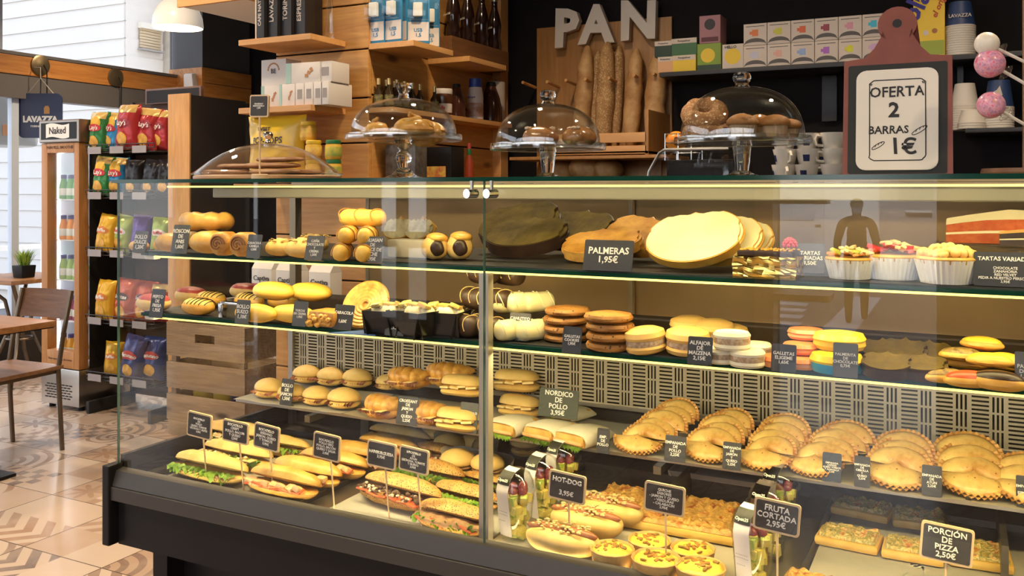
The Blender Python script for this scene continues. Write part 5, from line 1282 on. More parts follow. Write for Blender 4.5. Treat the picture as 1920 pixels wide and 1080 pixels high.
def swirl_bun():
    t = thing('swirl_bun', None, 'bun'); obj('bun', loaf(.085, .070, .028, .014, c=(0, 0, .014), amp=.002), SWR, t); bm = NB()
    tube([((.040-.0016*j)*math.cos(j*.42), (.033-.0013*j)*math.sin(j*.42), .014+.0016*j) for j in range(25)] , [.0115-.00025*j for j in range(25)], 8, bm); tube([(.042*math.cos(a), .035*math.sin(a), .011) for a in [2*PI*j/24 for j in range(25)]], .010, 8, bm)
    obj('swirl', bm, FLAKY, t); return t
SB = Kind(swirl_bun); G = 'rolls on the first cake stand'
SB((xa+.055, ya-.045, za), 'yellow swirl bun in front under the spool knob dome', .3, G, None, 1.1)
SB((xa+.035, ya+.055, za), 'yellow swirl bun standing at the back of the first cake stand', 1.0, G, (math.radians(38), 0, .3), 1.05)
SB((xa-.065, ya-.025, za), 'browner swirl bun at the side of the first cake stand', 2.2, G, None, .95)
GLZ = baked('glazed bun', (.52, .26, .09), (.24, .085, .03), 26, .25, .25, 50, coat=.6)
def glazed_bun():
    t = thing('glazed_pastry', None, 'pastry'); obj('bun', loaf(.085, .070, .028, .018, c=(0, 0, .018), amp=.003), GLZ, t); bm = NB()
    for i in range(12): blob(bm, (rnd.uniform(-.028, .028), rnd.uniform(-.02, .02), .041), (.008, .006, .004), .002, 60, 1, seed=i)
    obj('icing_patches', bm, M('icing patches', (.72, .54, .38), .3), t); return t
GB_ = Kind(glazed_bun)
GB_((xb+.005, yb-.05, zb), 'glazed pastry with pale icing on the low cake stand', .2, 'glazed pastries'); GB_((xb+.085, yb-.01, zb), 'dark glazed pastry toward the bread board on the low cake stand', 1.2, 'glazed pastries')
def ring_cookie():
    bm = NB(); n, m_ = 36, 12; rings = []
    for i in range(n):
        a = 2*PI*i/n; rings.append([bm.verts.new(((.030+.020*math.cos(q))*math.cos(a), (.030+.020*math.cos(q))*math.sin(a), .019+.019*math.sin(q) + nz((math.cos(a), math.sin(a), q*.3), 5, .004))) for q in [2*PI*j/m_ for j in range(m_)]])
    for i in range(n):
        for j in range(m_): bm.faces.new((rings[i][j], rings[(i+1) % n][j], rings[(i+1) % n][(j+1) % m_], rings[i][(j+1) % m_]))
    return tag(obj('seeded_ring', bm, baked('seeded ring', (.44, .21, .07), (.28, .11, .03), 40, .7, .8, 120, spot=(190, .3, (.55, .38, .18)))), None, 'biscuit')
RC = Kind(ring_cookie)
RC((xc_-.068, yc_-.035, zc_), 'seeded ring biscuit lying flat on the cake stand by the offer board', 0, 'seeded rings'); RC((xc_-.072, yc_-.03, zc_+.042), 'seeded ring biscuit standing tipped on top of the flat one', 0, 'seeded rings', (math.radians(38), 0, .2))
def muffin():
    t = thing('crumb_muffin', None, 'muffin')
    obj('paper_case', lathe([(0, 0), (.022, 0), (.029, .032), (0, .032)], n=60, flute=lambda a, j: 1+.03*math.sin(a*20)), M('muffin paper', (.52, .36, .22), .7), t)
    bm = blob(NB(), (0, 0, .032), (.034, .034, .022), .004, 40, 3, .3)
    for i in range(30):
        a = rnd.uniform(0, 6.28); q = rnd.uniform(0, .028); blob(bm, (q*math.cos(a), q*math.sin(a), .050-.35*q), (.006, .005, .005), .001, 80, 1, seed=i)
    obj('crumb_top', bm, baked('muffin crumb', (.46, .21, .055), (.26, .10, .02), 50, .6, .5), t); return t
MU = Kind(muffin); G = 'crumb topped muffins'
for dx, dy, s, lb in ((.015, -.055, 1.0, 'crumb muffin in front under the last dome'), (.072, -.025, .95, 'crumb muffin at the far side under the last dome'), (.035, .02, 1.05, 'crumb muffin at the back under the last dome'), (.09, .03, .85, 'small crumb muffin behind, nearest the offer board')): MU((xc_+dx, yc_+dy, zc_), lb, dx*30, G, None, s)
# wide acrylic cover with flat pastries
xw = xY(500, 1.86); yw = 1.865
t = thing('acrylic_cover', 'wide clear acrylic cover with a chrome knob over flat pastries', 'cover', (xw, yw, ZC+.0125))
pr = [(.205, 0), (.207, .004), (.200, .006), (.186, .016), (.160, .036), (.128, .056), (.090, .073), (.045, .084), (0, .087)]
obj('cover', lathe(shell(pr, .003), n=72, sx=1, sy=.92), ACRYL, t)
obj('knob', lathe([(0, 0), (.010, 0), (.006, .006), (.006, .010), (.013, .018), (.014, .024), (.009, .030), (0, .032)], (0, 0, .087), n=28), CHROME, t)
t = thing('pastry_platter', 'thin wooden platter under the acrylic cover', 'platter', (xw, yw, ZC))
obj('board', lathe([(0, 0), (.195, 0), (.200, .003), (.200, .009), (.195, .012), (0, .012)], n=64, sy=.92), wood('platter wood', (.50, .30, .15), (.38, .2, .09), 'x'), t)
def flat_pastry():
    return tag(obj('flat_pastry', loaf(.165, .062, .009, .007, c=(0, 0, .007), amp=.003, s=25, e=5, seed=3), baked('flat pastry', (.50, .27, .12), (.34, .155, .06), 30, .45, .5, 60)), None, 'pastry')
FP = Kind(flat_pastry); G = 'flat pastries under the acrylic cover'
for dx, dy, dz, rz, s, lb in ((-.075, -.07, 0, 4, 1.0, 'flat pastry at the bottom in front, toward the sign end'), (.085, -.07, 0, -5, 1.0, 'flat pastry at the bottom in front, other side of the stick'), (-.06, .005, 0, 8, 1.0, 'flat pastry at the bottom in the middle'), (.09, .01, 0, -3, 1.0, 'flat pastry at the bottom behind'), (-.055, -.05, .017, -6, .92, 'flat pastry on the second layer near the sign'), (.055, -.045, .017, 10, 1.0, 'flat pastry on the second layer, long one'), (.06, -.02, .034, -4, .95, 'topmost flat pastry under the chrome knob')):
    FP((xw+dx, yw+dy, ZC+.0122+dz), lb, math.radians(rz), G, None, s)
# stick sign in front of the cover
q = atY(487, 332, 1.64); t = thing('chalkboard_sign', 'framed chalkboard on a tall stick before the acrylic cover', 'price sign', (q.x, 1.64, ZC)); zc2 = zY(485, 199, 1.64) - ZC; wd = xY(503, 1.64)-xY(468, 1.64); hh = 42*mpp(485, 1.64)
obj('base', lathe([(0, 0), (.020, 0), (.020, .009), (.018, .011), (0, .011)], n=24), FRAMEW, t)
obj('stick', tube([(0, 0, .01), (0, 0, zc2)], .0022, 8), FRAMEW, t)
obj('frame', prism(rrect(wd, hh, .005, 4), -.002, .0025, Matrix.Translation((0, 0, zc2)) @ RY(2) @ RX(90)), FRAMEW, t, smooth=False)
obj('slate', prism(rrect(wd-.007, hh-.007, .003, 4), .0025, .0032, Matrix.Translation((0, 0, zc2)) @ RY(2) @ RX(90)), M('grey slate', (.05, .048, .048), .8), t, smooth=False)
lettering(t, 'CROISSANT\nMANTEQUILLA\n1,20€', .0052, CHALK, (0, -.0036, zc2), (PI/2, math.radians(2), 0))
# offer board
Yo = 1.85; xo = xY(1681, Yo); k = mpp(1681, Yo)
t = thing('offer_board', 'red cutting board shaped chalkboard showing a handwritten bread offer', 'sign board', (xo, Yo, ZC), math.radians(0))
ux = (xY(1786, Yo)-xY(1579, Yo))/2; H1 = (zY(1681, 108, Yo)-ZC); H2 = zY(1681, 8, Yo)-ZC
TR = RX(-5) @ RX(90)
hw = .035
outline = [(-ux, 0), (ux, 0), (ux*.985, H1), (ux*.60, H1+.004), (ux*.42, H1+.022), (hw*.80, H1+.045), (hw*.75, H1+.058)]
n_ = 18
arc = [(hw*1.0*math.sin(2.55-5.1*i/n_)*1.0, H2-hw*.98-hw*.98*math.cos(2.55-5.1*i/n_)*-1) for i in range(n_+1)]
right = outline + arc[:]
poly = right + [(-x, y) for x, y in outline[::-1][:-2]]
obj('board', prism(poly, -.008, .008, TR), M('brick red paint', (.20, .045, .026), .5, c2=(.24, .06, .036), scale=18), t, smooth=False)
obj('chalk_panel', prism(rrect(ux*1.80, H1*.94, .004, 3, 0, H1*.485), .008, .0092, TR), M('board slate', (.022, .024, .024), .75), t, smooth=False)
obj('hang_hole', prism([(.0085*math.cos(a), H2-.033+.0085*math.sin(a)) for a in [2*PI*i/20 for i in range(20)]], -.0083, .0084, TR), BLACKM, t, smooth=False)
TW, TH = ux*1.49, H1*.86


tr_ = obj('paper_tray', prism(rrect(TW, TH, .018, 5), .0094, .0125, TR @ Matrix.Translation((0, H1*.475, 0)), bev=.0012), M('white card tray', (.82, .77, .68), .6), t, smooth=False)
bm = NB(); fw, fh, fy = TW*.68, TH*.80, H1*.470
pts = rrect(fw, fh, .010, 4, .001, fy)
tube([TR @ Vector((x + .0012*math.sin(i*2.1), y, .0128)) for i, (x, y) in enumerate(pts)] + [TR @ Vector((pts[0][0], pts[0][1], .0128))], .0010, 6, bm)
INK = M('black marker', (.012, .010, .012), .6)
obj('drawn_frame', bm, INK, tr_)
def on(s, sz, x, y, **kw):
    p = TR @ Vector((x, y, .0130)); return lettering(tr_, s, sz, INK, p, TR.to_euler(), **kw)
on('OFERTA', .0262, 0, fy+fh*.345, bold=.0004); on('2', .040, -.004, fy+fh*.115, bold=.0012); on('BARRAS', .0200, -.014, fy-fh*.125); on('1€', .042, .012, fy-fh*.335, bold=.0008)
on("''", .014, -.048, fy+fh*.425, shear=.3); on("''", .014, .049, fy+fh*.425, shear=-.3)
for cx, cy, ln in ((.040, fy-fh*.135, .030), (-.032, fy-fh*.315, .026)):
    bm = NB(); pts = [(ln/2*math.cos(a), ln*.13*math.sin(a)) for a in [2*PI*i/24 for i in range(25)]]
    Rm = Matrix.Rotation(math.radians(32), 4, 'Z')
    tube([TR @ (Matrix.Translation((cx, cy, .0128)) @ Rm @ Vector((a, b, 0))) for a, b in pts], .0007, 6, bm)
    for kx in (-.25, 0, .25): tube([TR @ (Matrix.Translation((cx, cy, .0128)) @ Rm @ Vector((ln*kx, ln*.02, 0))), TR @ (Matrix.Translation((cx, cy, .0128)) @ Rm @ Vector((ln*kx+.004, ln*.11, 0)))], .0006, 6, bm)
    obj('drawn_loaf', bm, INK, tr_)
# cake pops in a wooden holder at the edge of view
Yp = 1.80; t = thing('cake_pop_holder', 'wooden cake pop holder with a dark round base at the counter end', 'holder', (xY(1935, Yp), Yp, ZC))
obj('base', lathe([(0, 0), (.078, 0), (.08, .004), (.078, .011), (0, .012)], n=48), wood('dark holder wood', (.20, .09, .045), (.11, .05, .025), 'x'), t)
obj('post', box(NB(), (0, 0, .16), (.028, .028, .30), bev=.002), wood('holder post', (.36, .20, .10), (.24, .12, .06), 'z'), t)
def pop(px, py, r, ex, ey, m_, label, wrap):
    a = atY(px, py, Yp-.05); e = atY(ex, ey, Yp-.02); t = thing('cake_pop', label, 'cake pop', a, 0, 'wrapped cake pops')
    rr = r*mpp(px, Yp-.05); d = (e-a)
    obj('ball', blob(NB(), (0, 0, 0), (rr, rr, rr), rr*.06, 40, 3), m_, t); obj('stick', tube([d*.12, d], .0028, 8), M('paper stick', (.84, .80, .74), .5), t)
    f = lambda u, v: d.normalized()*(rr*1.02+v*.012) + (Matrix.Rotation(2*PI*u, 4, d) @ d.orthogonal().normalized())*(.004+.009*math.sin(v*PI)*(1+.4*math.sin(u*40)))
    obj('wrapper', sheet(f, 24, 4), PLASTIC, t); return t
PINKM = M('pink sprinkle coating', (.72, .14, .26), .28, stops=[(.36, (.72, .12, .26)), (.5, (.80, .42, .50)), (.6, (.50, .24, .46)), (.72, (.80, .34, .12))], scale=130)
pop(1850, 82, 22, 1934, 122, M('white pop coating', (.80, .74, .62), .4, c2=(.86, .82, .74), scale=90, bp=.4), 'white wrapped cake pop, highest of three', 0)
pop(1856, 119, 27, 1936, 165, PINKM, 'pink cake pop with sprinkles just under the white one', 0); pop(1858, 197, 25, 1938, 243, PINKM, 'pink cake pop lowest of three', 0)

# ------------------------------------------------------------------ back counter machines
t = thing('back_counter', 'dark service counter behind the display case', 'counter', (0, 0, 0))
obj('cabinet', boxb((-2.30, 2.95, 0), (.9, 3.55, .92)), DIM, t); obj('worktop', boxb((-2.83, 2.70, .92), (.92, 3.19, .955), .004), M('grey worktop', (.20, .17, .15), .4), t)
obj('rear_worktop', boxb((-2.31, 3.19, .92), (.92, 3.56, .955)), M('grey worktop', (.2, .17, .15)), t)
t = thing('coffee_machine', 'dark espresso machine carrying the stacked cups', 'coffee machine', (.02, 2.82, .955))
obj('body', boxb((-.40, -.1, .06), (.42, .36, .47), .015), M('machine black', (.03, .028, .03), .35), t); obj('cup_rail', boxb((-.40, -.1, .47), (.42, .36, .482)), STEELD, t)
for sx in (-.36, .38): obj('foot', lathe([(0, 0), (.03, 0), (.03, .06), (0, .06)], (sx, 0.12, 0)), BLACK, t)
obj('spout', tube([(-.1, -.1, .30), (-.1, -.16, .30), (-.1, -.16, .26)], .012), CHROME, t)
CUPW = M('cup porcelain', (.72, .67, .58), .25)
def cup():
    t = thing('espresso_cup', None, 'cup')
    obj('body', lathe([(0, 0), (.020, 0), (.023, .003), (.033, .048), (.034, .052), (.0325, .052), (.031, .047), (.021, .006), (0, .005)], n=32), CUPW, t)
    obj('handle', tube([(.030, 0, .042), (.044, 0, .044), (.050, 0, .034), (.045, 0, .020), (.027, 0, .016)], .0038, 8), CUPW, t)
    def f(u, v):
        a = -PI/2 - .30 + .6*u; z = .018+.018*v; r = .023+.010*(z-.003)/.045+.0006
        return Vector((r*math.cos(a), r*math.sin(a), z))
    obj('blue_label', sheet(f, 6, 1), M('cup label blue', (.01, .02, .09), .4), t); return t
CU = Kind(cup); zc0 = .955+.4825
for col, (px, rz) in enumerate(((1470, -70), (1513, -10), (1562, 190))):
    for lv in range(3):
        CU((xY(px, 2.85)+(.004 if lv == 1 else 0), 2.85, zc0+.0475*lv), f'{("bottom", "middle", "top")[lv]} espresso cup of the {("first", "second", "third")[col]} stack counted from the juicer toward the offer board', math.radians(rz+8*lv), 'stacked white espresso cups', None, 1.12)
for px, Yk, rz, lb in ((1530, 2.98, 30, 'bottom'), (1530, 2.98, 45, 'top')): CU((xY(px, Yk), Yk, zc0+(.0475 if lb == 'top' else 0)), f'{lb} espresso cup of the stack standing behind the others', math.radians(rz), 'stacked white espresso cups', None, 1.05)
# juicer
Yj = 2.9; t = thing('orange_juicer', 'orange juicer with clear front cover and wire basket', 'juicer', (xY(1302, Yj), Yj, .955))
wj = xY(1378, Yj)-xY(1228, Yj); zt = zY(1300, 282, Yj)-.955
obj('body', boxb((-wj*.36, .0, 0), (wj*.48, .30, zt-.03), .01), BLACK, t); obj('cover', prism([(-wj*.5, zt-.16), (-wj*.5, zt-.09), (-wj*.40, zt-.03), (-wj*.28, zt-.002), (wj*.5, zt-.002), (wj*.5, zt-.16)], .0, .09, Matrix.Translation((0, 0, 0)) @ RX(90)), ACRYL, t, smooth=False)
bm = NB()
for dz in (0, .03, .06): tube([(-wj*.44, .06, zt+dz), (-wj*.1, .06, zt+dz), (-wj*.1, .20, zt+dz), (-wj*.44, .20, zt+dz), (-wj*.44, .06, zt+dz)], .0018, 6, bm)
for x_, y_ in ((-.44, .06), (-.1, .06), (-.1, .20), (-.44, .20), (-.27, .06)): tube([(wj*x_, y_, zt-.03), (wj*x_, y_, zt+.062)], .0018, 6, bm)
obj('wire_basket', bm, CHROME, t)
obj('steel_trim', tube([(-wj*.5, -.09, zt-.12), (-wj*.47, -.09, zt-.07), (-wj*.34, -.09, zt-.01), (-wj*.28, -.09, zt), (wj*.5, -.09, zt)], .005, 8), STEEL, t)
solo('orange', blob(NB(), (0, 0, 0), (.036, .036, .036), .0005, 50, 3), M('orange peel', (.72, .24, .02), .4, bp=.2, bs=120), 'orange sitting in the wire basket of the juicer', 'orange', (xY(1302, Yj)-wj*.34, Yj+.10, .955+zt+.036))
t = thing('bottle_riser', 'dark riser box on the service counter', 'box', (xY(938, 2.9), 2.9, .955)); obj('body', boxb((-.08, -.08, 0), (.08, .08, .275), .004), DIM, t)
solo('green_bottle', lathe([(0, 0), (.03, 0), (.032, .01), (.032, .12), (.014, .17), (.012, .20), (.0125, .2), (.0125, .225), (0, .226)], n=24), M('green bottle', (.01, .12, .04), .2), 'green bottle with white cap lying low behind the counter glass', 'bottle', (xY(938, 2.9), 2.9, 1.2305))

# ------------------------------------------------------------------ bread board on the black wall
Yw = 4.5; xl, xr = xY(1006, 4.47), xY(1259, 4.47); zb0, zt0 = zY(1130, 330, 4.47), zY(1130, 42, 4.47)
t = thing('bread_board', 'upright wooden board with pegs and big white letters for bread', 'bread rack', ((xl+xr)/2, 4.485, 0)); hw_ = (xr-xl)/2
obj('board', boxb((-hw_, -.012, zb0-.25), (hw_, .012, zt0), .002), BOARDW, t)
for ch, px, py in (('P', 1060, 56), ('A', 1117, 48), ('N', 1196, 41)):
    q = atY(px, py, 4.40); h = 86*mpp(px, 4.42)
    lettering(t, ch, h*1.13, M('white painted letters', (.60, .54, .46), .6), (q.x-(xl+xr)/2, -.055, q.z), (PI/2, 0, 0), 'letter', bold=.012, ext=.02)
for px, py in ((990, 161), (1035, 160), (1070, 157), (1106, 155), (1150, 153), (1196, 148), (1232, 145)):
    q = atY(px, py, 4.38); obj('peg', tube([(q.x-(xl+xr)/2, -.01, q.z), (q.x-(xl+xr)/2, -.17, q.z+.012)], .0085, 10), PINEZ, t)
def bx(px0, px1, py0, py1, y0, y1): return boxb((xY(px0, y0+4.485)-(xl+xr)/2, y0, zY((px0+px1)/2, py1, y0+4.485)), (xY(px1, y0+4.485)-(xl+xr)/2, y1, zY((px0+px1)/2, py0, y0+4.485)), .002)
obj('trough_front', bx(1040, 1212, 250, 268, -.36, -.345), SHELFW, t); obj('trough_rail', bx(1040, 1212, 274, 288, -.36, -.345), SHELFW, t)
obj('trough_side', bx(1209, 1216, 205, 290, -.36, -.012), BOARDW, t); obj('trough_floor', bx(1020, 1216, 284, 290, -.36, -.012), BOARDW, t)
obj('loaf_shelf', bx(955, 1250, 292, 298, -.40, -.012), BOARDW, t); obj('lower_board', bx(1006, 1240, 296, 420, -.03, -.013), BOARDW, t)
obj('loaf_ledge', bx(1000, 1240, 340, 346, -.26, -.03), BOARDW, t)
zfl = zY(1110, 287, 4.39)
def baguette(px, py0, py1, y, wpx, m_, label, seed, tiltx=4):
    z0 = zfl; z1 = zY(px, py0, y); h = z1-z0; x = xY(px, y)
    o = solo('baguette', loaf(h, wpx*mpp(px, y), wpx*mpp(px, y)*.48, wpx*mpp(px, y)*.48, n=48, e=2.5, amp=.005, s=14, seed=seed, ridge=lambda q: .035*math.sin(q*13+seed)+.03*max(0, math.sin(q*22+seed))), m_, label, 'baguette', (x, y+.03, z0+h/2+.004), (0, math.radians(-90+tiltx), 0), 'baguettes standing against the bread board')
BAG = baked('baguette crust', (.66, .42, .18), (.34, .15, .04), 12, .6, .4, 40); BAGS = baked('seeded baguette crust', (.50, .29, .11), (.30, .14, .045), 20, .7, .6, 60, spot=(120, .3, (.62, .46, .24)))
baguette(1090, 85, 250, 4.37, 34, BAG, 'light baguette leftmost on the bread board', 1, 5); baguette(1112, 95, 250, 4.42, 24, BAGS, 'dark baguette half hidden between the first two', 2, 4)
baguette(1131, 78, 250, 4.37, 36, BAGS, 'thick seeded baguette in the middle of the bread board', 3, 3); baguette(1153, 84, 250, 4.42, 24, BAGS, 'thin seeded baguette tucked behind the thick seeded one', 4, 3)
baguette(1184, 90, 250, 4.37, 34, BAG, 'baguette with slashed crust beside the seeded pair', 5, 4); baguette(1226, 96, 250, 4.37, 40, BAG, 'wide baguette at the shelf end of the bread board', 6, 4)
for px, r_, lb in ((1052, 26, 'first'), (1096, 34, 'second'), (1138, 28, 'third')):
    solo('round_loaf', blob(NB(), (0, 0, 0), (r_*.0028, .09, r_*.0024), .006, 20, 3, .8), BAG, f'{lb} loaf end peeping over the counter under the bread board', 'bread', (xY(px, 4.3), 4.33, zY(1100, 341, 4.3)+r_*.0024*.8), group='loaves under the bread board')

# ------------------------------------------------------------------ black wall shelves with tea boxes and cups
SHB = M('black shelf', (.018, .016, .016), .45)
def shelf(px0, px1, py, y0, y1, label, th=.022, name='wall_shelf', m_=None, brackets=()):
    z = zY((px0+px1)/2, py, y0); x0, x1 = xY(px0, y0), px1 if isinstance(px1, float) else xY(px1, y0)
    t = thing(name, label, 'shelf', ((x0+x1)/2, (y0+y1)/2, z)); obj('board', box(NB(), (0, 0, -th/2), (x1-x0, y1-y0, th), bev=.002), m_ or SHB, t)
    for px in brackets: obj('bracket', prism([(0, 0), (.20, 0), (.20, -.02), (.03, -.16), (0, -.16)], -.006, .006, Matrix.Translation((xY(px, y1)-(x0+x1)/2, (y1-y0)/2, -th)) @ Matrix(((0, 0, 1, 0), (-1, 0, 0, 0), (0, 1, 0, 0), (0, 0, 0, 1)))), SHB, t, smooth=False)
    return z
YT = 4.22
zt1 = zY(1400, 126, YT); x0_ = xY(1236, YT)
t = thing('tea_shelf', 'long black wall shelf carrying the tea boxes', 'shelf', ((x0_+1.1)/2, 4.36, zt1)); obj('board', box(NB(), (0, 0, -.011), (1.1-x0_, .28, .022), bev=.002), SHB, t)
for x in (-.33, -.02, .32, .8): obj('bracket', boxb((x-(x0_+1.1)/2-.012, .10, -.26), (x-(x0_+1.1)/2+.012, .14, -.022)), SHB, t)
zt2 = zY(1850, 240, YT); t = thing('cup_shelf', 'lower black wall shelf with stacked paper cups', 'shelf', (.55, 4.36, zt2)); obj('board', box(NB(), (0, 0, -.009), (1.1, .28, .018), bev=.002), SHB, t)
obj('bracket', boxb((-.3, .10, -.2), (-.276, .14, -.018)), SHB, t)
bm = boxb((-.035, -.01, -.11), (.035, .02, .11), .006)
solo('wall_bracket_plate', bm, SHB, 'small black plate fixed on the dark wall above the coffee cups', 'bracket', (xY(1556, 4.49), 4.479, zY(1556, 185, 4.49)))
def carton(name, px0, px1, z, hpx, y, depth, m_, label, group=None, art=None, rz=0, s_txt=None):
    x0, x1 = xY(px0, y), xY(px1, y); h = hpx*mpp((px0+px1)/2, y)
    t = thing(name, label, 'box', ((x0+x1)/2, y+depth/2, z), math.radians(rz), group); wd = (x1-x0)*.985
    obj('box', boxb((-wd/2, -depth/2, 0), (wd/2, depth/2, h), .0012), m_, t)
    f = -depth/2-.0008
    for a in art or ():
        k = a[0]
        if k == 'disc': obj(a[1], prism([(a[2]*wd+a[4]*wd*math.cos(q), a[3]*h+a[4]*wd*math.sin(q)) for q in [2*PI*i/24 for i in range(24)]], 0, .0006, Matrix.Translation((0, f+.0006, 0)) @ RX(90)), a[5], t, smooth=False)
        elif k == 'rect': obj(a[1], boxb((a[2]*wd, f, a[3]*h), (a[4]*wd, f+.0006, a[5]*h)), a[6], t)
        elif k == 'text': lettering(t, a[1], a[2]*h, a[3], (a[4]*wd, f-.0006, a[5]*h), **(a[6] if len(a) > 6 else {}))
        elif k == 'arc': obj(a[1], prism([(wd*.5*(i/10*2-1), h*(.03+.30*(1-(i/10*2-1)**2)**.5)) for i in range(11)] + [(wd*.5*(1-i/10*2), h*(.03+.12*(1-(1-i/10*2)**2)**.5)) for i in range(1, 10)], 0, .0005, Matrix.Translation((0, f+.0006, 0)) @ RX(90)), a[2], t, smooth=False)
    return t, h
def col_(n, c): return M('print ' + n, c, .6)
DKG, GRN, LGR, YLW, PCH, PNK = col_('dark green', (.02, .045, .03)), col_('green', (.05, .14, .06)), col_('lime', (.20, .30, .04)), col_('yellow', (.72, .50, .04)), col_('peach', (.66, .36, .18)), col_('rose', (.34, .16, .18))
TW_ = M('tea box white', (.58, .50, .43), .6); INKB = col_('ink', (.03, .025, .03))
def top_band(m_=TW_): return ('rect', 'white_band', -.49, .70, .49, .99, m_)
G = 'small tea boxes at the end of the black shelf'
_, h0 = carton('tea_box', 1233, 1262, zt1, 30, YT+.02, .12, PCH, 'peach tea box with white top, bottom at the shelf end', G, (top_band(), ('text', 'Pompadour', .14, INKB, 0, .84)))
_, h1 = carton('tea_box', 1261, 1305, zt1, 31, YT+.02, .12, YLW, 'yellow tea box with white top, bottom row', G, (top_band(), ('text', 'Pompadour', .16, INKB, 0, .84)))
carton('tea_box', 1227, 1260, zt1+h0+.001, 30, YT+.03, .12, DKG, 'blackish green tea box stacked on the peach one', G, (top_band(), ('text', 'Pompadour', .14, INKB, 0, .84)))
carton('tea_box', 1258, 1307, zt1+h1+.001, 32, YT+.03, .12, GRN, 'green tea box stacked on the yellow one', G, (top_band(), ('text', 'Pompadour', .16, INKB, 0, .84)))
_, h2 = carton('tea_box', 1307, 1352, zt1, 50, YT+.02, .13, LGR, 'lime green tea box with a yellow disc', G, (('disc', 'yellow_disc', -.05, .55, .30, YLW), ('rect', 'dark_base', -.49, .02, .49, .2, DKG)))
carton('tea_box', 1311, 1351, zt1+h2+.001, 52, YT+.02, .12, PNK, 'rose patterned tea box standing on the lime green box', G, (('disc', 'dark_seal', 0, .68, .26, INKB), ('rect', 'dark_ribbon', -.4, .06, .4, .22, col_('plum', (.09, .02, .03)))))
carton('tea_box', 1354, 1394, zt1, 46, YT+.02, .12, TW_, 'white tea box with a yellow sun disc', G, (('disc', 'sun_disc', 0, .50, .38, YLW), ('text', 'HELLO', .16, INKB, -.1, .88)))
G = 'white infusion boxes in two rows'; cupc = [(.62, .18, .06), (.52, .50, .06), (.60, .12, .05), (.30, .06, .08), (.62, .28, .36), (.05, .42, .58), (.5, .5, .62), (.64, .36, .30), (.26, .36, .60), (.36, .12, .46), (.62, .60, .04), (.55, .35, .55)]
nmz = ['orange', 'olive', 'red', 'maroon', 'pink', 'turquoise', 'lilac', 'salmon', 'sky blue', 'purple', 'lime', 'mauve']
for row in (0, 1):
    for i in range(6):
        px0 = 1394+44.5*i; y_ = YT+.02; c_ = M('cup print '+nmz[i+6*(1-row)], cupc[i+6*(1-row)], .6)
        hh_ = 41.5
        z_ = zt1 + (0 if row == 0 else 41.5*mpp(1500, y_)+.0015)
        lbl = f'white infusion box with {"a" if nmz[i+6*(1-row)][0] not in "aeiou" else "an"} {nmz[i+6*(1-row)]} cup print, {"upper" if row else "lower"} row'
        carton('infusion_box', px0, px0+44, z_, 41.5*mpp(1500, y_)/mpp(px0+22, y_), y_, .13, TW_, lbl, G, (('rect', 'cup_print', -.13, .42, .13, .72, c_), ('rect', 'cup_handle', -.24, .50, -.13, .64, c_), ('arc', 'leaf_sweep', col_('sweep', (.09, .08, .075))), ('rect', 'title_line', -.4, .86, .4, .89, col_('sweep', (.09, .08, .075)))))
CY_ = M('cocoa pack yellow', (.78, .52, .02), .45)
t, hC = carton('cocoa_pack', 1712, 1772, zt1, 150, YT+.02, .09, CY_, 'tall yellow cocoa pack behind the offer board', None, (('rect', 'field_picture', -.48, .02, .48, .20, col_('grass', (.30, .36, .05))), ('disc', 'figure_dots', -.1, .30, .09, TW_), ('disc', 'figure_dots', .18, .32, .09, col_('brown', (.35, .14, .05)))))
lettering(t, 'ColaCao', .115, col_('navy', (.03, .02, .22)), (-.025, -.0475, .27), (PI/2, math.radians(-62), 0), bold=.003, name='lettering'); lettering(t, 'el original', .035, col_('red', (.5, .06, .02)), (.045, -.0475, .23), (PI/2, math.radians(-68), 0), shear=.3)
PCUP = M('paper cup white', (.62, .57, .50), .6); PCB = M('paper cup blue', (.02, .045, .13), .5)
def cup_stack(px, z, y, r, n, m_, label, blue=True, h=.10):
    t = thing('paper_cup_stack', label, 'paper cups', (xY(px, y), y, z))
    pr = [(0, 0)]
    for i in range(n): pr += [(r*.98, .010*i), (r, .010*i+.002), (r, .010*i+.0065), (r*.97, .010*i+.0085)]
    top = .010*n
    obj('rims', lathe(pr+[(r*.93, top)], n=32), PCUP, t)
    obj('top_cup', lathe([(r*.96, top-.001), (r*.70, top+h), (r*.66, top+h+.001), (0, top+h-.003)], n=32), m_, t); return t
t = cup_stack(1800, zt1, YT+.07, .062, 13, PCB, 'stack of blue paper cups turned over on the upper shelf'); lettering(t, 'LAVAZZA', .02, TW_, (0, -.060, .165), (math.radians(104), 0, 0))
cup_stack(1809, zt2, YT+.12, .056, 11, PCUP, 'tall stack of plain white paper cups', h=.09); cup_stack(1822, zt2, YT+.05, .056, 3, PCUP, 'short white paper cup in front of the tall white stack', h=.05)
t = cup_stack(1873, zt2, YT+.06, .058, 9, PCB, 'stack of blue paper cups on the lower shelf', h=.11); obj('bird_mark', prism([(-.02, 0), (.0, .012), (.012, .03), (.016, .012), (.022, -.01), (0, -.014), (-.018, -.02)], 0, .0006, Matrix.Translation((-.01, -.0535, .145)) @ RX(99)), TW_, t, smooth=False)

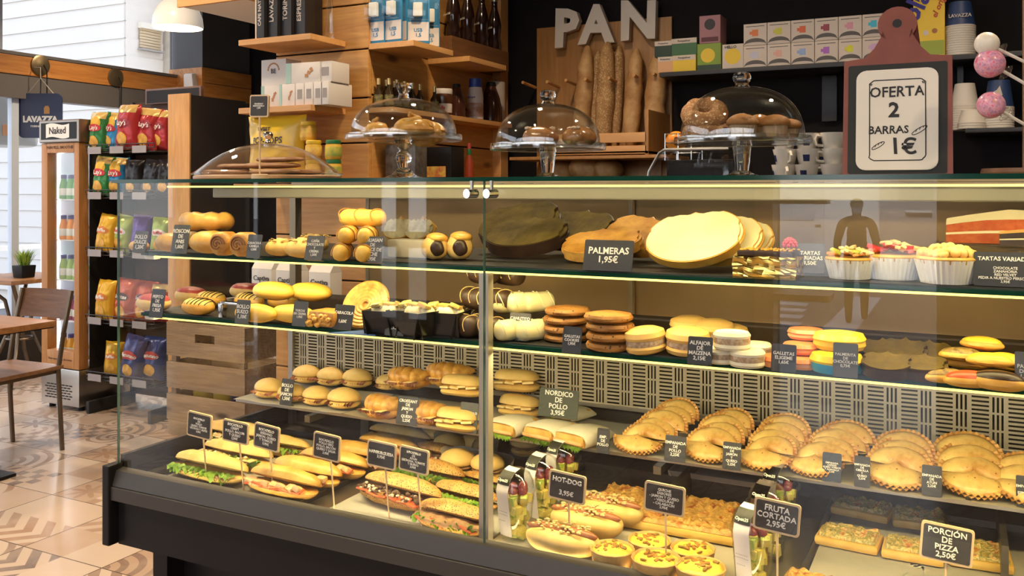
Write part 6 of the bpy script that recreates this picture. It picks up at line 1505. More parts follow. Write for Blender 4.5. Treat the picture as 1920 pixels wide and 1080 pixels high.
# ------------------------------------------------------------------ shelves on the plank partition
def pshelf(x0, y0, x1, y1, ztop, label, th=.025, m_=None):
    solo('partition_shelf', box(NB(), (0, 0, -th/2), (x1-x0, y1-y0, th), bev=.0015), m_ or SHELFW, label, 'shelf', ((x0+x1)/2, (y0+y1)/2, ztop), group='wooden shelves on the plank partition', smooth=False)
ZA, ZBs, ZL = 2.073, 1.775, 1.462
pshelf(-2.84, 2.96, -2.44, 3.197, ZA, 'upper wooden shelf on the front of the plank partition, holding black packs'); pshelf(-2.84, 2.96, -2.44, 3.197, ZBs, 'middle wooden shelf on the front of the partition, holding white boxes')
pshelf(-2.84, 2.93, -2.40, 3.197, ZL, 'lowest wooden shelf on the front of the partition, holding jars')
pshelf(PX1+.002, 3.2, -2.087, 3.53, 2.054, 'wooden shelf on the side of the partition with blue blister packs', .025, SHELFWY); pshelf(PX1+.002, 3.68, -2.087, 4.06, 2.05, 'wooden shelf on the side of the partition below the cola bottles', .025, SHELFWY)
pshelf(PX1+.002, 3.2, -2.19, 4.33, ZBs, 'long wooden shelf on the side of the partition with syrups', .022, SHELFWY); pshelf(PX1+.002, 3.2, -2.10, 4.33, ZL, 'lowest long shelf on the side of the partition', .022, SHELFWY)
solo('bottle_crate', boxb((-.055, -.30, 0), (.055, .30, .105), .003), wood('dark crate', (.22, .10, .035), (.12, .05, .018), 'y'), 'dark wooden crate block carrying the cola bottles', 'crate', (PX1+.075, 3.99, 2.0515), smooth=False)
# black packs with vertical writing
BP = M('black pack', (.014, .013, .014), .4); GT = col_('pale print', (.50, .46, .42))
for i, (px0, px1, nm) in enumerate(((476, 492, 'with a pale spine, first in the row'), (496, 517, 'second in the row'), (521, 543, 'third in the row'), (547, 569, 'with a yellow spot, last in the row'))):
    y_ = 3.0+.02*i; x0, x1 = xY(px0, y_), xY(px1, y_); t = thing('black_pack', f'tall black pack {nm} on the upper shelf', 'pack', ((x0+x1)/2, y_+.07, ZA), 0, 'tall black packs')
    wd = x1-x0; obj('pack', boxb((-wd/2, -.06, 0), (wd/2, .06, .33), .003), BP, t)
    lettering(t, ('CAFE NATURAL', 'LAVAZZA', 'TORINO', 'ESPRESSO')[i], wd*.5, GT, (0, -.0612, .15), (PI/2, math.radians(-90), 0), bold=.0005)
    if i == 0: obj('pale_spine', boxb((-wd/2-.0008, -.061, 0), (-wd/2+.006, -.02, .33)), TW_, t)
    if i == 3: obj('yellow_spot', prism([(.012*math.cos(a), .012*math.sin(a)) for a in [2*PI*k/20 for k in range(20)]], 0, .0008, Matrix.Translation((0, -.0604, .19)) @ RX(90)), YLW, t, smooth=False)
solo('glass_vase', lathe([(0, 0), (.026, 0), (.027, .004), (.020, .03), (.014, .12), (.013, .2), (.022, .30), (.021, .30), (.012, .2), (.0125, .12), (.018, .03), (0, .008)], n=32), GLASSV, 'slender clear glass vase beside the black packs', 'vase', (xY(618, 3.12), 3.12, ZA))
# white boxes
WB = M('white carton', (.66, .62, .58), .5); MINT = col_('mint', (.34, .52, .48)); BISK = col_('biscuit', (.42, .20, .08)); BAR = col_('barcode', (.06, .05, .05))
def wbox(px0, px1, z, h, y, d, label, rz=0, art=(), group='white biscuit cartons'):
    x0, x1 = xY(px0, y), xY(px1, y); wd = x1-x0
    t = thing('white_carton', label, 'box', ((x0+x1)/2, y+d/2, z), math.radians(rz), group); obj('box', boxb((-wd/2, -d/2, 0), (wd/2, d/2, h), .001), WB, t)
    for a in art:
        if a == 'bar': obj('barcode', boxb((-wd*.28, -d/2-.0008, h*.30), (wd*.28, -d/2, h*.72)), M('barcode stripes', (.30, .28, .27), .6), t)
        if a == 'mint': obj('mint_band', boxb((-wd/2-.0005, -d/2-.0008, -.0), (-wd*.34, -d/2+.002, h)), MINT, t)
        if a == 'bisc':
            bm = NB()
            for k in range(3): box(bm, (wd*(.12+.07*k), -d/2-.0006, h*(.35+.14*k)), (wd*.10, .0012, h*.16), Matrix.Rotation(.5*k, 4, 'Y'))
            obj('biscuit_picture', bm, BISK, t)
        if a == 'dots':
            bm = NB()
            for k in range(9): aa = PI*(.05+.9*k/8); box(bm, (wd*.22*math.cos(aa), -d/2-.0006, h*.58+wd*.22*math.sin(aa)), (wd*.05, .0012, wd*.07), Matrix.Rotation(-aa, 4, 'Y'))
            obj('dot_fan', bm, BISK, t); lettering(t, 'BE', wd*.2, BAR, (0, -d/2-.001, h*.55))
    return t
hb = 42*mpp(560, 3.0)
wbox(490, 524, ZBs, hb, 3.0, .12, 'white carton with mint edge at the shelf corner, lower layer', 0, ('mint', 'bisc'))
for i, (px0, px1) in enumerate(((554, 570), (571, 587), (588, 604), (602, 616))): wbox(px0, px1, ZBs, hb*1.0, 2.985, .16, f'{("first", "second", "third", "last")[i]} upright carton showing its barcode in the lower layer', 0, ('bar',))
wbox(524, 553, ZBs, hb, 2.985, .16, 'white carton with a biscuit picture beside the barcodes', 0, ('mint', 'bisc'))
hb2 = 38*mpp(570, 3.0)
wbox(490, 536, ZBs+hb+.001, 50*mpp(510, 3.0), 3.02, .10, 'square white carton with a fan of dots, upper layer', 0, ('dots',))
wbox(537, 597, ZBs+hb+.001, hb2, 2.99, .07, 'long white carton with biscuit pictures on the upper layer', 3, ('mint', 'bisc')); wbox(598, 622, ZBs+hb+.001, hb2, 3.0, .12, 'upper carton turned to show its barcode end', 0, ('bar',))
# yellow snack bag and jars
JY, JG, JR = M('yellow lid', (.72, .48, .03), .4), M('green lid', (.02, .16, .05), .4), M('red lid', (.36, .04, .03), .4); SAU = M('yellow sauce', (.62, .40, .04), .4, c2=(.56, .30, .03), scale=30); JL = M('jar label', (.70, .52, .10), .6, c2=(.56, .26, .06), scale=30)
def jar(lid, sauce, label_m):
    def build():
        t = thing('sauce_jar', None, 'jar')
        obj('glass', lathe([(0, 0), (.030, 0), (.034, .005), (.0345, .058), (.029, .066), (.029, .068), (0, .068)], n=32), sauce, t)
        obj('lid', lathe([(0, .066), (.031, .066), (.032, .068), (.032, .080), (.030, .082), (0, .082)], n=32), lid, t)
        obj('label', lathe([(.0349, .014), (.0352, .015), (.0352, .052), (.0349, .053)], n=32), label_m, t); return t
    return Kind(build)
J1, J2, J3 = jar(JY, SAU, JL), jar(JG, SAU, M('yellow green label', (.62, .46, .06), .6, c2=(.10, .26, .05), scale=22)), jar(JR, M('red sauce', (.40, .12, .05), .4), M('cream label', (.62, .50, .34), .6))
G = 'sauce jars on the lowest partition shelf'; yj = 3.0
for K_, px, lv, y_, lb in ((J1, 588, 0, yj, 'yellow lidded jar at the bottom of its stack'), (J1, 588, 1, yj, 'yellow lidded jar second from the bottom'), (J1, 578, 2, yj+.02, 'yellow lidded jar on top, highest of all the jars'), (J2, 625, 0, yj+.02, 'green lidded jar below another green lidded jar'), (J2, 625, 1, yj+.02, 'green lidded jar above the other green one'), (J3, 548, 0, yj+.04, 'red lidded jar at the bottom behind the acrylic cover'), (J3, 548, 1, yj+.04, 'red lidded jar on top of another red lidded one')):
    K_((xY(px, y_), y_, ZL+.0825*lv), lb, .4*lv, G)
def bag(wd, h, d, body, seed=0, name='bag', crimp=.06, lean=0):
    def f(u, v, s):
        e = (max(0, 1-abs(2*u-1)**2.6))**.62*(max(0, 1-abs(2*v-1)**3.2))**.6
        return Vector(((u-.5)*wd*(1-.10*math.sin(PI*v)) + nz((u, v, s), 3, .004, seed), s*(d/2*e*(1+nz((u*3, v*3, s), 2, .22, seed)) + .0006), v*h*.985+nz((u*2, 0, 0), 3, .004, seed)))
    bm = NB(); sheet(lambda u, v: f(u, v, -1), 16, 22, bm); sheet(lambda u, v: f(u, v, 1), 16, 22, bm); bmesh.ops.remove_doubles(bm, verts=bm.verts[:], dist=.0015)
    return bm, lambda u, v: f(u, v, -1)
def wrap_text(parent, f, wd, h, s, size, m, u, v, off=.003, **kw):
    """printed words following the bag's front"""
    me = text_mesh(s, size, ext=.0, **kw).copy()
    for q in me.vertices: q.co = f(u + q.co.x/wd, v + q.co.y/h) + Vector((0, -off, 0))
    me.materials.clear(); return obj('lettering', me, m, parent, smooth=False)
def patch(f, u0, u1, v0, v1, shape='oval', off=.0016, n=10):
    """a printed patch following the bag's front"""
    bm = NB(); uc, vc = (u0+u1)/2, (v0+v1)/2
    if shape == 'rect': return sheet(lambda a, b: f(u0+(u1-u0)*a, v0+(v1-v0)*b) + Vector((0, -off, 0)), n, n, bm)
    c = bm.verts.new(f(uc, vc) + Vector((0, -off, 0))); prev = None; N = 28; rings = []
    for k in range(1, 5): rings.append([bm.verts.new(f(uc+(u1-u0)/2*k/4*math.cos(2*PI*i/N), vc+(v1-v0)/2*k/4*math.sin(2*PI*i/N)) + Vector((0, -off, 0))) for i in range(N)])
    for i in range(N): bm.faces.new((c, rings[0][i], rings[0][(i+1) % N]))
    for a, b in zip(rings, rings[1:]):
        for i in range(N): bm.faces.new((a[i], b[i], b[(i+1) % N], a[(i+1) % N]))
    return bm
YBAG = M('yellow snack bag', (.76, .50, .03), .28)
q = atY(505, 215, 2.98); wd = (xY(562, 2.98)-xY(452, 2.98)); hB = zY(505, 214, 2.98)-ZL
t = thing('snack_bag', 'big yellow popcorn style snack bag under the middle shelf', 'snack bag', (q.x, 3.03, ZL), 0); bm, f = bag(wd, hB, .12, YBAG, 4); obj('bag', bm, YBAG, t)
wrap_text(t, f, wd, hB, 'POP-TOPS', .040, INKB, .47, .60, bold=.001); wrap_text(t, f, wd, hB, 'SWEET', .022, INKB, .42, .78, bold=.001)
# blister packs
BLU = col_('pack blue', (.02, .20, .42)); PWH = col_('pack white', (.66, .60, .56))
def blister(px, py_top, y, x_w, label, rz, m0, z=2.0555, art=True, h=.235):
    t = thing('blister_pack', label, 'pack', (xY(px, y), y, z), math.radians(rz), 'hanging type blister packs standing on the shelf'); obj('card', boxb((-x_w/2, 0, 0), (x_w/2, .006, h), .002), BLU, t)
    obj('white_panel', boxb((-x_w*.46, -.0008, .012), (x_w*.46, 0, h*.40)), PWH, t); obj('charger', box(NB(), (0, -.014, h*.62), (x_w*.42, .024, h*.26), bev=.006), WHITE, t)
    obj('blister', boxb((-x_w*.44, -.032, h*.42), (x_w*.44, -.0005, h*.93), .008), PLASTIC, t); lettering(t, 'USB\n1,5', .022, BLU, (0, -.0015, h*.2)); return t
for px, y_, w_, rz, lb in ((704, 3.215, .095, 0, 'blue and white blister pack by the partition corner'), (737, 3.22, .095, -4, 'blue and white blister pack, second on its shelf'), (748, 3.26, .095, -8, 'blue blister pack tucked behind the second'), (784, 3.30, .10, 28, 'blister pack turned aside, at the shelf edge'), (806, 3.44, .09, 40, 'blister pack turned farthest aside, deep on the shelf')): blister(px, 0, y_, w_, lb, rz, None)
# cola bottles
COLA = M('dark cola glass', (.020, .008, .006), .12, coat=.5)
def cola():
    t = thing('cola_bottle', None, 'bottle')
    obj('bottle', lathe([(0, 0), (.027, 0), (.030, .004), (.0285, .03), (.025, .055), (.0285, .085), (.030, .11), (.024, .145), (.014, .18), (.0125, .205), (.0135, .207), (.0135, .215), (0, .215)], n=32, flute=lambda a, j: 1+(.02*math.sin(a*10) if 2 <= j <= 4 else 0)), COLA, t)
    obj('cap', lathe([(0, .212), (.0145, .212), (.015, .214), (.0135, .222), (0, .223)], n=24), M('silver cap', (.5, .45, .4), .3, .9), t)
    lettering(t, 'Coca-Cola', .0125, M('label white print', (.8, .82, .7)), (.0, -.0305, .095), (PI/2, 0, 0), shear=.3); return t
KO = Kind(cola)
for i, y_ in enumerate((3.78, 3.92, 4.07, 4.21)): KO((PX1+.085, y_, 2.0515+.1055), f'dark cola bottle {("first in the row, next to the blister packs", "second in the row on the crate", "third in the row on the crate", "last in the row, at the post")[i]}', -.5, 'dark cola bottles in a row', None, 1.22)
# mini bottles, cream jar and syrups on the long shelf
def mini():
    t = thing('miniature_bottle', None, 'bottle'); obj('bottle', lathe([(0, 0), (.017, 0), (.0185, .003), (.0185, .065), (.008, .085), (.007, .105), (0, .105)], n=24), M('dark amber', (.035, .020, .008), .2), t)
    obj('cap', lathe([(0, .098), (.0085, .098), (.0085, .124), (0, .124)], n=20), M('pale gold cap', (.62, .46, .2), .35, .5), t); obj('label', lathe([(.0187, .012), (.0189, .013), (.0189, .055), (.0187, .056)], n=24), M('mini label', (.30, .26, .08), .6, c2=(.03, .03, .02), scale=60), t); return t
MB_ = Kind(mini); k = 0
for r_ in (0, 1):
    for i in range(5): MB_((PX1+.028+.042*r_+.0, 3.235+.062*i+.02*r_, ZBs), f'miniature bottle {("closest to the corner", "second", "third", "fourth", "fifth")[i]} in the {("rear", "front")[r_]} line', 0, 'miniature bottles in two lines', None, 1.05)
MB_((PX1+.09, 3.60, ZBs), 'miniature bottle standing alone before the spread jar', 0, 'miniature bottles in two lines', None, 1.05)
t = thing('spread_jar', 'jar of hazelnut spread with a white lid', 'jar', (PX1+.075, 3.70, ZBs)); obj('jar', lathe([(0, 0), (.040, 0), (.044, .006), (.044, .055), (.050, .085), (.047, .10), (.042, .104), (0, .104)], n=36), M('hazelnut spread', (.07, .025, .010), .25), t)
obj('lid', lathe([(0, .102), (.046, .102), (.047, .104), (.047, .124), (.044, .127), (0, .127)], n=36), M('jar lid white', (.70, .65, .58), .4), t); obj('label', lathe([(.0445, .012), (.0448, .013), (.0448, .054), (.0445, .055)], n=36), M('spread label', (.68, .60, .52), .5), t); 
lettering(t, 'nutella', .024, M('label red', (.5, .03, .03), .5), (.006, -.0462, .034), (PI/2, 0, .12), bold=.0006)
def syrup():
    t = thing('syrup_bottle', None, 'bottle'); obj('bottle', lathe([(0, 0), (.040, 0), (.046, .006), (.044, .06), (.036, .10), (.022, .14), (.018, .15), (0, .15)], n=32), M('dark syrup', (.05, .016, .008), .15), t)
    obj('cap', lathe([(0, .148), (.020, .148), (.021, .15), (.018, .165), (0, .168)], n=24), BLACK, t)
    f2 = lambda u, v: Vector(((.040+.0015-.012*v)*math.sin((u-.5)*1.1*(1-v*.8)), -(.0455-.012*v)*math.cos((u-.5)*1.1*(1-v*.8)), .018+.09*v)); obj('label', sheet(f2, 8, 6), M('syrup label', (.46, .34, .16), .5, c2=(.06, .03, .02), scale=35), t); return t
SY_ = Kind(syrup); SY_((PX1+.075, 3.83, ZBs), 'dark syrup bottle beside the spread jar', .3, 'dark syrup bottles', None, 1.0); SY_((PX1+.07, 4.20, ZBs), 'taller dark syrup bottle at the end by the post', .3, 'dark syrup bottles', None, 1.3)
t = thing('cream_bottle', 'white sauce bottle with a blue cap', 'bottle', (PX1+.075, 4.02, ZBs)); obj('bottle', lathe([(0, 0), (.038, 0), (.042, .005), (.040, .06), (.042, .12), (.034, .165), (.030, .17), (0, .17)], n=32), M('bottle white', (.62, .56, .52), .4), t)
obj('cap', lathe([(0, .168), (.032, .168), (.033, .17), (.031, .212), (0, .214)], n=28), M('blue cap', (.02, .06, .34), .35), t); obj('label', lathe([(.0425, .015), (.0428, .016), (.042, .06), (.0432, .085), (.0428, .086)], n=32), M('choc label', (.30, .13, .06), .5, c2=(.55, .42, .36), scale=30), t); lettering(t, 'Sirope', .016, M('label navy', (.02, .03, .2)), (0, -.044, .115), (PI/2, 0, .2), shear=.2)
solo('white_canister', lathe([(0, 0), (.05, 0), (.05, .22), (.046, .225), (0, .226)], n=32), M('canister', (.46, .40, .34), .5), 'pale canister behind the tall syrup bottle', 'canister', (PX1+.055, 4.285 - .0, ZBs))
# dark things on the lowest side shelf
t = thing('coffee_tin', 'black coffee tin with a bright floral label on the lowest side shelf', 'tin', (PX1+.12, 3.62, ZL)); obj('body', boxb((-.085, -.06, 0), (.085, .06, .155), .004), BLACK, t); obj('label', boxb((-.06, -.0612, .015), (.055, -.06, .065)), M('floral label', (.62, .50, .10), .5, c2=(.45, .10, .06), scale=40), t)
solo('grey_pack', boxb((-.08, -.05, 0), (.08, .05, .155), .01), M('crinkled grey pack', (.05, .045, .042), .35, c2=(.12, .11, .10), scale=40, bp=.6, bs=40), 'crinkled dark grey pack beside the black coffee tin', 'pack', (PX1+.11, 3.33, ZL))
t = thing('hot_sauce_bottle', 'slim hot sauce bottle with a green and red top', 'bottle', (PX1+.13, 3.86, ZL)); obj('bottle', lathe([(0, 0), (.022, 0), (.023, .004), (.022, .09), (.009, .13), (.008, .16), (0, .16)], n=24), M('hot sauce', (.30, .05, .02), .3), t); obj('cap', lathe([(0, .158), (.010, .158), (.009, .185), (0, .187)], n=20), M('red lid', (.36, .04, .03)), t); obj('neck_band', lathe([(.0095, .128), (.0105, .13), (.0095, .156), (.0085, .157)], n=20), JG, t)
# milk style cartons on the service counter, seen through the case
def cartonm():
    t = thing('baking_mix_carton', None, 'carton'); obj('carton', boxb((-.05, -.035, 0), (.05, .035, .135), .002), WB, t)
    obj('gable_top', prism([(-.035, .135), (.035, .135), (.006, .172), (-.006, .172)], -.05, .05, Matrix(((0, 0, 1, 0), (1, 0, 0, 0), (0, 1, 0, 0), (0, 0, 0, 1)))), WB, t, smooth=False)
    obj('red_band', boxb((-.049, -.0358, .062), (.049, -.035, .078)), col_('band red', (.45, .03, .03)), t); obj('chocolate_picture', prism([(-.049, 0), (.049, 0), (.049, .006), (-.049, .055)], 0, .0008, Matrix.Translation((0, -.035, 0)) @ RX(90)), M('picture choc', (.22, .07, .05), .5, c2=(.40, .2, .14), scale=50), t, smooth=False)
    lettering(t, 'Captiva', .026, INKB, (0, -.0362, .098)); return t
CM = Kind(cartonm)
for px, y_, lb in ((502, 2.82, 'white gable top carton at the end, seen through the case'), (548, 2.80, 'white gable top carton in the middle behind the case'), (610, 2.80, 'white gable top carton nearest the bronze doors')): CM((xY(px, y_), y_, .956), lb, 0, 'white gable top cartons on the service counter', None, 1.05)
# white underside shelf overhead
t = thing('hanging_shelf', 'hanging wooden shelf with white underside above the chip rack', 'shelf', (-3.03, 3.28, 2.262)); obj('underside', boxb((-.20, -.28, 0), (.20, .28, .012)), WHITE, t); bm = boxb((-.21, -.295, -.004), (.21, -.28, .10)); box(bm, (.205, 0, .045), (.015, .56, .10)); obj('fascia', bm, SHELFW, t, smooth=False)
for x, y in ((-.15, -.2), (.15, .2)): obj('hanger_rod', tube([(x, y, .012), (x, y, CEIL-2.262)], .006), STEELD, t)

# ------------------------------------------------------------------ drinks fridge
Yf = 3.84; t = thing('drinks_fridge', 'slim drinks fridge with wooden door frame and lit white interior', 'fridge', (-5.21, Yf, 0)); HWf = .182
obj('base_unit', boxb((-HWf, .0, .03), (HWf, .46, .265), .006), STEEL, t)
bm = NB()
for r_ in range(6):
    for c_ in range(7): box(bm, (-.13+.036*c_+(.018 if r_ % 2 else 0), -.0012, .075+.017*r_), (.026, .0024, .007))
obj('vent_slots', bm, BLACKM, t)
for x in (-.14, .14): obj('foot', lathe([(0, 0), (.02, 0), (.02, .03), (0, .03)], (x, .05, 0)), BLACK, t)
bm = boxb((-HWf, 0, .27), (-HWf+.058, .07, 1.72), .003); box(bm, (HWf-.024, .035, .995), (.048, .07, 1.45), bev=.003); box(bm, (0, .035, .325), (2*HWf-.1, .07, .11), bev=.003); box(bm, (0, .035, 1.688), (2*HWf-.1, .07, .064), bev=.003)
d = obj('door_frame', bm, FRIDGEW, t)
lettering(d, 'PAIN PELS, SMOOTHIE', .026, M('burnt lettering', (.10, .045, .02), .7), (0, -.001, 1.690), bold=.0008); lettering(d, 'Tienes que probarlo, de la fuente', .017, MATS['burnt lettering'], (0, -.001, .325))
obj('door_glass', boxb((-HWf+.055, .03, .375), (HWf-.045, .036, 1.66)), GLASS, t)
bm = boxb((-HWf, .452, .27), (HWf, .46, 1.72)); box(bm, (-HWf+.006, .27, .995), (.012, .37, 1.45)); box(bm, (HWf-.006, .27, .995), (.012, .37, 1.45)); box(bm, (0, .27, 1.714), (2*HWf-.03, .37, .012)); box(bm, (0, .27, .276), (2*HWf-.03, .37, .012))
obj('cabinet', bm, M('fridge white liner', (.80, .82, .86), .4), t)
bm = boxb((HWf, .075, .27), (HWf+.006, .46, 1.72)); obj('side_panel', bm, M('fridge side', (.05, .045, .04), .4, .6), t)
LEDW = M('white led', (.9, .95, 1.0), .5, emit=4)
for x in (-HWf+.024, ): obj('light_strip', boxb((x-.006, .105, .31), (x+.006, .115, 1.69)), LEDW, t)
obj('shelf_light', boxb((-.13, .30, 1.700), (.13, .34, 1.706)), LEDW, t)
lamp('fridge_light', 'AREA', (-5.21-HWf+.04, Yf+.11, 1.0), 2.2, (.9, .95, 1), (0, math.radians(-90), 0), shape='RECTANGLE', size=1.35, size_y=.02)
LV = (.30, .565, .83, 1.09, 1.355)
for z in LV[1:]: obj('wire_shelf', boxb((-HWf+.014, .062, z-.006), (HWf-.014, .44, z)), M('fridge shelf', (.70, .72, .76), .4), t)
bm = boxb((-HWf-.004, -.01, 1.722), (HWf+.02, .40, 1.868), .003)
h_ = obj('header_box', bm, M('header copper', (.20, .14, .10), .35, .7), t); obj('header_trim', boxb((-HWf-.002, -.014, 1.728), (HWf+.016, -.0095, 1.862)), M('header grey trim', (.36, .33, .31), .4, .6), h_); obj('header_panel', boxb((-HWf+.016, -.0155, 1.742), (HWf-.004, -.0135, 1.850)), BLACK, h_)
f = lambda u, v: Vector((-.115+.225*u, -.0165, 1.752+.088*v + .007*math.sin(u*6.3)))
s_ = obj('white_flag', sheet(f, 16, 2), WHITE, t); lettering(s_, 'Naked', .062, INKB, (-.002, -.0175, 1.796))
DRK = {'green': (.10, .36, .08), 'orange': (.75, .30, .03), 'lime': (.30, .46, .10), 'berry': (.32, .03, .10), 'amber': (.70, .36, .04)}
def drink(nm):
    def build():
        t = thing('juice_bottle', None, 'bottle'); obj('bottle', lathe([(0, 0), (.026, 0), (.028, .004), (.028, .085), (.018, .125), (.016, .135), (0, .135)], n=24), M('juice '+nm, DRK[nm], .3), t)
        obj('cap', lathe([(0, .134), (.018, .134), (.018, .158), (.016, .16), (0, .16)], n=20), M('juice cap', (.06, .05, .22), .4), t); obj('label', lathe([(.0283, .025), (.0287, .026), (.0287, .07), (.0283, .071)], n=24), M('juice label', (.70, .74, .70), .5), t); return t
    return Kind(build)
for lv, (z, nm) in enumerate(zip(LV, ('amber', 'berry', 'lime', 'orange', 'green'))):
    K_ = drink(nm)
    for i in range(4): K_((-5.305+.066*i, Yf+.098+.004*(i % 2), z+.0008+(.012-.0195*0 if lv == 0 else 0)), f'{nm} juice bottle {("closest to the light strip", "second", "third", "last")[i]} on the {("lowest", "second lowest", "middle", "second highest", "top")[lv]} fridge shelf', 0, 'juice bottles in the fridge', None, 1.0)

# ------------------------------------------------------------------ snack rack
RX0, RX1, RY0, RY1 = -4.98, -4.37, 3.86, 4.22
t = thing('snack_rack', 'dark wire snack rack with five baskets of crisps', 'rack', ((RX0+RX1)/2, RY0, 0)); hw2 = (RX1-RX0)/2; RL = (.225, .583, 1.01, 1.37, 1.655)
WIRE = M('dark wire', (.05, .045, .045), .4, .7)
obj('back_panel', boxb((-hw2, RY1-RY0+.005, .05), (hw2, RY1-RY0+.02, 2.0)), M('rack back brown', (.085, .05, .03), .7), t)
for sx in (-1, 1): obj('upright', boxb((sx*hw2-.012, RY1-RY0-.02, 0), (sx*hw2+.012, RY1-RY0+.004, 2.0)), WIRE, t)
for sx in (-1, 1): obj('foot', box(NB(), (sx*hw2*.9, .16, .04), (.03, .36, .08), bev=.008), BLACKM, t)
for z in RL:
    bm = NB()
    for k in range(13): tube([(-hw2+2*hw2*k/12, -.01, z+.045), (-hw2+2*hw2*k/12, 0, z-.004), (-hw2+2*hw2*k/12, RY1-RY0, z-.004)], .0028, 5, bm)
    for y_, zz in ((-.01, .045), (-.006, .02), (0, -.004), (.18, -.004), (.34, -.004)): tube([(-hw2, y_, z+zz), (hw2, y_, z+zz)], .0032, 5, bm)
    b = obj('basket', bm, WIRE, t)
    for k in (0, 1, 2): obj('price_tag', boxb((-hw2+.03+.2*k, -.017, z-.012), (-hw2+.15+.2*k, -.014, z+.032)), M('tag grey', (.30, .27, .27), .5), b)
t2 = thing('rack_header', 'brown framed dark header board above the snack rack', 'board', ((RX0+RX1)/2+.08, RY1-.02, 1.98)); obj('frame', boxb((-.24, -.012, 0), (.26, .012, .10), .003), M('header frame', (.22, .12, .09), .5), t2); obj('panel', boxb((-.225, -.0135, .006), (.245, -.0115, .088)), BLACKM, t2)
def crisp(name, cm, disc, oval, txt, tcol, lower=None):
    def build():
        t = thing(name, None, 'crisps'); bm, f = bag(.170, .268, .105, None, len(name)); obj('bag', bm, cm, t)
        if disc: obj('yellow_sun', patch(f, .22, .80, .50, .86, off=.003), disc, t)
        if oval: obj('logo_oval', patch(f, .16, .86, .47, .66, off=.0055), oval, t)
        if name.startswith(('red', 'green', 'blue')): obj('gold_top', patch(f, .06, .94, .80, .985, 'rect', off=.0022), FO('gold', (.62, .42, .14)), t)
        if lower: obj('picture', patch(f, .28, .74, .08, .36, off=.003), lower, t)
        if txt: wrap_text(t, f, .165, .265, txt, .040 if len(txt) < 7 else .030, tcol, .5, .56, off=.0085, bold=.001)
        return t
    return Kind(build)
FO = lambda n, c: M('foil '+n, c, .28, .2)
RED_O = col_('crisp red', (.55, .03, .04)); WTX = M('crisp white text', (.8, .76, .7), .5); SUN = col_('crisp sun', (.78, .46, .04)); CHP = M('crisp picture', (.75, .45, .08), .5, c2=(.62, .30, .04), scale=30)
LYG = crisp('green_crisp_bag', FO('green', (.03, .20, .05)), SUN, RED_O, "Lay's", WTX, CHP); LYB = crisp('blue_crisp_bag', FO('blue', (.03, .26, .52)), SUN, RED_O, "Lay's", WTX, CHP); LYR = crisp('red_crisp_bag', FO('red', (.42, .03, .035)), None, FO('dark red', (.30, .02, .03)), "Lay's", WTX, CHP)
DKB = crisp('dark_crisp_bag', FO('black', (.02, .018, .02)), None, None, None, None, CHP); YEB = crisp('yellow_crisp_bag', FO('yellow', (.74, .42, .03)), None, col_('crisp orange', (.62, .20, .03)), 'Ruffles', WTX, CHP); DOR = crisp('orange_red_crisp_bag', FO('flame', (.50, .09, .03)), None, INKB, 'Doritos', WTX, CHP); PUR = crisp('purple_crisp_bag', FO('purple', (.10, .06, .26)), None, None, None, None, None); LIM = crisp('lime_crisp_bag', FO('lime', (.36, .46, .10)), None, WTX, 'Ruffles', RED_O, CHP); NAV = crisp('navy_snack_bag', FO('navy', (.03, .05, .20)), None, col_('snack red', (.5, .05, .05)), 'Matutano', WTX, CHP)
G = 'crisp bags on the wire rack'
def shelfbags(z, rows, y=RY0+.045):
    for (K_, px, s, lb, dy) in rows:
        K_((xY(px, y+dy), y+dy, z+.012), lb, 0, G, (math.radians(rnd.uniform(-9, -3)), math.radians(rnd.uniform(1, 9)), math.radians(rnd.uniform(0, 16))), s)
shelfbags(RL[4], ((LYG, 184, .95, 'green crisp bag on the top basket', .02), (LYB, 206, .95, 'blue crisp bag on the top basket', .06), (LYR, 238, 1.08, 'red crisp bag in front on the top basket, largest of three', .0), (LYR, 272, 1.0, 'red crisp bag in the middle of the top basket', .05), (LYR, 299, .95, 'red crisp bag at the far end of the top basket', .10)))
shelfbags(RL[3], ((LYG, 190, .95, 'green crisp bag on the second basket', .0), (LYB, 218, .92, 'blue and white crisp bag on the second basket', .04), (DKB, 250, .85, 'dark crisp bag beside the blue one on the second basket', .05), (DKB, 280, .85, 'dark crisp bag in the middle of the second basket', .06), (DKB, 308, .85, 'dark crisp bag at the far end of the second basket', .08)))
shelfbags(RL[2], ((YEB, 195, .92, 'yellow crisp bag on the third basket', .0), (LIM, 226, .9, 'lime green crisp bag on the third basket', .05), (PUR, 262, .9, 'purple crisp bag on the third basket', .06), (LIM, 300, .85, 'lime green crisp bag at the far end of the third basket', .08)))
shelfbags(RL[1], ((YEB, 196, .95, 'yellow crisp bag on the fourth basket', .0), (DOR, 232, 1.0, 'orange red crisp bag with white writing on the fourth basket', .03), (DOR, 268, .95, 'orange red crisp bag further along the fourth basket', .06), (LYR, 302, .9, 'red crisp bag at the end of the fourth basket', .08)))
shelfbags(RL[0], ((YEB, 212, .8, 'yellow snack bag on the lowest basket', .05), (NAV, 245, 1.05, 'navy snack bag in front on the lowest basket', .0), (NAV, 284, 1.0, 'navy snack bag further along the lowest basket', .06)))
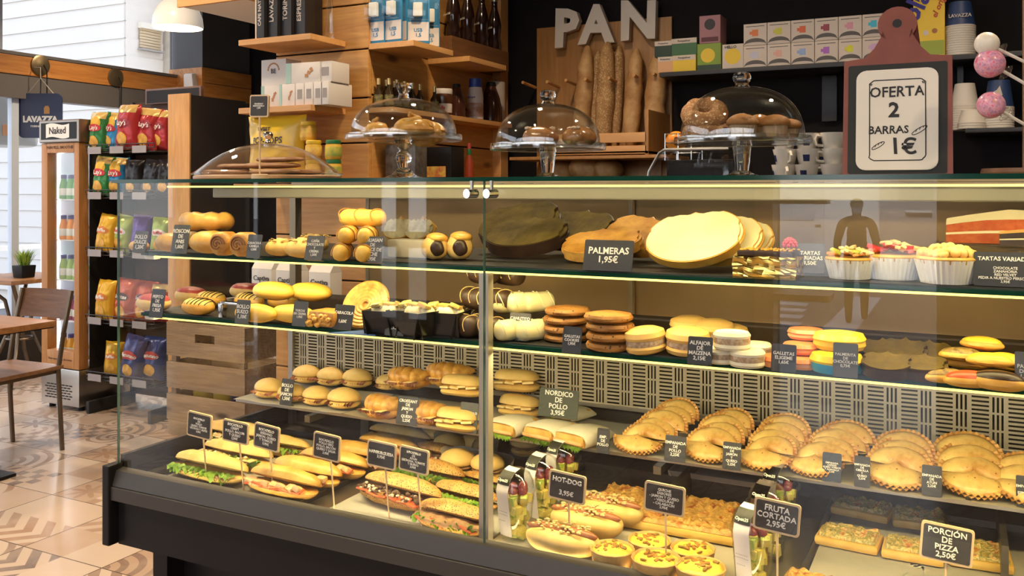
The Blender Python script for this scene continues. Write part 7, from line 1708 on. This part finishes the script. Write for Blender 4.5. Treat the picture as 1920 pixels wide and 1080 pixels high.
# tall wooden panel beside the rack, crate of goods
t = thing('tall_side_panel', 'tall wooden fronted dark partition panel beside the snack rack', 'panel', (-4.26, 3.95, 0)); obj('front_board', boxb((-.09, -.012, 0), (.09, 0.0, 2.0), .002), PINEZ, t); obj('body', boxb((-.09, .001, 0), (.09, .46, 1.99)), M('dark side', (.035, .028, .026), .6), t)
t = thing('wooden_crate', 'weathered slatted wooden crate with a hand hole beside the case end', 'crate', (-3.85, 3.925, .085)); wc, dc, hc = .60, .34, .565
for k, (z0, z1) in enumerate(((0, .15), (.185, .335), (.372, .565))):
    if k == 2:
        bm = NB(); y_ = -dc/2
        for lo, hi in (((-wc/2, z0), (wc/2, z0+.085)), ((-wc/2, z0+.135), (wc/2, z1)), ((-wc/2, z0+.085), (-.075, z0+.135)), ((.075, z0+.085), (wc/2, z0+.135))): box(bm, ((lo[0]+hi[0])/2, y_, (lo[1]+hi[1])/2), (hi[0]-lo[0], .016, hi[1]-lo[1]))
        obj('front_slat', bm, CRATEW, t, smooth=False)
    else: obj('front_slat', boxb((-wc/2, -dc/2-.008, z0), (wc/2, -dc/2+.008, z1), .002), CRATEW, t)
    obj('side_slat', boxb((wc/2-.016, -dc/2+.01, z0), (wc/2, dc/2, z1), .002), CRATEW, t); obj('side_slat', boxb((-wc/2, -dc/2+.01, z0), (-wc/2+.016, dc/2, z1), .002), CRATEW, t); obj('rear_slat', boxb((-wc/2+.016, dc/2-.016, z0), (wc/2-.016, dc/2, z1), .002), CRATEW, t)
for sx in (-1, 1): obj('corner_post', boxb((sx*(wc/2-.04)-.018, -dc/2+.01, 0), (sx*(wc/2-.04)+.018, -dc/2+.04, hc)), CRATEW, t)
obj('floor_board', boxb((-wc/2+.016, -dc/2+.01, .0), (wc/2-.016, dc/2-.016, .012)), CRATEW, t)
for i, (x, m_, nm) in enumerate(((-.16, JY, 'yellow'), (.0, JY, 'yellow'), (.13, M('navy lid', (.03, .03, .09), .4), 'navy'))):
    solo('stored_tub', lathe([(0, 0), (.055, 0), (.062, .14), (.066, .142), (.066, .16), (0, .165)], n=28), m_, f'{nm} tub inside the wooden crate, {("by one end", "in the middle", "by the case")[i]}', 'tub', (-3.85+x, 3.90, .1), group=None)
for i, (x, y_) in enumerate(((-4.05, 3.80), (-3.66, 3.80), (-3.86, 4.02))):
    solo('wooden_block', box(NB(), (0, 0, .042), (.16, .12, .084), bev=.003), M('pallet block', (.34, .23, .13), .8, c2=(.26, .17, .09), scale=12), f'wooden block under the crate, {("showing at its front corner", "under its other front corner", "hidden at its rear")[i]}', 'block', (x, y_, 0), group='blocks carrying the crate')

# ------------------------------------------------------------------ tables, chair, plant
IRON = M('bronzed iron', (.16, .12, .085), .4, .8)
t = thing('cafe_table', 'wooden cafe table in front with a black base plate', 'table', (-4.42, 2.62, 0)); obj('tabletop', box(NB(), (0, 0, .745), (.68, .74, .03), bev=.003), TABLEW, t); obj('edge_band', box(NB(), (0, 0, .728), (.66, .72, .008)), BLACK, t)
obj('column', tube([(0, 0, .02), (0, 0, .725)], .035, 16), BLACK, t); obj('base_plate', box(NB(), (0, 0, .009), (.46, .46, .016), bev=.004), BLACK, t)
t = thing('cafe_table', 'wooden cafe table by the window with curved iron legs and a potted plant', 'table', (-6.25, 4.28, 0)); obj('tabletop', box(NB(), (0, 0, .762), (.62, .56, .03), bev=.003), TABLEW, t)
for a in (45, 135, 225, 315):
    c, s = math.cos(math.radians(a)), math.sin(math.radians(a)); obj('leg', tube([(c*.32, s*.32, .0), (c*.30, s*.30, .06), (c*.14, s*.14, .22), (c*.06, s*.06, .42), (c*.10, s*.10, .60), (c*.26, s*.26, .745)], .014, 8), IRON, t)
obj('ring', tube([(.09*math.cos(q), .09*math.sin(q), .32) for q in [2*PI*i/24 for i in range(25)]], .009, 6), IRON, t)
q = (-6.12, 4.22, .778); t = thing('grass_pot', 'small grass plant in a square black pot on the window table', 'plant', q); obj('pot', box(NB(), (0, 0, .045), (.10, .10, .09), bev=.006, taper=1.15), BLACK, t)
bm = NB()
for i in range(150):
    a, l, h = rnd.uniform(0, 6.28), rnd.uniform(.02, .10), rnd.uniform(.07, .125); r0 = rnd.uniform(0, .035); b0 = Vector((r0*math.cos(a), r0*math.sin(a), .085)); e = b0 + Vector((l*math.cos(a), l*math.sin(a), h)); m1 = (b0+e)/2 + Vector((0, 0, .03)); n_ = Vector((-math.sin(a), math.cos(a), 0))*.0035
    vs = [bm.verts.new(p) for p in (b0-n_, b0+n_, m1+n_*.8, e, m1-n_*.8)]; bm.faces.new(vs)
o = obj('grass', bm, M('grass blades', (.16, .30, .03), .5, c2=(.30, .42, .05), scale=20), t); o['kind'] = 'stuff'
t = thing('cafe_chair', 'iron cafe chair with a wooden seat and curved wooden backrest', 'chair', (-4.575, 3.03, 0), math.radians(3)); WSE = wood('chair wood', (.30, .16, .085), (.18, .088, .042), 'x', .4, 8)
obj('seat', box(NB(), (0, 0, .455), (.42, .42, .022), bev=.006), WSE, t); obj('seat_frame', box(NB(), (0, 0, .432), (.38, .38, .018)), IRON, t)
for sx in (-1, 1):
    obj('leg', tube([(sx*.195, .21, 0), (sx*.195, .195, .25), (sx*.195, .185, .44), (sx*.195, .215, .62), (sx*.195, .27, .86)], .0125, 8), IRON, t)
    obj('leg', tube([(sx*.185, -.20, 0), (sx*.175, -.18, .44)], .0125, 8), IRON, t)
f = lambda u, v: Vector(((u-.5)*.41, .232+.045*v+.035*(1-(2*u-1)**2)+.0*u, .705+.155*v)); obj('backrest', sheet(f, 16, 4, th=.012), WSE, t)
# ------------------------------------------------------------------ things hanging by the window
t = thing('pendant_lamp', 'white glass dome pendant lamp glowing near the window column', 'lamp', (-3.9, 3.6, 2.315)); obj('shade', lathe(shell([(.134, 0), (.136, .01), (.130, .06), (.108, .115), (.07, .155), (.03, .175), (0, .178)], .004), n=48), M('opal glass', (.86, .80, .70), .3, emit=.35), t)
obj('bulb', blob(NB(), (0, 0, .08), (.035, .035, .045), sub=2), M('warm bulb', (1, .85, .62), .5, emit=7), t); obj('cord', tube([(0, 0, .178), (0, 0, CEIL-2.315)], .004), BLACK, t); lamp('pendant_bulb', 'POINT', (-3.9, 3.6, 2.34), 9, WARM, shadow_soft_size=.04)
for px, py, ex, ey, lb in ((77, 122, 88, 178, 'round brass pulley on the beam, the one over the hanging sign'), (218, 145, 227, 215, 'round brass pulley on the beam, over the snack rack')):
    q = atX(px, py, XW+.045); e = atX(ex, ey, XW+.09); t = thing('beam_pulley', lb, 'pulley', q)
    obj('disc', lathe([(0, 0), (.075, 0), (.08, .006), (.08, .014), (.06, .02), (.03, .018), (0, .03)], rot=RY(90) @ Matrix.Translation((0, 0, -.015)), n=36), M('brushed brass', (.36, .28, .17), .35, .9), t); obj('cord', tube([(.03, 0, 0), (e-q)*.2+Vector((.03, .02, 0)), e-q], .0045, 6), BLACK, t)
q = atX(76, 217, XW+.125); t = thing('hanging_sign', 'dark blue square sign with rounded corners hanging in the window', 'sign', q, math.radians(28)); ws = .345
obj('panel', prism(rrect(ws, .355, .045, 6), -.006, .006, RX(90)), M('sign navy', (.012, .022, .075), .4), t, smooth=False); obj('string', tube([(-ws*.3, 0, .175), (0, 0, .30), (ws*.3, 0, .175)], .003, 6), M('string', (.5, .45, .4), .8), t); obj('top_cord', tube([(0, 0, .30), (0, 0, 2.39-q.z), (-.085, .045, 2.40-q.z)], .003, 6), MATS['string'], t)
lettering(t, 'LAVAZZA', .062, WHITE, (0, -.0068, -.03), bold=.004); lettering(t, 'TORINO, ITALIA', .021, WHITE, (0, -.0068, -.085)); obj('tower_emblem', prism([(-.022, -.015), (.022, -.015), (.022, .03), (.012, .048), (-.012, .048), (-.022, .03)], .006, .0072, Matrix.Translation((.052, 0, .03)) @ RX(90)), M('emblem gold', (.45, .22, .06), .5), t, smooth=False)
q = atY(355, 154, YC0-.10); solo('wall_speaker', box(NB(), (0, 0, 0), (.11, .10, .165), bev=.02, taper=.85), M('speaker white', (.62, .60, .60), .5), 'small white loudspeaker fixed on the wooden band of the column', 'speaker', (q.x, YC0-.082, q.z), (math.radians(8), 0, math.radians(12)))
# ceiling lamps of the shop
def cl():
    t = thing('ceiling_light', None, 'lamp'); obj('ring', lathe([(.06, 0), (.085, 0), (.085, -.012), (.06, -.012), (.055, -.004)], n=28), WHITE, t); obj('lens', lathe([(0, -.003), (.056, -.004)], n=28), M('lamp lens', (1, .85, .65), .5, emit=6), t); return t
CLK = Kind(cl)
for i, (x, y) in enumerate(DOWNLIGHTS): CLK((x, y, CEIL-.001), 'round recessed ceiling downlight with a white ring above the shop floor', 0, 'round ceiling downlights')
# ------------------------------------------------------------------ passer-by across the street, mirrored in the case glass
def person():
    t = thing('person', 'person in dark coat and blue face mask, mirrored in the case glass', 'person', (-1.36, -10.2, ZG), math.radians(172))
    J = [(0, 0, .95, .135), (0, .01, 1.12, .135), (0, .01, 1.30, .15), (0, 0, 1.43, .10), (0, 0, 1.49, .055), (0, -.02, 1.56, .075), (0, -.02, 1.66, .085),
         (.19, 0, 1.40, .075), (.26, .02, 1.12, .058), (.25, -.06, .90, .045), (-.19, 0, 1.40, .075), (-.26, -.02, 1.12, .058), (-.25, -.04, .88, .045),
         (.10, -.02, .88, .10), (.11, -.10, .48, .07), (.11, -.08, .09, .05), (.11, -.20, .035, .04), (-.10, .03, .88, .10), (-.11, .10, .48, .07), (-.11, .24, .10, .05), (-.11, .14, .04, .04)]
    E = [(0, 1), (1, 2), (2, 3), (3, 4), (4, 5), (5, 6), (3, 7), (7, 8), (8, 9), (3, 10), (10, 11), (11, 12), (0, 13), (13, 14), (14, 15), (15, 16), (0, 17), (17, 18), (18, 19), (19, 20)]
    me = bpy.data.meshes.new('body'); me.from_pydata([j[:3] for j in J], E, []); o = bpy.data.objects.new('body', me); COL.objects.link(o); o.parent = t
    m = o.modifiers.new('skin', 'SKIN'); s = o.modifiers.new('smooth', 'SUBSURF'); s.levels = 1; s.render_levels = 2
    for v, j in zip(me.skin_vertices[0].data, J): v.radius = (j[3], j[3])
    me.skin_vertices[0].data[0].use_root = True; me.materials.append(M('dark brown coat', (.035, .026, .02), .8))
    obj('face', blob(NB(), (0, -.062, 1.615), (.066, .06, .09), sub=3), M('skin', (.45, .26, .18), .6), t); obj('hair', blob(NB(), (0, .0, 1.66), (.09, .10, .085), .006, 30, 3, .8), M('dark hair', (.02, .015, .012), .8), t)
    obj('face_mask', blob(NB(), (0, -.092, 1.575), (.058, .042, .052), sub=3), M('blue mask', (.22, .48, .75), .7), t)
    for sx, y in ((1, -.06), (-1, -.04)):
        bm = NB(); blob(bm, (sx*.25, y, .83), (.022, .035, .05), sub=2)
        for k in range(4): tube([(sx*.25, y-.028+.018*k, .80), (sx*.248, y-.030+.018*k, .755), (sx*.242, y-.026+.018*k, .725)], [.009, .008, .006], 6, bm)
        tube([(sx*.245, y-.03, .84), (sx*.235, y-.055, .80), (sx*.23, y-.058, .775)], [.010, .009, .007], 6, bm); obj('hand', bm, MATS['skin'], t)
person()
